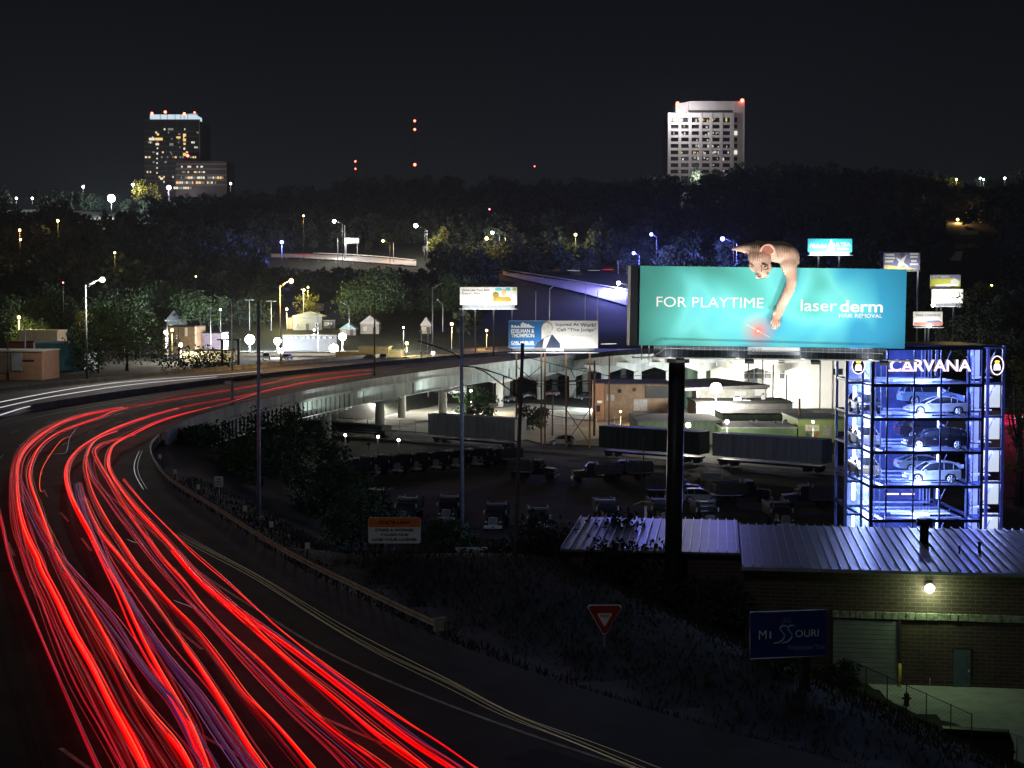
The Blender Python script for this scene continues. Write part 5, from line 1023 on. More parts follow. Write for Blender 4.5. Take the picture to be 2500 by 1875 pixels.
p = G(2385, 1868, 2.6); o = thing('dumpster', 'black open dumpster at the bottom right corner', 'dumpster', (p.x, p.y, 2.62), R(-12)); DM = mat('black dumpster paint', (.022, .022, .024), .5, .2)
b = MB(); b.box((0, 0, 1.0), (2.9, 1.7, .06)).box((0, -.85, .62), (2.9, .06, 1.2)).box((0, .85, .72), (2.9, .06, 1.4)).box((-1.42, 0, .68), (.06, 1.7, 1.3)).box((1.42, 0, .68), (.06, 1.7, 1.3)).build('bin', DM, o)
MB().box((-.05, .45, 1.46), (2.8, .95, .06), rx=R(-8)).build('lid', DM, o); MB().box((0, -.9, .95), (3.0, .12, .12)).build('rim', DM, o)
# chain link fence lower right
fe = thing('chain_link_fence', 'dark chain link fence curving round the grass below the warehouse', 'fence'); fp = [G(u, v, z) for u, v, z in ((2075, 1712, 3.4), (2165, 1770, 3.2), (2260, 1815, 3.2), (2370, 1905, 3.0))]
fp = [Vector((p.x, p.y, T(p.x, p.y))) for p in fp]; b = MB()
for p in smooth_path(fp, 2, 0): MB().cyl(p, p + Vector((0, 0, 1.5)), .025, n=6).build('post', BARK, fe)
b.tube([p + Vector((0, 0, 1.45)) for p in smooth_path(fp, 4, 0)], .018, 6).build('top_rail', BARK, fe); b = MB(); sm = smooth_path(fp, 12, 0)
for a, c in zip(sm[:-1], sm[1:]):
    for k in range(7): b.cyl(a + Vector((0, 0, k * .2)), c + Vector((0, 0, k * .2 + .2)), .004, n=3).cyl(a + Vector((0, 0, k * .2 + .2)), c + Vector((0, 0, k * .2)), .004, n=3)
b.build('mesh', BARK, fe)
fe = thing('chain_link_fence', 'short run of chain link fence at the extreme bottom right corner', 'fence'); fp = [G(2462, 1848, 2.6), G(2530, 1868, 2.6)]
for p in smooth_path(fp, 3, 0): MB().cyl(p, p + Vector((0, 0, 1.1)), .03, n=6).build('post', STEEL, fe)
MB().tube([p + Vector((0, 0, 1.1)) for p in fp], .025).build('top_rail', STEEL, fe)
# ------------------------------------------------------------------ road signs
def signpanel(name, label, u, v0, v1, w_px, Y, m_face, posts, rz=0, rim=None, post=.07, extra=0, pm=DSTEEL):
    k = Y / F; c = P(u, (v0 + v1) / 2, Y); z0 = T(c.x, Y) - .2; o = thing(name, label, 'road sign', (c.x, Y, z0), rz); w, h = w_px * k, (v1 - v0) * k; zc = c.z - z0
    for s in posts: MB().box((s * w, .07 + post, (zc - h / 2) / 2 + h * .45), (post * 2, post * 2, zc - h / 2 + h * .9)).build('post', pm, o)
    f = MB(); r = min(.12, h * .1); q = []
    for sx, sz, a0 in ((1, 1, 0), (-1, 1, 90), (-1, -1, 180), (1, -1, 270)):
        for k2 in range(5): a = R(a0 + 22.5 * k2); q.append((sx * (w / 2 - r) + r * math.cos(a), sz * (h / 2 - r) + r * math.sin(a)))
    f.prism([(x, z + zc) for x, z in q], 0, .04); pf = f.build('panel', m_face, o)
    return o, pf, w, h, zc
o, pf, w, h, zc = signpanel('state_law_sign', 'orange and white STATE LAW road work sign on the dark embankment', 963, 1263, 1327, 129, 89, SIGNW, (-.36, .36))
MB().box((0, -.012, zc + h * .315), (w * .985, .02, h * .35)).build('orange_band', mat('sign orange', (.85, .22, .04), .5, var=.12), o)
BI = mat('sign black', (.012, .012, .012), .6)
lettering('STATE LAW', w * .60, h * .13, BI, o, (0, -.035, zc + h * .31), .03); lettering('STRIKE A WORKER', w * .74, h * .105, BI, o, (0, -.02, zc + h * .02), .03); lettering('$10,000 FINE', w * .52, h * .105, BI, o, (0, -.02, zc - h * .17), .03); lettering('LOSE YOUR LICENSE', w * .84, h * .105, BI, o, (0, -.02, zc - h * .35), .03)
o, pf, w, h, zc = signpanel('noise_sign', 'small white NOISE ORDINANCE ENFORCED sign on a thin post beside the bridge curve', 534, 1163, 1189, 21, 108, SIGNW, (0,), post=.025, pm=STEEL)
for t_, z in (('NOISE', .27), ('ORDINANCE', 0), ('ENFORCED', -.27)): lettering(t_, w * (.5 if t_ == 'NOISE' else .8), h * .17, BI, o, (0, -.02, zc + h * z), .02)
o, pf, w, h, zc = signpanel('green_sign', 'dim green guide sign beside the leaning utility pole', 1213, 1458, 1501, 57, 80, mat('sign green', (.03, .12, .06), .5), (-.4, .4)); MB().box((0, -.02, zc + .02 + h * .1), (w * .9, .012, .02)).build('sign_line', STEEL, o)
# yield
Yy = 61; k = Yy / F; c = P(1476, 1512, Yy); z0 = T(c.x, Yy) - .2; o = thing('yield_sign', 'red and white triangular YIELD sign on a thin post in the dark grass', 'road sign', (c.x, Yy, z0)); zc = c.z - z0
def tri(s, y, m_, nm):
    q = []
    for a0, cxx, czz in ((0, 39, 33), (120, -39, 33), (240, 0, -35)):
        rr = 6
        for j in range(5): a = R(a0 - 30 + j * 30); q.append(((cxx * .92 * s + rr * s * math.cos(a)) * k, (czz * .92 * s + rr * s * math.sin(a)) * k + zc))
    MB().prism(q, y, y + .02).build(nm, m_, o)
tri(1, 0, SIGNW, 'rim'); tri(.93, -.024, mat('sign red', (.38, .03, .025), .5, var=.15), 'red_field'); tri(.42, -.048, SIGNW, 'white_field')
lettering('YIELD', 24 * k, 7 * k, mat('sign red ink', (.3, .03, .03), .5), o, (0, -.055, zc + 9 * k), .02); MB().box((0, .06, (zc - .3) / 2), (.07, .05, zc + .6)).build('post', STEEL, o)
# missouri
o, pf, w, h, zc = signpanel('state_welcome_sign', 'dark blue Missouri Welcomes You sign with a white border before the brick warehouse', 1925, 1489, 1608, 202, 55, mat('sign navy', (.015, .035, .20), .5, var=.3), (.24,), R(9), post=.16)
MB().tube([(-w / 2 + .03, -.01, zc - h / 2 + .03), (w / 2 - .03, -.01, zc - h / 2 + .03), (w / 2 - .03, -.01, zc + h / 2 - .03), (-w / 2 + .03, -.01, zc + h / 2 - .03), (-w / 2 + .03, -.01, zc - h / 2 + .03)], .025, 5).build('border', SIGNW, o)
lettering('M', .30, .34, SIGNW, o, (-1.02, -.03, zc + .02), .0); lettering('I', .06, .27, SIGNW, o, (-.72, -.03, zc), .01); lettering('OURI', .92, .27, SIGNW, o, (.72, -.03, zc + .02), .0); lettering('Welcomes You', 1.45, .20, mat('dim sign ink', (.35, .38, .42), .5), o, (.68, -.03, zc - .50), .0)
for dx in (-.42, -.12):
    s_ = [(.18, .26), (.02, .30), (-.10, .20), (-.02, .06), (.08, -.06), (.02, -.22), (-.16, -.34), (-.34, -.36)]
    MB().tube(smooth_path([(x + dx + .18, -.03, z + zc + .04) for x, z in s_], 4, 1), .035, 6).build('river_letter', mat('river blue ink', (.30, .55, .62), .5), o)
b = MB(); b.tube([(-.1 + .1 * math.cos(t / 8 * 3.1416), -.03, zc + .42 + .1 * math.sin(t / 8 * 3.1416)) for t in range(9)], .02, 5)
for t in range(7): a = R(15 + 25 * t); b.cyl((-.1 + .15 * math.cos(a), -.03, zc + .42 + .15 * math.sin(a)), (-.1 + .24 * math.cos(a), -.03, zc + .42 + .22 * math.sin(a)), .012, n=4)
b.build('sun_emblem', mat('dim sign ink', (.35, .38, .42)), o)
# ------------------------------------------------------------------ tall poles and wires
def pole(name, label, ub, vb, ut, vt, Y, r0, r1, m_, zbase=None, cat_='pole'):
    a = P(ub, vb, Y); t = P(ut, vt, Y); zb_ = T(a.x, Y) - .3 if zbase is None else zbase; a.z = min(a.z, zb_) if zbase is None else zbase
    o = thing(name, label, cat_, tuple(a)); MB().tube([(0, 0, 0), t - a], [r0, r1], 12).build('pole', m_, o); return o, a, t
PALEP = mat('pale blue steel pole', (.42, .46, .56), .5, .3)
o, a, t = pole('light_pole', 'tall pale steel pole rising from the embankment left of the truck lot', 632, 1265, 631, 740, 104, .15, .11, PALEP)
MB().box((0, 0, .3), (.5, .5, .3)).build('base', CONC, o)
o, a, t = pole('utility_pole', 'thick grey pole in the middle of the truck lot crossing the bridge', 1129, 1283, 1126, 772, 148, .22, .17, PALEP)
q = P(1020, 832, 148) - a; q2 = P(1127, 878, 148) - a; q1 = P(1100, 858, 148) - a; MB().tube(smooth_path([q2, q1, q], 4), [.07] * 9, 6).build('brace', DSTEEL, o)
o, a, t = pole('utility_pole', 'thin leaning wooden utility pole right of the thick grey pole', 1250, 1555, 1276, 838, 85, .14, .10, mat('weathered wood', (.13, .12, .12), .9))
m = MB()
for l in ([(1274, 934), (1215, 912), (1165, 897), (1128, 893)], [(1272, 972), (1225, 938), (1185, 908), (1160, 898)], [(1229, 918), (1229, 942)]): m.tube([P(u, v, 85) - a for u, v in l], .04, 6)
m.build('brace', DSTEEL, o)
o, a, t = pole('light_pole', 'short dark post with a bent arm on the inner bridge parapet', 565, 1036, 567, 928, 190, .25, .2, STEEL, zbase=5); m = MB(); m.tube([t - a, P(600, 926, 190) - a, P(642, 914, 190) - a], .13, 6).build('arm', DSTEEL, o); MB().box(P(557, 934, 190) - a, (.8, .5, .3)).build('bracket', SIGNW, o)
o, a, t = pole('light_pole', 'slim dark pole standing on the bridge parapet in front of the yellow wall', 914, 928, 915, 722, 258, .16, .1, RUST, zbase=DZ + .6)
wires = [((1126, 790, 148), (1276, 850, 85)), ((1126, 790, 148), (870, 905, 240)), ((1276, 985, 85), (1128, 935, 148)), ((1276, 935, 85), (1560, 905, 110)), ((1272, 1000, 85), (1600, 1005, 120)), ((1276, 870, 85), (1660, 900, 130)), ((1860, 925, 300), (2060, 1030, 250)), ((1750, 860, 300), (1950, 975, 262))]
for k, (p0, p1) in enumerate(wires):
    a, c = P(*p0), P(*p1); mid = (a + c) / 2 - Vector((0, 0, (a - c).length * .02)); o = thing('wire', ['wire from the thick pole down to the leaning pole', 'wire from the thick pole down toward the bridge', 'wire between the two poles below the bridge girder', 'highest wire from the leaning pole to the right', 'lowest wire from the leaning pole to the right', 'middle wire from the leaning pole to the right', 'wire sagging right from the pole by the white building', 'wire crossing in front of the white building'][k], 'wire', tuple(a), 0, 'overhead wires')
    MB().tube([q - a for q in smooth_path([a, mid, c], 6, 1)], .022, 5).build('strand', BLACK, o)
for k, (u, v0, v1, Y, r) in enumerate([(1451, 880, 1043, 262, .22), (1349, 958, 1045, 262, .16), (1487, 870, 1045, 250, .17), (1827, 880, 925, 315, .2), (1862, 878, 930, 315, .2), (1920, 915, 990, 300, .17), (1951, 973, 1085, 245, .24), (1571, 1065, 1090, 200, .1), (1887, 890, 985, 305, .22), (2040, 880, 970, 320, .12)]):
    a, t = P(u, v1, Y), P(u, v0, Y); o = thing('utility_pole', ['brown pole right of the injury billboard', 'short stub pole under the injury billboard', 'brown wooden pole left of the brown warehouse', 'first dark pole against the white building', 'second dark pole against the white building', 'thin pole standing on the right of the white building', 'thick dark pole in front of the bright green building', 'tiny pole by the rail track', 'pale pole at the middle of the white building', 'thin pole at the far right of the white building'][k], 'utility pole', (a.x, Y, min(a.z, T(a.x, Y))), 0, 'utility poles among the buildings'); MB().tube([(0, 0, 0), (0, 0, t.z - min(a.z, T(a.x, Y)))], [r, r * .7], 8).build('pole', mat('brown wood pole', (.17, .11, .07), .9), o)
for k, (u, v0, v1, cw, Y) in enumerate([(63, 800, 905, 27, 290), (200, 800, 860, 18, 300), (436, 790, 862, 26, 330), (514, 750, 812, 12, 400), (609, 730, 752, 24, 470), (662, 733, 752, 26, 470), (776, 760, 850, 10, 420), (1029, 805, 855, 12, 350), (741, 705, 745, 10, 480), (20, 808, 925, 14, 262), (409, 780, 835, 12, 350), (1045, 800, 855, 10, 350)]):
    a, t = P(u, v1, Y), P(u, v0, Y); z0_ = min(a.z, T(a.x, Y)); o = thing('utility_pole', ['pale T shaped pole left of the tall steel street lamp', 'small T pole beside the tall steel street lamp', 'pale T pole in front of the brick shop', 'pale pole with a crossarm right of the brick shop', 'first T pole high above the rail yard', 'second T pole high above the rail yard', 'pole in front of the pale gabled shed', 'pole with small boxes left of the dark bridge brace', 'pole on the lit slope', 'dark pole at the far left by the brick building', 'thin pole left of the brick shop', 'second thin pole near the dark bridge brace'][k], 'utility pole', (a.x, Y, z0_), 0, 'crossarm poles in the city behind'); H_ = t.z - z0_
    MB().tube([(0, 0, 0), (0, 0, H_)], [.16, .12], 7).build('pole', PALEP if k not in (9,) else BARK, o); MB().box((0, 0, H_ - .3), (cw * Y / F, .14, .16)).build('crossarm', PALEP, o)
# ------------------------------------------------------------------ city buildings behind
def bld(name, label, u0, v0, u1, v1, Y, dep, m_, roofm=None, cat_='building', rz=0, zb=None, gable=0, wins=(), wm=None, over=.3, light_=None):
    a, b_ = P(u0, v0, Y), P(u1, v1, Y); x0, x1 = a.x, b_.x; z0 = min(b_.z, T((x0 + x1) / 2, Y)) - .4 if zb is None else zb; w, h = x1 - x0, a.z - z0
    o = thing(name, label, cat_, ((x0 + x1) / 2, Y, z0), rz); MB().box((0, dep / 2, h / 2), (w, dep, h)).build('wall', m_, o)
    if gable:
        r = MB(); r.prism([(-w / 2 - over, h), (w / 2 + over, h), (0, h + gable)], -over, dep + over); r.build('roof', roofm or m_, o)
    else: MB().box((0, dep / 2, h + .12), (w + over, dep + over, .26)).build('roof', roofm or m_, o)
    for (a0, b0, a1, b1, mm) in wins:
        q0, q1 = P(a0, b0, Y), P(a1, b1, Y); f = MB().box(((q0.x + q1.x) / 2 - (x0 + x1) / 2, -.06, (q0.z + q1.z) / 2 - z0), (q1.x - q0.x, .12, q0.z - q1.z)).build('window', mm, o)
    return o, (x0 + x1) / 2, z0
DW = mat('dark window', (.02, .024, .03), .2); DOOR = mat('grey door', (.3, .32, .34), .6)
BRN = mat('brown render', (.20, .15, .11), .9, 0, .3, .6); ORB = brick('orange brick', (.30, .13, .06), (.34, .17, .09), (.3, .28, .25), 1, .5, .22, .02)
GRN = mat('green painted wall', (.10, .17, .08), .8, 0, .2, .5); DGR = mat('dark grey roof', (.03, .03, .03), .9, 0, .3, .5); TEAL = mat('teal container', (.05, .18, .20), .6, 0, .3, .4)
YEL = brick('yellow block wall', (.50, .41, .17), (.56, .47, .22), (.42, .38, .22), 1, 1.2, .5, .03); GRY = mat('grey siding', (.22, .23, .23), .8, 0, .15, .5, stretch=(1, 1, 6)); WHT = mat('white metal cladding', (.72, .74, .73), .6, 0, .06, .3)
bld('warehouse', 'brown two storey warehouse with an orange brick end, right of the injury billboard', 1476, 938, 1640, 1016, 298, 16, BRN, DGR, 'warehouse', wins=((1508, 950, 1517, 959, DW), (1545, 947, 1553, 955, DW), (1547, 975, 1580, 1003, DOOR), (1480, 963, 1490, 978, DOOR), (1492, 964, 1500, 978, DOOR), (1575, 942, 1635, 972, DW)))
bld('brick_shed', 'narrow orange brick block at the left end of the brown warehouse', 1455, 936, 1475, 1014, 296, 14, ORB, DGR, wins=((1457, 990, 1465, 1005, DW), (1458, 978, 1470, 984, WHITE)))
o, ox, oz = bld('white_hall', 'large overexposed white industrial hall with a big gridded window behind the warehouse roofs', 1735, 862, 2064, 1000, 335, 25, WHT, STEEL, 'building', wins=((2034, 900, 2057, 915, DW),))
gw = MB(); q0, q1 = P(1816, 868, 335), P(1916, 925, 335); wpan = MB().box(((q0.x + q1.x) / 2 - ox, -.05, (q0.z + q1.z) / 2 - oz), (q1.x - q0.x, .1, q0.z - q1.z)).build('window', mat('hall glass', (.10, .11, .13), .2), o)
for i in range(5): gw.box((q0.x + (q1.x - q0.x) * i / 4 - ox, -.15, (q0.z + q1.z) / 2 - oz), (.16, .12, q0.z - q1.z))
for i in range(5): gw.box(((q0.x + q1.x) / 2 - ox, -.16, q1.z + (q0.z - q1.z) * i / 4 - oz), (q1.x - q0.x, .12, .14))
gw.build('frame', WHITE, wpan)
for u in (2001, 2032): p = P(u, 900, 335); MB().cyl((p.x - ox, -.25, 0), (p.x - ox, -.25, 12), .14).build('downpipe', STEEL, o)
bld('dark_green_annex', 'dark green block at the left side of the white hall', 1682, 862, 1734, 1000, 333, 20, mat('dark green cladding', (.05, .08, .05), .8), DGR)
a = P(1740, 924, 300); o, ox, oz = bld('canopy_building', 'low building with a wide thin grey canopy roof in front of the white hall', 1700, 950, 1872, 1000, 292, 8, mat('grey green wall', (.26, .27, .25), .8), DGR, wins=((1794, 955, 1822, 966, emis('lit shop window', (1, .98, .9), .8)), (1843, 950, 1867, 966, emis('lit shop window', (1, .98, .9), .8)), (1676 + 25, 955, 1708, 975, DW)))
q = [P(1672, 947, 284), P(1880, 939, 290), P(1745, 922, 318), P(1672, 926, 316)]; MB().add([tuple(v - Vector((ox, 292, oz))) for v in q] + [tuple(v - Vector((ox, 292, oz + .6))) for v in q], [(0, 1, 2, 3), (7, 6, 5, 4), (0, 4, 5, 1), (1, 5, 6, 2), (2, 6, 7, 3), (3, 7, 4, 0)]).build('canopy', mat('canopy grey', (.10, .10, .10), .8), o)
bld('green_building', 'long low green building with a flat pale roof behind the blue-grey boxcar', 1764, 1046, 1945, 1092, 238, 12, GRN, mat('pale flat roof', (.22, .23, .21), .8), wins=((1868, 1064, 1873, 1080, DW), (1858, 1062, 1866, 1078, GRN)))
bld('green_rear_wall', 'higher pale green wall behind the long low green building', 1764, 1012, 1990, 1050, 262, 10, mat('pale green wall', (.20, .27, .18), .8), DGR)
bld('gravel_roof_building', 'wide dark building with a low gravel roof under the huge floodlight', 1700, 984, 1935, 1015, 280, 14, mat('grey block', (.13, .13, .13), .9), DGR)
o, ox, oz = bld('mural_building', 'bright lime green building with two wall pictures at the left of the glass tower', 1949, 1026, 2066, 1096, 240, 14, mat('lime green wall', (.26, .36, .12), .8, 0, .12, .5), mat('green fascia', (.15, .2, .1), .7), wins=((2041, 1053, 2062, 1078, DW),))
for u0, v0, u1, v1, c in ((1966, 1037, 2000, 1052, (.75, .70, .55)), (2010, 1038, 2030, 1066, (.35, .36, .32))):
    q0, q1 = P(u0, v0, 240), P(u1, v1, 240); MB().box(((q0.x + q1.x) / 2 - ox, -.05, (q0.z + q1.z) / 2 - oz), (q1.x - q0.x, .06, q0.z - q1.z)).build('wall_picture', mat('picture %.2f' % c[0], c, .7, 0, .3, 3), o)
for s, c in ((-1, (.12, .14, .4)), (1, (.5, .08, .08))): q = P(1983, 1060, 240); MB().prism([(q.x - ox, q.z - oz - .8), (q.x - ox + s * .9, q.z - oz + .5), (q.x - ox + s * 1.0, q.z - oz + .0), (q.x - ox + s * .3, q.z - oz - .8)] if s > 0 else [(q.x - ox, q.z - oz - .8), (q.x - ox - .3, q.z - oz - .8), (q.x - ox - 1.0, q.z - oz), (q.x - ox - .9, q.z - oz + .5)], -.09, -.04).build('wing_emblem', mat('emblem %d' % s, c, .6), o)
bld('dark_green_shed', 'dark green shed with a flat roof behind the billboard pole', 1556, 1030, 1762, 1088, 246, 16, mat('mossy wall', (.07, .10, .07), .9), mat('mossy roof', (.06, .08, .06), .9), wins=((1562, 1040, 1570, 1065, DW),))
def box_unit(label, u, v, w, h, Y, n=0):
    p = P(u, v, Y); kk = Y / F; o = thing('rooftop_unit', label, 'roof vent', (p.x, Y, p.z), 0, 'rooftop machines'); MB().box((0, 0, h * kk / 2), (w * kk, w * kk * .8, h * kk)).build('cabinet', mat('roof unit metal', (.33, .34, .36), .5, .3), o, bevel=.04); MB().cyl((0, 0, h * kk), (0, 0, h * kk + .25), w * kk * .3, n=12).build('fan', DSTEEL, o)
for k, (u, v, w, h, Y, l) in enumerate([(1800, 982, 18, 12, 284, 'large grey rooftop unit right of the huge floodlight'), (1822, 984, 20, 8, 284, 'low wide rooftop unit beside the large one'), (1863, 975, 9, 12, 286, 'mushroom vent on the gravel roof'), (1831, 1040, 7, 14, 246, 'left of two tall rooftop units on the green building'), (1848, 1040, 7, 14, 246, 'right of two tall rooftop units on the green building'), (1893, 1040, 7, 8, 246, 'small rooftop box on the green building'), (1917, 1040, 14, 12, 246, 'wide metal kitchen vent on the green building'), (1910, 1026, 10, 10, 262, 'dark rooftop unit above the green wall'), (1927, 1024, 12, 12, 262, 'second dark rooftop unit above the green wall')]): box_unit(l, u, v, w, h, Y)
bld('red_fronted_shop', 'shop with a glowing red fascia at the right edge beside the glass tower', 2453, 1010, 2540, 1130, 178, 12, mat('dusky brick', (.12, .06, .07), .9), DGR); fz = P(2490, 1024, 177.6)
o = thing('shop_fascia', 'glowing red fascia with a white oval at the right edge of the picture', 'shop sign', tuple(fz)); MB().box((0, 0, 0), (4.0, .25, 1.2)).build('red_panel', emis('red fascia glow', (1, .01, .10), .7), o); MB().ball((0, -.16, .1), .5, 16, 8, (1.5, .2, .6)).build('white_oval', emis('oval glow', (1, .8, .85), 2), o); light('fascia_light', (0, -1.5, -1), 300, (1, .1, .3), .3, o)
# left side
bld('brick_shop', 'flat roofed orange brick and grey shop at the far left edge by the highway', -60, 858, 103, 925, 262, 10, ORB, mat('pale coping', (.5, .5, .48), .7), zb=9.6, wins=((28, 862, 55, 905, DOOR), (0, 866, 26, 910, BRN), (55, 878, 84, 881, DSTEEL)))
bld('teal_shed', 'long teal shed behind the far left brick shop', 86, 838, 207, 905, 300, 10, TEAL, mat('teal roof', (.25, .4, .42), .6)); bld('red_shed', 'low dull red shed above the far left brick shop', 18, 836, 82, 870, 310, 8, mat('dull red wall', (.22, .07, .06), .9), DGR)
bld('long_low_shed', 'low shed with a pale roof edge behind the tall steel street lamp', 45, 808, 140, 840, 370, 8, mat('tan wall', (.3, .26, .2), .9), mat('tan roof', (.4, .34, .26), .9))
bld('brick_shop', 'two storey brick shop with a vertical white sign left of the rail yard', 398, 798, 476, 850, 400, 14, brick('tan brick', (.30, .20, .12), (.36, .25, .16), (.3, .27, .22), 1, .6, .25, .02), DGR, wins=((451, 800, 458, 821, WHITE), (430, 818, 433, 830, emis('lit shop window', (1, .98, .9), .8)))); bld('gabled_house', 'dark gabled house outlined above the brick shop', 406, 783, 442, 800, 468, 8, mat('dim siding', (.16, .17, .18), .8), mat('dim slate', (.2, .21, .23), .7), 'house', gable=3.2)
bld('store', 'low store with pale columns left of the floodlights', 484, 814, 540, 838, 410, 10, mat('violet lit wall', (.30, .28, .42), .8), DGR)  # violet light on the store put into its wall colour
o, ox, oz = bld('long_shed', 'long shed with a row of bright windows behind the floodlights', 690, 820, 822, 850, 440, 12, mat('shed grey', (.045, .045, .05), .8), mat('shed roof', (.06, .06, .07), .7)); LB = emis('lit shed windows', (.9, .95, 1), .9)
for u in (694, 703, 712, 722, 740, 752, 765, 778, 792, 806): p = P(u, 824, 439.5); MB().box((p.x - ox, -.3, p.z - oz), (.8, .1, .45)).build('lit_window', LB, o)
bld('gabled_shed', 'pale grey gabled shed on the slope above the rail yard', 715, 772, 786, 803, 471, 12, GRY, GRY, 'shed', gable=1.4); bld('side_shed', 'reddish wall at the left end of the pale gabled shed', 699, 776, 714, 803, 473, 10, mat('reddish wall', (.3, .2, .17), .9), DGR); bld('small_house', 'small dark house with white windows right of the gabled shed', 788, 782, 818, 800, 474, 8, mat('dim siding', (.16, .17, .18), .8), DGR, 'house', wins=((793, 787, 797, 793, WHITE), (800, 787, 804, 793, WHITE), (807, 787, 811, 793, WHITE)))
bld('blue_roofed_house', 'little house with a pale blue gable roof under the round tree', 830, 803, 868, 815, 463, 8, GRY, mat('pale blue roof', (.25, .42, .5), .6), 'house', gable=1.8); bld('tin_roofed_house', 'white house with a sloping tin roof below the round tree', 880, 790, 925, 812, 465, 8, mat('white siding', (.26, .27, .28), .8), mat('tin roof', (.4, .4, .42), .6), 'house', gable=2.6); bld('gabled_cottage', 'small white gabled cottage right of the round tree', 1028, 794, 1052, 812, 465, 7, mat('white siding', (.26, .27, .28), .8), mat('tin roof', (.4, .4, .42), .6), 'house', gable=2.6)
for l, u0, v0, u1, dk in (('low left part of the yellow block wall behind the bridge', 820, 861, 874, 372), ('tall middle part of the yellow block wall behind the bridge', 875, 849, 948, 371), ('low right part of the yellow block wall behind the bridge', 949, 858, 979, 372)): bld('yellow_block_building', l, u0, v0, u1, 890, dk, 10, YEL, mat('yellow coping', (.5, .45, .25), .8))
bld('white_fronted_block', 'long white low wall lit by floodlights left of the yellow wall', 575, 862, 818, 885, 395, 8, mat('pale wall', (.35, .35, .34), .8), DGR); bld('yellow_lit_wall', 'low cream wall glowing behind the dark bushes left of the floodlights', 440, 857, 574, 875, 350, 6, mat('cream wall', (.55, .5, .32), .8), DGR)
bld('brick_house', 'brick house with a small lit white sign at the right edge above the glass tower', 2438, 742, 2540, 800, 500, 12, mat('house brick', (.12, .05, .04), .9), mat('grey house roof', (.25, .28, .32), .7), 'house', gable=6, wins=((2453, 735, 2474, 747, emis('lit house sign', (.85, .88, 1), 1)), (2493, 742, 2500, 760, emis('amber window', (1, .45, .08), 1.2))))
MB().box((0, 0, 0), (1, 1, 1))
for k, (u, v0, v1) in enumerate([(543, 830, 893), (583, 828, 893), (632, 830, 896)]):
    a = P(u, v1, 300); t = P(u, v0, 300); o = thing('steel_post', ['left dark steel post of the sign frame at the rail yard', 'middle dark steel post of the sign frame at the rail yard', 'right dark steel post of the sign frame at the rail yard'][k], 'post', (a.x, 300, 9.5), 0, 'dark posts of the sign frame'); MB().box((0, 0, (t.z - 9.5) / 2), (.5, .4, t.z - 9.5)).build('post', DSTEEL, o)
p = P(560, 829, 300); o = thing('platform', 'dark railed platform across the steel posts at the rail yard', 'platform', (p.x, 299.5, p.z)); MB().box((0, 0, 0), (4.6, 1.4, .25)).build('deck', DSTEEL, o); MB().cyl((-.3, 0, 0), (-.3, 0, 1.2), .05).cyl((1.2, 0, 0), (1.2, 0, 1.2), .05).cyl((-.3, 0, 1.2), (1.2, 0, 1.2), .05).build('railing', STEEL, o)
# lit path and yard surfaces
def patch(name, px, z_, m_):
    b = MB(); b.add([tuple(G(u, v, z_)) for u, v in px], [tuple(range(len(px)))]); o = b.build(name, m_); o['kind'] = 'structure'
YD = mat('warm lit yard concrete', (.30, .26, .19), .9, 0, .25, .12)  # warm light on the yard put into its tan colour
patch('yard', [(1325, 1083), (1560, 1092), (1560, 1040), (1500, 1012), (1420, 1003), (1180, 1003), (1180, 1045)], .12, YD)
patch('street', [(860, 1042), (1120, 1062), (1420, 1062), (1500, 1002), (1300, 985), (860, 985)], .07, mat('pale street', (.34, .33, .30), .85, 0, .2, .1))
patch('lot', [(640, 1260), (1330, 1330), (2300, 1330), (2300, 1165), (1400, 1098), (760, 1075)], .07, mat('oily gravel', (.05, .045, .038), .95, 0, .4, .3))
def slopepatch(name, px, Ys, m_):
    b = MB(); b.add([onhill(u, v, up=.5) for (u, v), Y in zip(px, Ys)], [tuple(range(len(px)))]); o = b.build(name, m_); o['kind'] = 'structure'
slopepatch('path', [(742, 768), (790, 762), (792, 745), (765, 742)], [512, 512, 540, 540], mat('pale path', (.4, .38, .32), .9)); slopepatch('hillside_clearing', [(2318, 638), (2345, 640), (2352, 615), (2335, 617)], [690, 690, 720, 720], mat('pale ground', (.35, .28, .2), .9)); slopepatch('stone_steps', [(2345, 575), (2388, 575), (2388, 565), (2345, 565)], [705, 705, 712, 712], mat('pale stone', (.35, .3, .25), .9))
# lamps without visible fixtures, added to light the bridge street, hall and green walls
L_('added lamp under the ramp bridge hidden behind the girder', 1150, 955, 318, 'w', .3, 22000, 0, H=10); L_('added lamp among the pale piers right of the injury billboard legs', 1475, 960, 330, 'c', .3, 18000, 0, H=10)
L_('added lamp by the fence under the bridge', 925, 975, 322, 'w', .3, 14000, 0, H=8); L_('added lamp at the pier row behind the brown warehouse', 1590, 935, 322, 'c', .35, 12000, 0, H=11); L_('yard lamp on the tan yard left of the green shed', 1515, 1005, 285, 'o', .2, 900, 0, H=7)
L_('added floodlight in front of the white hall', 1935, 955, 318, 'w', .5, 26000, 0, H=7); L_('added floodlight near the left corner of the white hall', 1775, 968, 318, 'w', .3, 16000, 0, H=6)
L_('added lamp over the green building roof', 1775, 1030, 232, 'w', .3, 3500, 0, H=7); L_('spot lamp over the wall pictures', 1985, 1030, 236, 'w', .2, 500, 0, H=6.5)
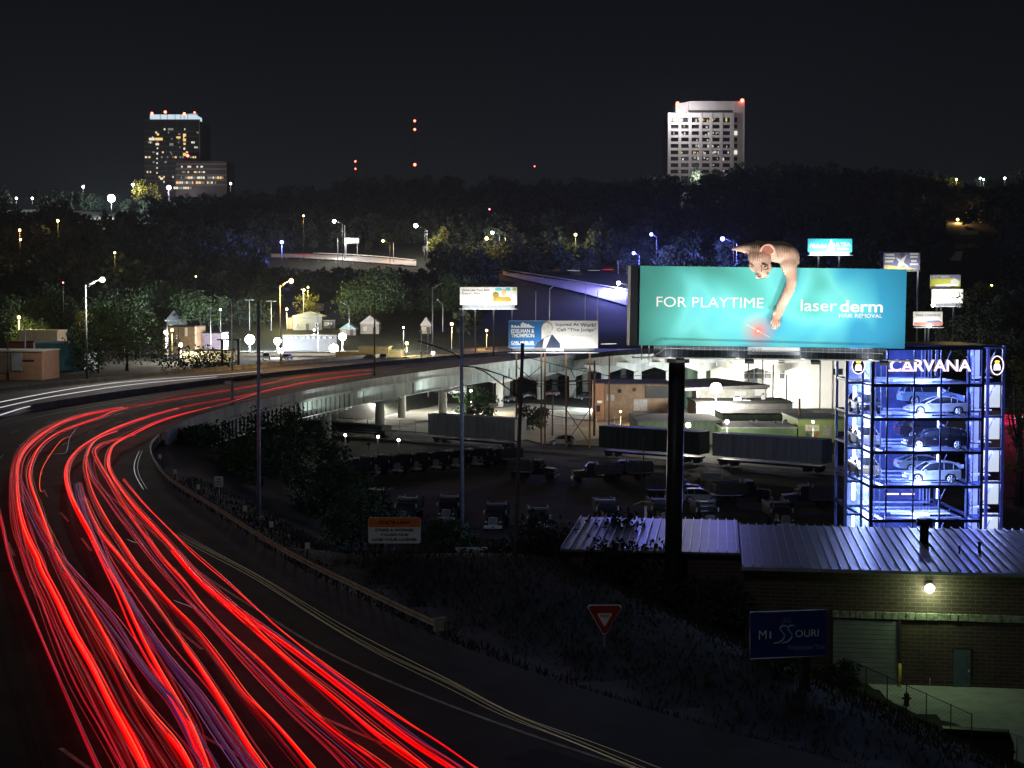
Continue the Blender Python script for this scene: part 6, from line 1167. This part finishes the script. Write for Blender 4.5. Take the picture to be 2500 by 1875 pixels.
# ------------------------------------------------------------------ freight cars and rails
def along(t): a, c = Vector((-37, 268, 0)), Vector((46, 199, 0)); return a.lerp(c, t)
ang = math.atan2(199 - 268, 83)
b = MB()
for s in (-.72, .72):
    n_ = Vector((-math.sin(ang), math.cos(ang), 0)); a, c = along(-1) + n_ * s, along(1.6) + n_ * s; b.cyl((a.x, a.y, .25), (c.x, c.y, .25), .06, n=6)
b.build('rail_track', STEEL)['kind'] = 'structure'; b = MB(); 
for s in (-1,): n_ = Vector((-math.sin(ang), math.cos(ang), 0)); a, c = along(-1), along(1.6); b.quad(a - n_ * 2.2 + Vector((0, 0, .13)), c - n_ * 2.2 + Vector((0, 0, .13)), c + n_ * 2.2 + Vector((0, 0, .13)), a + n_ * 2.2 + Vector((0, 0, .13)))
b.build('rail_bed', mat('ballast', (.07, .065, .06), .95))['kind'] = 'structure'
def boxcar(label, t, L, H, col, flat_=False):
    p = along(t); o = thing('boxcar' if not flat_ else 'flat_wagon', label, 'rail wagon', (p.x, p.y, .3), ang, 'freight train wagons'); m_ = mat(label[:20] + ' wagon', col, .6, .1, .2, .5, stretch=(6, 1, .3))
    if flat_: MB().box((0, 0, 1.2), (L, 2.8, .35)).box((0, 0, 1.8), (L * .92, 2.4, .8)).build('deck', m_, o)
    else:
        MB().box((0, 0, H / 2 + .9), (L, 2.9, H - .9)).build('body', m_, o, bevel=.08); b = MB(); n_ = int(L / 1.1)
        for k in range(n_ + 1): b.box((-L / 2 + .1 + k * (L - .2) / n_, -1.48, H / 2 + .9), (.09, .06, H - 1.1))
        b.build('rib', m_, o); MB().box((0, -1.5, H / 2 + .85), (2.6, .07, H - 1.4)).build('sliding_door', m_, o); MB().box((0, 0, H + .95 - .45), (L + .1, 3.0, .1)).build('roof', m_, o)
    MB().box((0, 0, .75), (L - 1, 1.8, .3)).build('underframe', DSTEEL, o)
    for s in (-1, 1):
        for d_ in (-.9, .9): MB().cyl((s * (L / 2 - 2) + d_, -.8, .42), (s * (L / 2 - 2) + d_, .8, .42), .42, n=14).build('wheelset', DSTEEL, o)
boxcar('long grey boxcar in front of the injury billboard legs', .375, 19, 4.3, (.20, .20, .22)); boxcar('dark flat wagon at the left below the bridge piers', .09, 22, 3, (.035, .035, .04), True)
boxcar('blue-grey boxcar behind the billboard pole on its right', .885, 17.5, 4.1, (.34, .37, .46)); boxcar('dark boxcar directly behind the billboard pole', .70, 18, 4.1, (.04, .05, .05)); boxcar('dark blue boxcar at the left of the glass tower', 1.065, 17, 4.1, (.03, .035, .07))
# ------------------------------------------------------------------ vehicles in the lot
def dump_truck(label, loc, rz):
    o = thing('dump_truck', label, 'truck', loc, rz, 'dump trucks parked in the dark lot'); TP = mat('black truck paint', (.03, .03, .035), .35, .2); y0 = -3.9          # front faces -y
    b = MB(); b.add([(-1.0, y0, .9), (1.0, y0, .9), (1.05, y0 + 1.9, .9), (-1.05, y0 + 1.9, .9), (-.75, y0 + .1, 1.85), (.75, y0 + .1, 1.85), (.95, y0 + 1.9, 2.05), (-.95, y0 + 1.9, 2.05)], [(0, 3, 2, 1), (4, 5, 6, 7), (0, 1, 5, 4), (1, 2, 6, 5), (2, 3, 7, 6), (3, 0, 4, 7)]); b.build('hood', TP, o, bevel=.08)
    MB().box((0, y0 + 2.75, 1.75), (2.2, 1.7, 1.7)).box((0, y0 + 2.85, 2.75), (2.05, 1.4, .5), taper=.9).build('cab', TP, o, bevel=.06); MB().box((0, y0 + 2.02, 2.35), (1.9, .12, .62), rx=R(-12)).build('windshield', GLS, o)
    g = MB()
    for k in range(9): g.box((-.46 + k * .115, y0 - .05, 1.35), (.045, .05, .78))
    g.tube([(-.55, y0 - .05, .92), (.55, y0 - .05, .92), (.5, y0 - .05, 1.72), (.35, y0 - .05, 1.82), (-.35, y0 - .05, 1.82), (-.5, y0 - .05, 1.72), (-.55, y0 - .05, .92)], .045, 6); g.build('grille', CHROME, o)
    MB().box((0, y0 - .18, .68), (2.25, .22, .38)).build('bumper', CHROME, o, bevel=.04); MB().box((0, y0 - .30, .68), (.34, .02, .14)).build('number_plate', DSTEEL, o)
    for s in (-1, 1):
        MB().box((s * .86, y0 + .02, 1.25), (.26, .14, .22)).build('headlight', CHROME, o); MB().box((s * 1.02, y0 + .75, 1.05), (.42, 1.25, .22)).build('fender', TP, o, bevel=.08); MB().cyl((s * 1.12, y0 + 3.8, 1.2), (s * 1.12, y0 + 3.8, 3.3), .08, n=10).build('exhaust_stack', CHROME, o)
        MB().box((s * 1.36, y0 + 2.0, 2.2), (.16, .08, .5)).cyl((s * 1.1, y0 + 2.1, 2.4), (s * 1.36, y0 + 2.0, 2.4), .02).build('mirror', CHROME, o)
        for yy in (y0 + .8, 1.4, 2.75): MB().cyl((s * 1.18, yy, .52), (s * .82, yy, .52), .52, n=18).build('wheel', BLACK, o)
    d = MB(); d.box((0, 1.6, 1.45), (2.4, 4.4, .12)).box((-1.2, 1.6, 2.2), (.1, 4.4, 1.5)).box((1.2, 1.6, 2.2), (.1, 4.4, 1.5)).box((0, -.6, 2.2), (2.4, .1, 1.5)).box((0, 3.8, 2.1), (2.4, .1, 1.3)); d.build('dump_bed', mat('grey dump bed', (.10, .10, .11), .5, .3), o); MB().box((0, -1.0, 3.1), (2.3, 1.0, .16)).build('cab_shield', mat('pale bed edge', (.20, .20, .22), .5, .3), o)
    MB().box((0, 0, .95), (1.0, 7, .25)).build('chassis', DSTEEL, o); return o
spots = [(1213, 1288, -6, 'near dump truck with bright chrome grille, left of two by the leaning pole'), (1314, 1300, 2, 'near dump truck with bright chrome grille, right of two by the leaning pole'), (998, 1272, -8, 'near dump truck directly above the state law sign'), (1098, 1268, -4, 'near dump truck between the thick pole and the pair with bright grilles'), (918, 1250, -14, 'near dump truck half hidden by bushes above the state law sign'),
         (806, 1180, -40, 'dump truck at the far left end of the back row'), (848, 1170, -40, 'second dump truck from the left in the back row'), (905, 1160, -28, 'third dump truck from the left in the back row'), (948, 1156, -28, 'fourth dump truck from the left in the back row'), (1000, 1152, -26, 'fifth dump truck from the left in the back row'), (1044, 1148, -26, 'sixth dump truck from the left in the back row, left of the thick pole'), (1092, 1144, -26, 'seventh dump truck from the left in the back row'), (1140, 1140, -26, 'dump truck just right of the thick pole in the back row'), (1188, 1136, -30, 'second dump truck right of the thick pole in the back row'), (1222, 1138, -60, 'dump truck at the right end of the back row, turned sideways'),
         (1478, 1278, 4, 'dump truck in front of the metal roof, leftmost'), (1612, 1276, 4, 'dump truck just left of the billboard pole'), (1720, 1282, 3, 'dump truck just right of the billboard pole'), (1900, 1284, 3, 'dump truck nearest the glass tower'), (1535, 1172, -92, 'dump truck parked side on in front of the dark boxcar'), (1460, 1178, -88, 'dump truck parked side on left of the other sideways one'), (1980, 1240, -86, 'dump truck parked side on before the glass tower'), (1300, 1170, 70, 'dump truck parked at an angle in mid lot'), (1640, 1215, 80, 'dump truck parked sideways just left of the pole in mid lot'), (1810, 1228, 95, 'dump truck parked sideways between the pole and the glass tower')]
proto = None
for u, v, a, l in spots:
    p = G(u, v, .1)
    if proto is None: proto = dump_truck(l, (p.x, p.y, .1), R(a)); proto.scale = (.84, .84, .84)
    else: dup(proto, (p.x, p.y, .1), R(a), l)
p = G(1710, 1226, .1); car('parked_suv', 'white suv in the dark lot right of the billboard pole', 'car', (p.x, p.y, .1), math.pi, 4.6, (.55, .55, .56)); p = G(1372, 1086, .15); car('parked_suv', 'silver grey hatchback on the tan yard right of the grey boxcar', 'car', (p.x, p.y, .15), 0, 4.4, (.30, .30, .30))
for k, (u, v, l) in enumerate([(1345, 968, 'car with red lights under the bridge among the pale piers'), (1290, 978, 'dark car left of the one with red lights under the bridge'), (1425, 978, 'dark car between the rusty billboard legs'), (1240, 985, 'dark blue pickup-like car by the bushes under the bridge')]): p = P(u, v, 380 - k * 8); car('parked_car', l, 'car', (p.x, p.y, .2), R(20 * k), 4.6, (.12 + .1 * (k == 0), .12, .16), 'sedan', group='cars parked under the bridge')
p = G(1735, 1200, .1); o = thing('notice_board', 'white framed board on two legs above the white suv', 'board', (p.x, p.y, .1)); hh = (1200 - 1155) * p.y / F; MB().box((0, 0, hh - .45), (2.5, .08, .9)).build('panel', mat('dim panel', (.35, .36, .38)), o)
for s in (-1.15, 1.15): MB().cyl((s, 0, 0), (s, 0, hh), .05).build('leg', STEEL, o)
p = G(1576, 1290, .1); o = thing('lamp_post', 'short white post with a drooping arm left of the billboard pole', 'post', (p.x, p.y, .1)); hh = (1290 - 1235) * p.y / F; MB().cyl((0, 0, 0), (0, 0, hh), .14).build('post', WHITE, o); MB().tube([(-1.3, 0, hh + .1), (-.4, 0, hh + .5), (.8, 0, hh + .35)], .07).build('arm', mat('amber post arm', (.5, .4, .15)), o)
p = G(1175, 1402, 3.2); o = thing('utility_hut', 'small brick hut with a flat pale lid on the embankment below the thick pole', 'hut', (p.x, p.y, T(p.x, p.y) - .2), R(4)); hh = P(1175, 1352, p.y).z - T(p.x, p.y) + .2; MB().box((0, 1, hh / 2), (3.3, 2.2, hh)).build('wall', brick('dim brick', (.2, .15, .11), (.24, .18, .14), (.2, .2, .2), 1, .4, .15, .02), o); MB().box((0, .9, hh + .06), (3.7, 2.6, .16)).build('lid', CONC, o)
p = G(1193, 1400, 3); pole('marker_post', 'thin dark post with a tiny white tip in front of the brick hut', 1193, 1400, 1194, 1305, p.y - 6, .04, .03, DSTEEL, cat_='post')
# fence under the bridge
fe = thing('chain_link_fence', 'long pale fence along the street under the bridge', 'fence'); pts = [G(u, v, .1) for u, v in ((690, 1046), (860, 1052), (1050, 1060), (1180, 1062))]; b = MB()
for p in smooth_path(pts, 5, 0): MB().cyl(p, p + Vector((0, 0, 2.4)), .06, n=6).build('post', STEEL, fe)
for z in (.2, 1.2, 2.3): b.tube([p + Vector((0, 0, z)) for p in pts], .035, 5)
b.build('rail', STEEL, fe)
fe = thing('chain_link_fence', 'fence on the tan yard under the injury billboard', 'fence'); pts = [G(u, v, .15) for u, v in ((1300, 1035), (1400, 1042), (1500, 1050))]; b = MB()
for p in smooth_path(pts, 4, 0): MB().cyl(p, p + Vector((0, 0, 2.4)), .06, n=6).build('post', STEEL, fe)
for z in (.2, 1.2, 2.3): b.tube([p + Vector((0, 0, z)) for p in pts], .035, 5)
b.build('rail', STEEL, fe)
# ------------------------------------------------------------------ single trees and bushes
TR = [ # label u vb vt w Y kind
 ('big round grey-green tree above the white cottages', 905, 800, 664, 158, 485, LEAF, 5200, .42), ('large dim tree under the best friend billboard', 1120, 800, 672, 150, 500, LEAF, 3600, .5), ('dark leafy tree left of the rail yard, largest on the left', 310, 905, 752, 200, 300, LEAF, 6000, .3), ('dark bush at the foot of the large left tree', 240, 905, 800, 110, 292, LEAF, 2600, .28),
 ('dim tree behind the tall steel street lamp', 300, 800, 695, 150, 440, LEAF, 2600, .5), ('tree at the far left edge above the brick shop', 30, 800, 712, 150, 440, LEAF, 2600, .5), ('tree between the far left edge and the tall street lamp', 140, 800, 702, 140, 450, LEAF, 2600, .5), ('tree above the dark gabled house', 400, 800, 700, 130, 480, LEAF, 2400, .5), ('tree right of the brick shop', 490, 810, 712, 110, 470, LEAF, 2400, .5), ('tree above the floodlights', 585, 815, 735, 110, 480, LEAFD, 2000, .5), ('leafy tree on the lit slope left of the gabled shed', 652, 800, 722, 70, 520, LEAF, 1800, .45),
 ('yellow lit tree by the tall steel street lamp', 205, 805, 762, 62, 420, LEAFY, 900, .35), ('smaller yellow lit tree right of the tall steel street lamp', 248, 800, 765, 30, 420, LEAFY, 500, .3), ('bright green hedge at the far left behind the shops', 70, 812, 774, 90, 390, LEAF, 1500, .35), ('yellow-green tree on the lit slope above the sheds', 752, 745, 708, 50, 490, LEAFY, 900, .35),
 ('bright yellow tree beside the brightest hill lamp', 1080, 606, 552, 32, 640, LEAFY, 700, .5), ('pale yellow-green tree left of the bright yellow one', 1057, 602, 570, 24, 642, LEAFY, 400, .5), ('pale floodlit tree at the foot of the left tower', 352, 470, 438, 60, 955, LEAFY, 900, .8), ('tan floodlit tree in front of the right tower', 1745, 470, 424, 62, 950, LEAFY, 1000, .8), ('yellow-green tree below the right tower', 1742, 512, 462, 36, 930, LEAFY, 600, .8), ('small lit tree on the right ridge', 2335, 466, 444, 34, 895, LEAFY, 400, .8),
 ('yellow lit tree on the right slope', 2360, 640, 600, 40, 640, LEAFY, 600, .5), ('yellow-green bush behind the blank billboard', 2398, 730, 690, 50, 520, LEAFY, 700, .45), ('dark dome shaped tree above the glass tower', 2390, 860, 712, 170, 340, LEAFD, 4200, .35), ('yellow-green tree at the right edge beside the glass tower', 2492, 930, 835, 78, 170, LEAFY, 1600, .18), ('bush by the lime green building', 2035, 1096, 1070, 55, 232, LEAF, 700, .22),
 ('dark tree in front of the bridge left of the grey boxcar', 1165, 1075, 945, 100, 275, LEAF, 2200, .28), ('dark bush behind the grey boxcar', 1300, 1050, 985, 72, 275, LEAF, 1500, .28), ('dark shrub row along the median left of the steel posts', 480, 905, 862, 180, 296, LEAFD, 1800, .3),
 ('dark tree under the bridge near the pale pole', 560, 1200, 1000, 190, 165, LEAF, 4200, .22), ('tall dark tree between the pale pole and the truck lot', 700, 1220, 1000, 210, 158, LEAF, 5200, .22), ('dark tree left of the back row of trucks', 640, 1250, 1080, 190, 140, LEAF, 4200, .2), ('dark tree in front of the back row of trucks', 790, 1270, 1120, 190, 138, LEAF, 4200, .2), ('dark tree behind the state law sign', 880, 1330, 1190, 170, 122, LEAF, 3600, .18), ('dark tree left of the noise sign', 470, 1180, 1070, 130, 150, LEAF, 3000, .22), ('dark shrub right of the state law sign', 1090, 1420, 1255, 120, 112, LEAF, 3000, .16), ('low dark shrub under the thick pole', 1160, 1470, 1410, 170, 96, LEAF, 2400, .14),
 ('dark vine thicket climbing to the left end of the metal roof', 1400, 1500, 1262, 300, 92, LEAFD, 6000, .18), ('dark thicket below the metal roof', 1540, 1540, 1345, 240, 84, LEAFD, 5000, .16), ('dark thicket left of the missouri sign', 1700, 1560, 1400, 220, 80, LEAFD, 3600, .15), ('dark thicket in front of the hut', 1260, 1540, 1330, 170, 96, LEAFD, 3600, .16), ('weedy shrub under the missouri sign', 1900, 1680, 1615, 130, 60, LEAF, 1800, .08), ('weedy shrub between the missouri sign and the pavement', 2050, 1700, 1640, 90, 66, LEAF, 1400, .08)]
for k, (l, u, vb, vt, w, Y, m_, n, s) in enumerate(TR):
    low = 'bush' in l or 'shrub' in l or 'thicket' in l or 'hedge' in l
    x = P(u, vb, Y).x; z = T(x, Y); top = P(u, vt, Y).z; h = max(1.2, top - z); tree(l, x, Y, h, w * 1.3 * Y / F, 100 + k, m_, n, s, z0=h * (.02 if low or Y < 200 or 'largest on the left' in l else .15), z=z, name='bush' if low else 'tree', cat='bush' if low else 'tree', group=None)
# tufts of grass over the near slope
rs = np.random.RandomState(9); n = 40000; X_ = rs.uniform(-26, 26, n); Y_ = rs.uniform(36, 120, n); d = ((X_[:, None] - EA[None, ::3, 0]) ** 2 + (Y_[:, None] - EA[None, ::3, 1]) ** 2); kk = d.argmin(1) * 3
so = (X_ - EA[kk, 0]) * ENA[kk, 0] + (Y_ - EA[kk, 1]) * ENA[kk, 1]; dl = ((X_ - 18) * -14.4 + (Y_ - 80) * -4.5) / 15.1; ok = (so < -1.0) & (dl > 1.5); X_, Y_ = X_[ok], Y_[ok]; Z_ = terr(X_, Y_); n = len(X_)
hh = rs.uniform(.06, .26, n); a = rs.uniform(0, 6.28, n); w_ = rs.uniform(.02, .06, n); lean = rs.uniform(-.15, .15, (n, 2))
q = np.stack([np.stack([X_ - np.cos(a) * w_, Y_ - np.sin(a) * w_, Z_ - .05], -1), np.stack([X_ + np.cos(a) * w_, Y_ + np.sin(a) * w_, Z_ - .05], -1), np.stack([X_ + lean[:, 0] + np.cos(a) * w_ * .3, Y_ + lean[:, 1], Z_ + hh], -1), np.stack([X_ + lean[:, 0] - np.cos(a) * w_ * .3, Y_ + lean[:, 1], Z_ + hh], -1)], 1).reshape(-1, 3)
tag(leafmesh('grass_blades', q, mat('dry grass', (.022, .024, .012), .9, 0, .5, 1)), 'rough dark grass over the embankment beside the highway', 'grass', kind='stuff')

for k, (u, v) in enumerate([(843, 1064), (923, 1068), (973, 1076)]):
    p = P(u, v, 222); z0_ = T(p.x, 222); o = thing('signal_lamp', ['double white track lamp under the bridge, leftmost', 'white track lamp under the bridge, middle', 'white track lamp under the bridge, rightmost'][k], 'lamp', (p.x, 222, z0_), 0, 'small white lamps by the rail track')
    MB().cyl((0, 0, -.1), (0, 0, p.z - z0_), .06, n=8).build('post', DSTEEL, o); MB().ball((0, 0, p.z - z0_ + .1), .20).build('lamp_glass', emis('white lamp', LC['w'][0], LC['w'][2]), o); light('lamp_light', (0, -.6, p.z - z0_ + .4), 120, (.85, 1, .92), .2, o)

for k, (u, v, tx, tz, Yt_) in enumerate([(775, 1108, 2, 0, 212), (900, 1098, 0, 0, 240), (1060, 1080, 4, 0, 270)]):  # floodlights added to brighten the girder, no such fixture visible
    p = P(u, v, Yt_ - 3); z0_ = T(p.x, p.y); o = thing('added_floodlight', ['added low floodlight aimed up at the bridge girder, left', 'added low floodlight aimed up at the bridge girder, middle', 'added low floodlight aimed up at the bridge girder, right'][k], 'floodlight', (p.x, p.y, z0_), 0, 'added floodlights along the rail bank')
    MB().cyl((0, 0, 0), (0, 0, .9), .05).build('post', DSTEEL, o); MB().box((0, 0, 1.0), (.5, .3, .3), rx=R(-50)).build('housing', BLACK, o)
    l = light('girder_fill_lamp', (0, .3, 1.3), 15000, (.86, .96, .92), .2, o, 'SPOT'); l.rotation_euler = (R(142), 0, R(-10)); l.data.spot_size = R(100); l.data.spot_blend = .9

L_('amber-white lamp on the pole in front of the pale gabled shed', 767, 806, 455, 'w', .3, 6000, 0, H=6)
L_('added lamp between the white cottages', 985, 800, 450, 'w', .25, 5000, 0, H=6); L_('lamp beside the store left of the floodlights', 555, 822, 400, 'w', .25, 9000, 0, H=6)  # cottage lamp added for its light, no fixture visible
for k, (u, v, r_) in enumerate([(985, 845, 10), (1010, 850, 200), (935, 842, 95), (1110, 858, 30), (700, 868, 80), (650, 870, 100)]):
    p = P(u, v, 365); zz = T(p.x, 365); car('parked_car', ['pale car behind the bridge left of the yellow lamp', 'second pale car behind the bridge by the yellow lamp', 'car in front of the yellow block wall', 'white car on the road beyond the bridge under the best friend billboard', 'car beside the white low wall', 'second car beside the white low wall'][k], 'car', (p.x, 365, zz), R(r_), 4.6, (.5, .5, .52), 'suv' if k % 2 else 'sedan', group='cars parked behind the bridge')

# doors, windows and gutters of the little houses
for o in [q for q in COL.objects if q.parent is None and q.get('category') in ('house', 'shed')]:
    wl_ = [c for c in o.children if c.name.startswith('wall')][0]; w_, h_ = wl_.dimensions.x, wl_.dimensions.z; n_ = max(2, int(w_ / 3))
    for k in range(n_):
        x = -w_ / 2 + w_ * (k + .5) / n_
        if k == n_ // 2: MB().box((x, -.05, 1.4), (.95, .12, 2.1)).build('door', mat('dark painted door', (.06, .05, .05), .6), o)
        else:
            f = MB().box((x, -.04, min(h_ - 1.2, 2.0 if h_ < 5 else 3.4)), (1.15, .1, 1.25)).build('window', mat('window trim', (.55, .55, .52), .6), o); MB().box((x, -.10, min(h_ - 1.2, 2.0 if h_ < 5 else 3.4)), (.95, .06, 1.05)).build('pane', DW if k % 3 else emis('house window light', (1, .75, .4), .5), f)
    MB().box((0, -.32, h_ - .05), (w_ + .5, .12, .14)).build('gutter', STEEL, o)
# ------------------------------------------------------------------ thin city haze
def haze_box(dens):
    m = bpy.data.materials.new('city haze'); m.use_nodes = True; t = m.node_tree; t.nodes.clear(); o_ = t.nodes.new('ShaderNodeOutputMaterial'); v = t.nodes.new('ShaderNodeVolumePrincipled')
    v.inputs['Color'].default_value = (.8, .82, .9, 1); v.inputs['Density'].default_value = dens; v.inputs['Anisotropy'].default_value = .0
    t.links.new(v.outputs[0], o_.inputs['Volume'])
    o = MB().box((0, 700, 75), (1500, 1700, 190)).build('haze', m); o['kind'] = 'stuff'; return o
HAZE = haze_box(.00005)
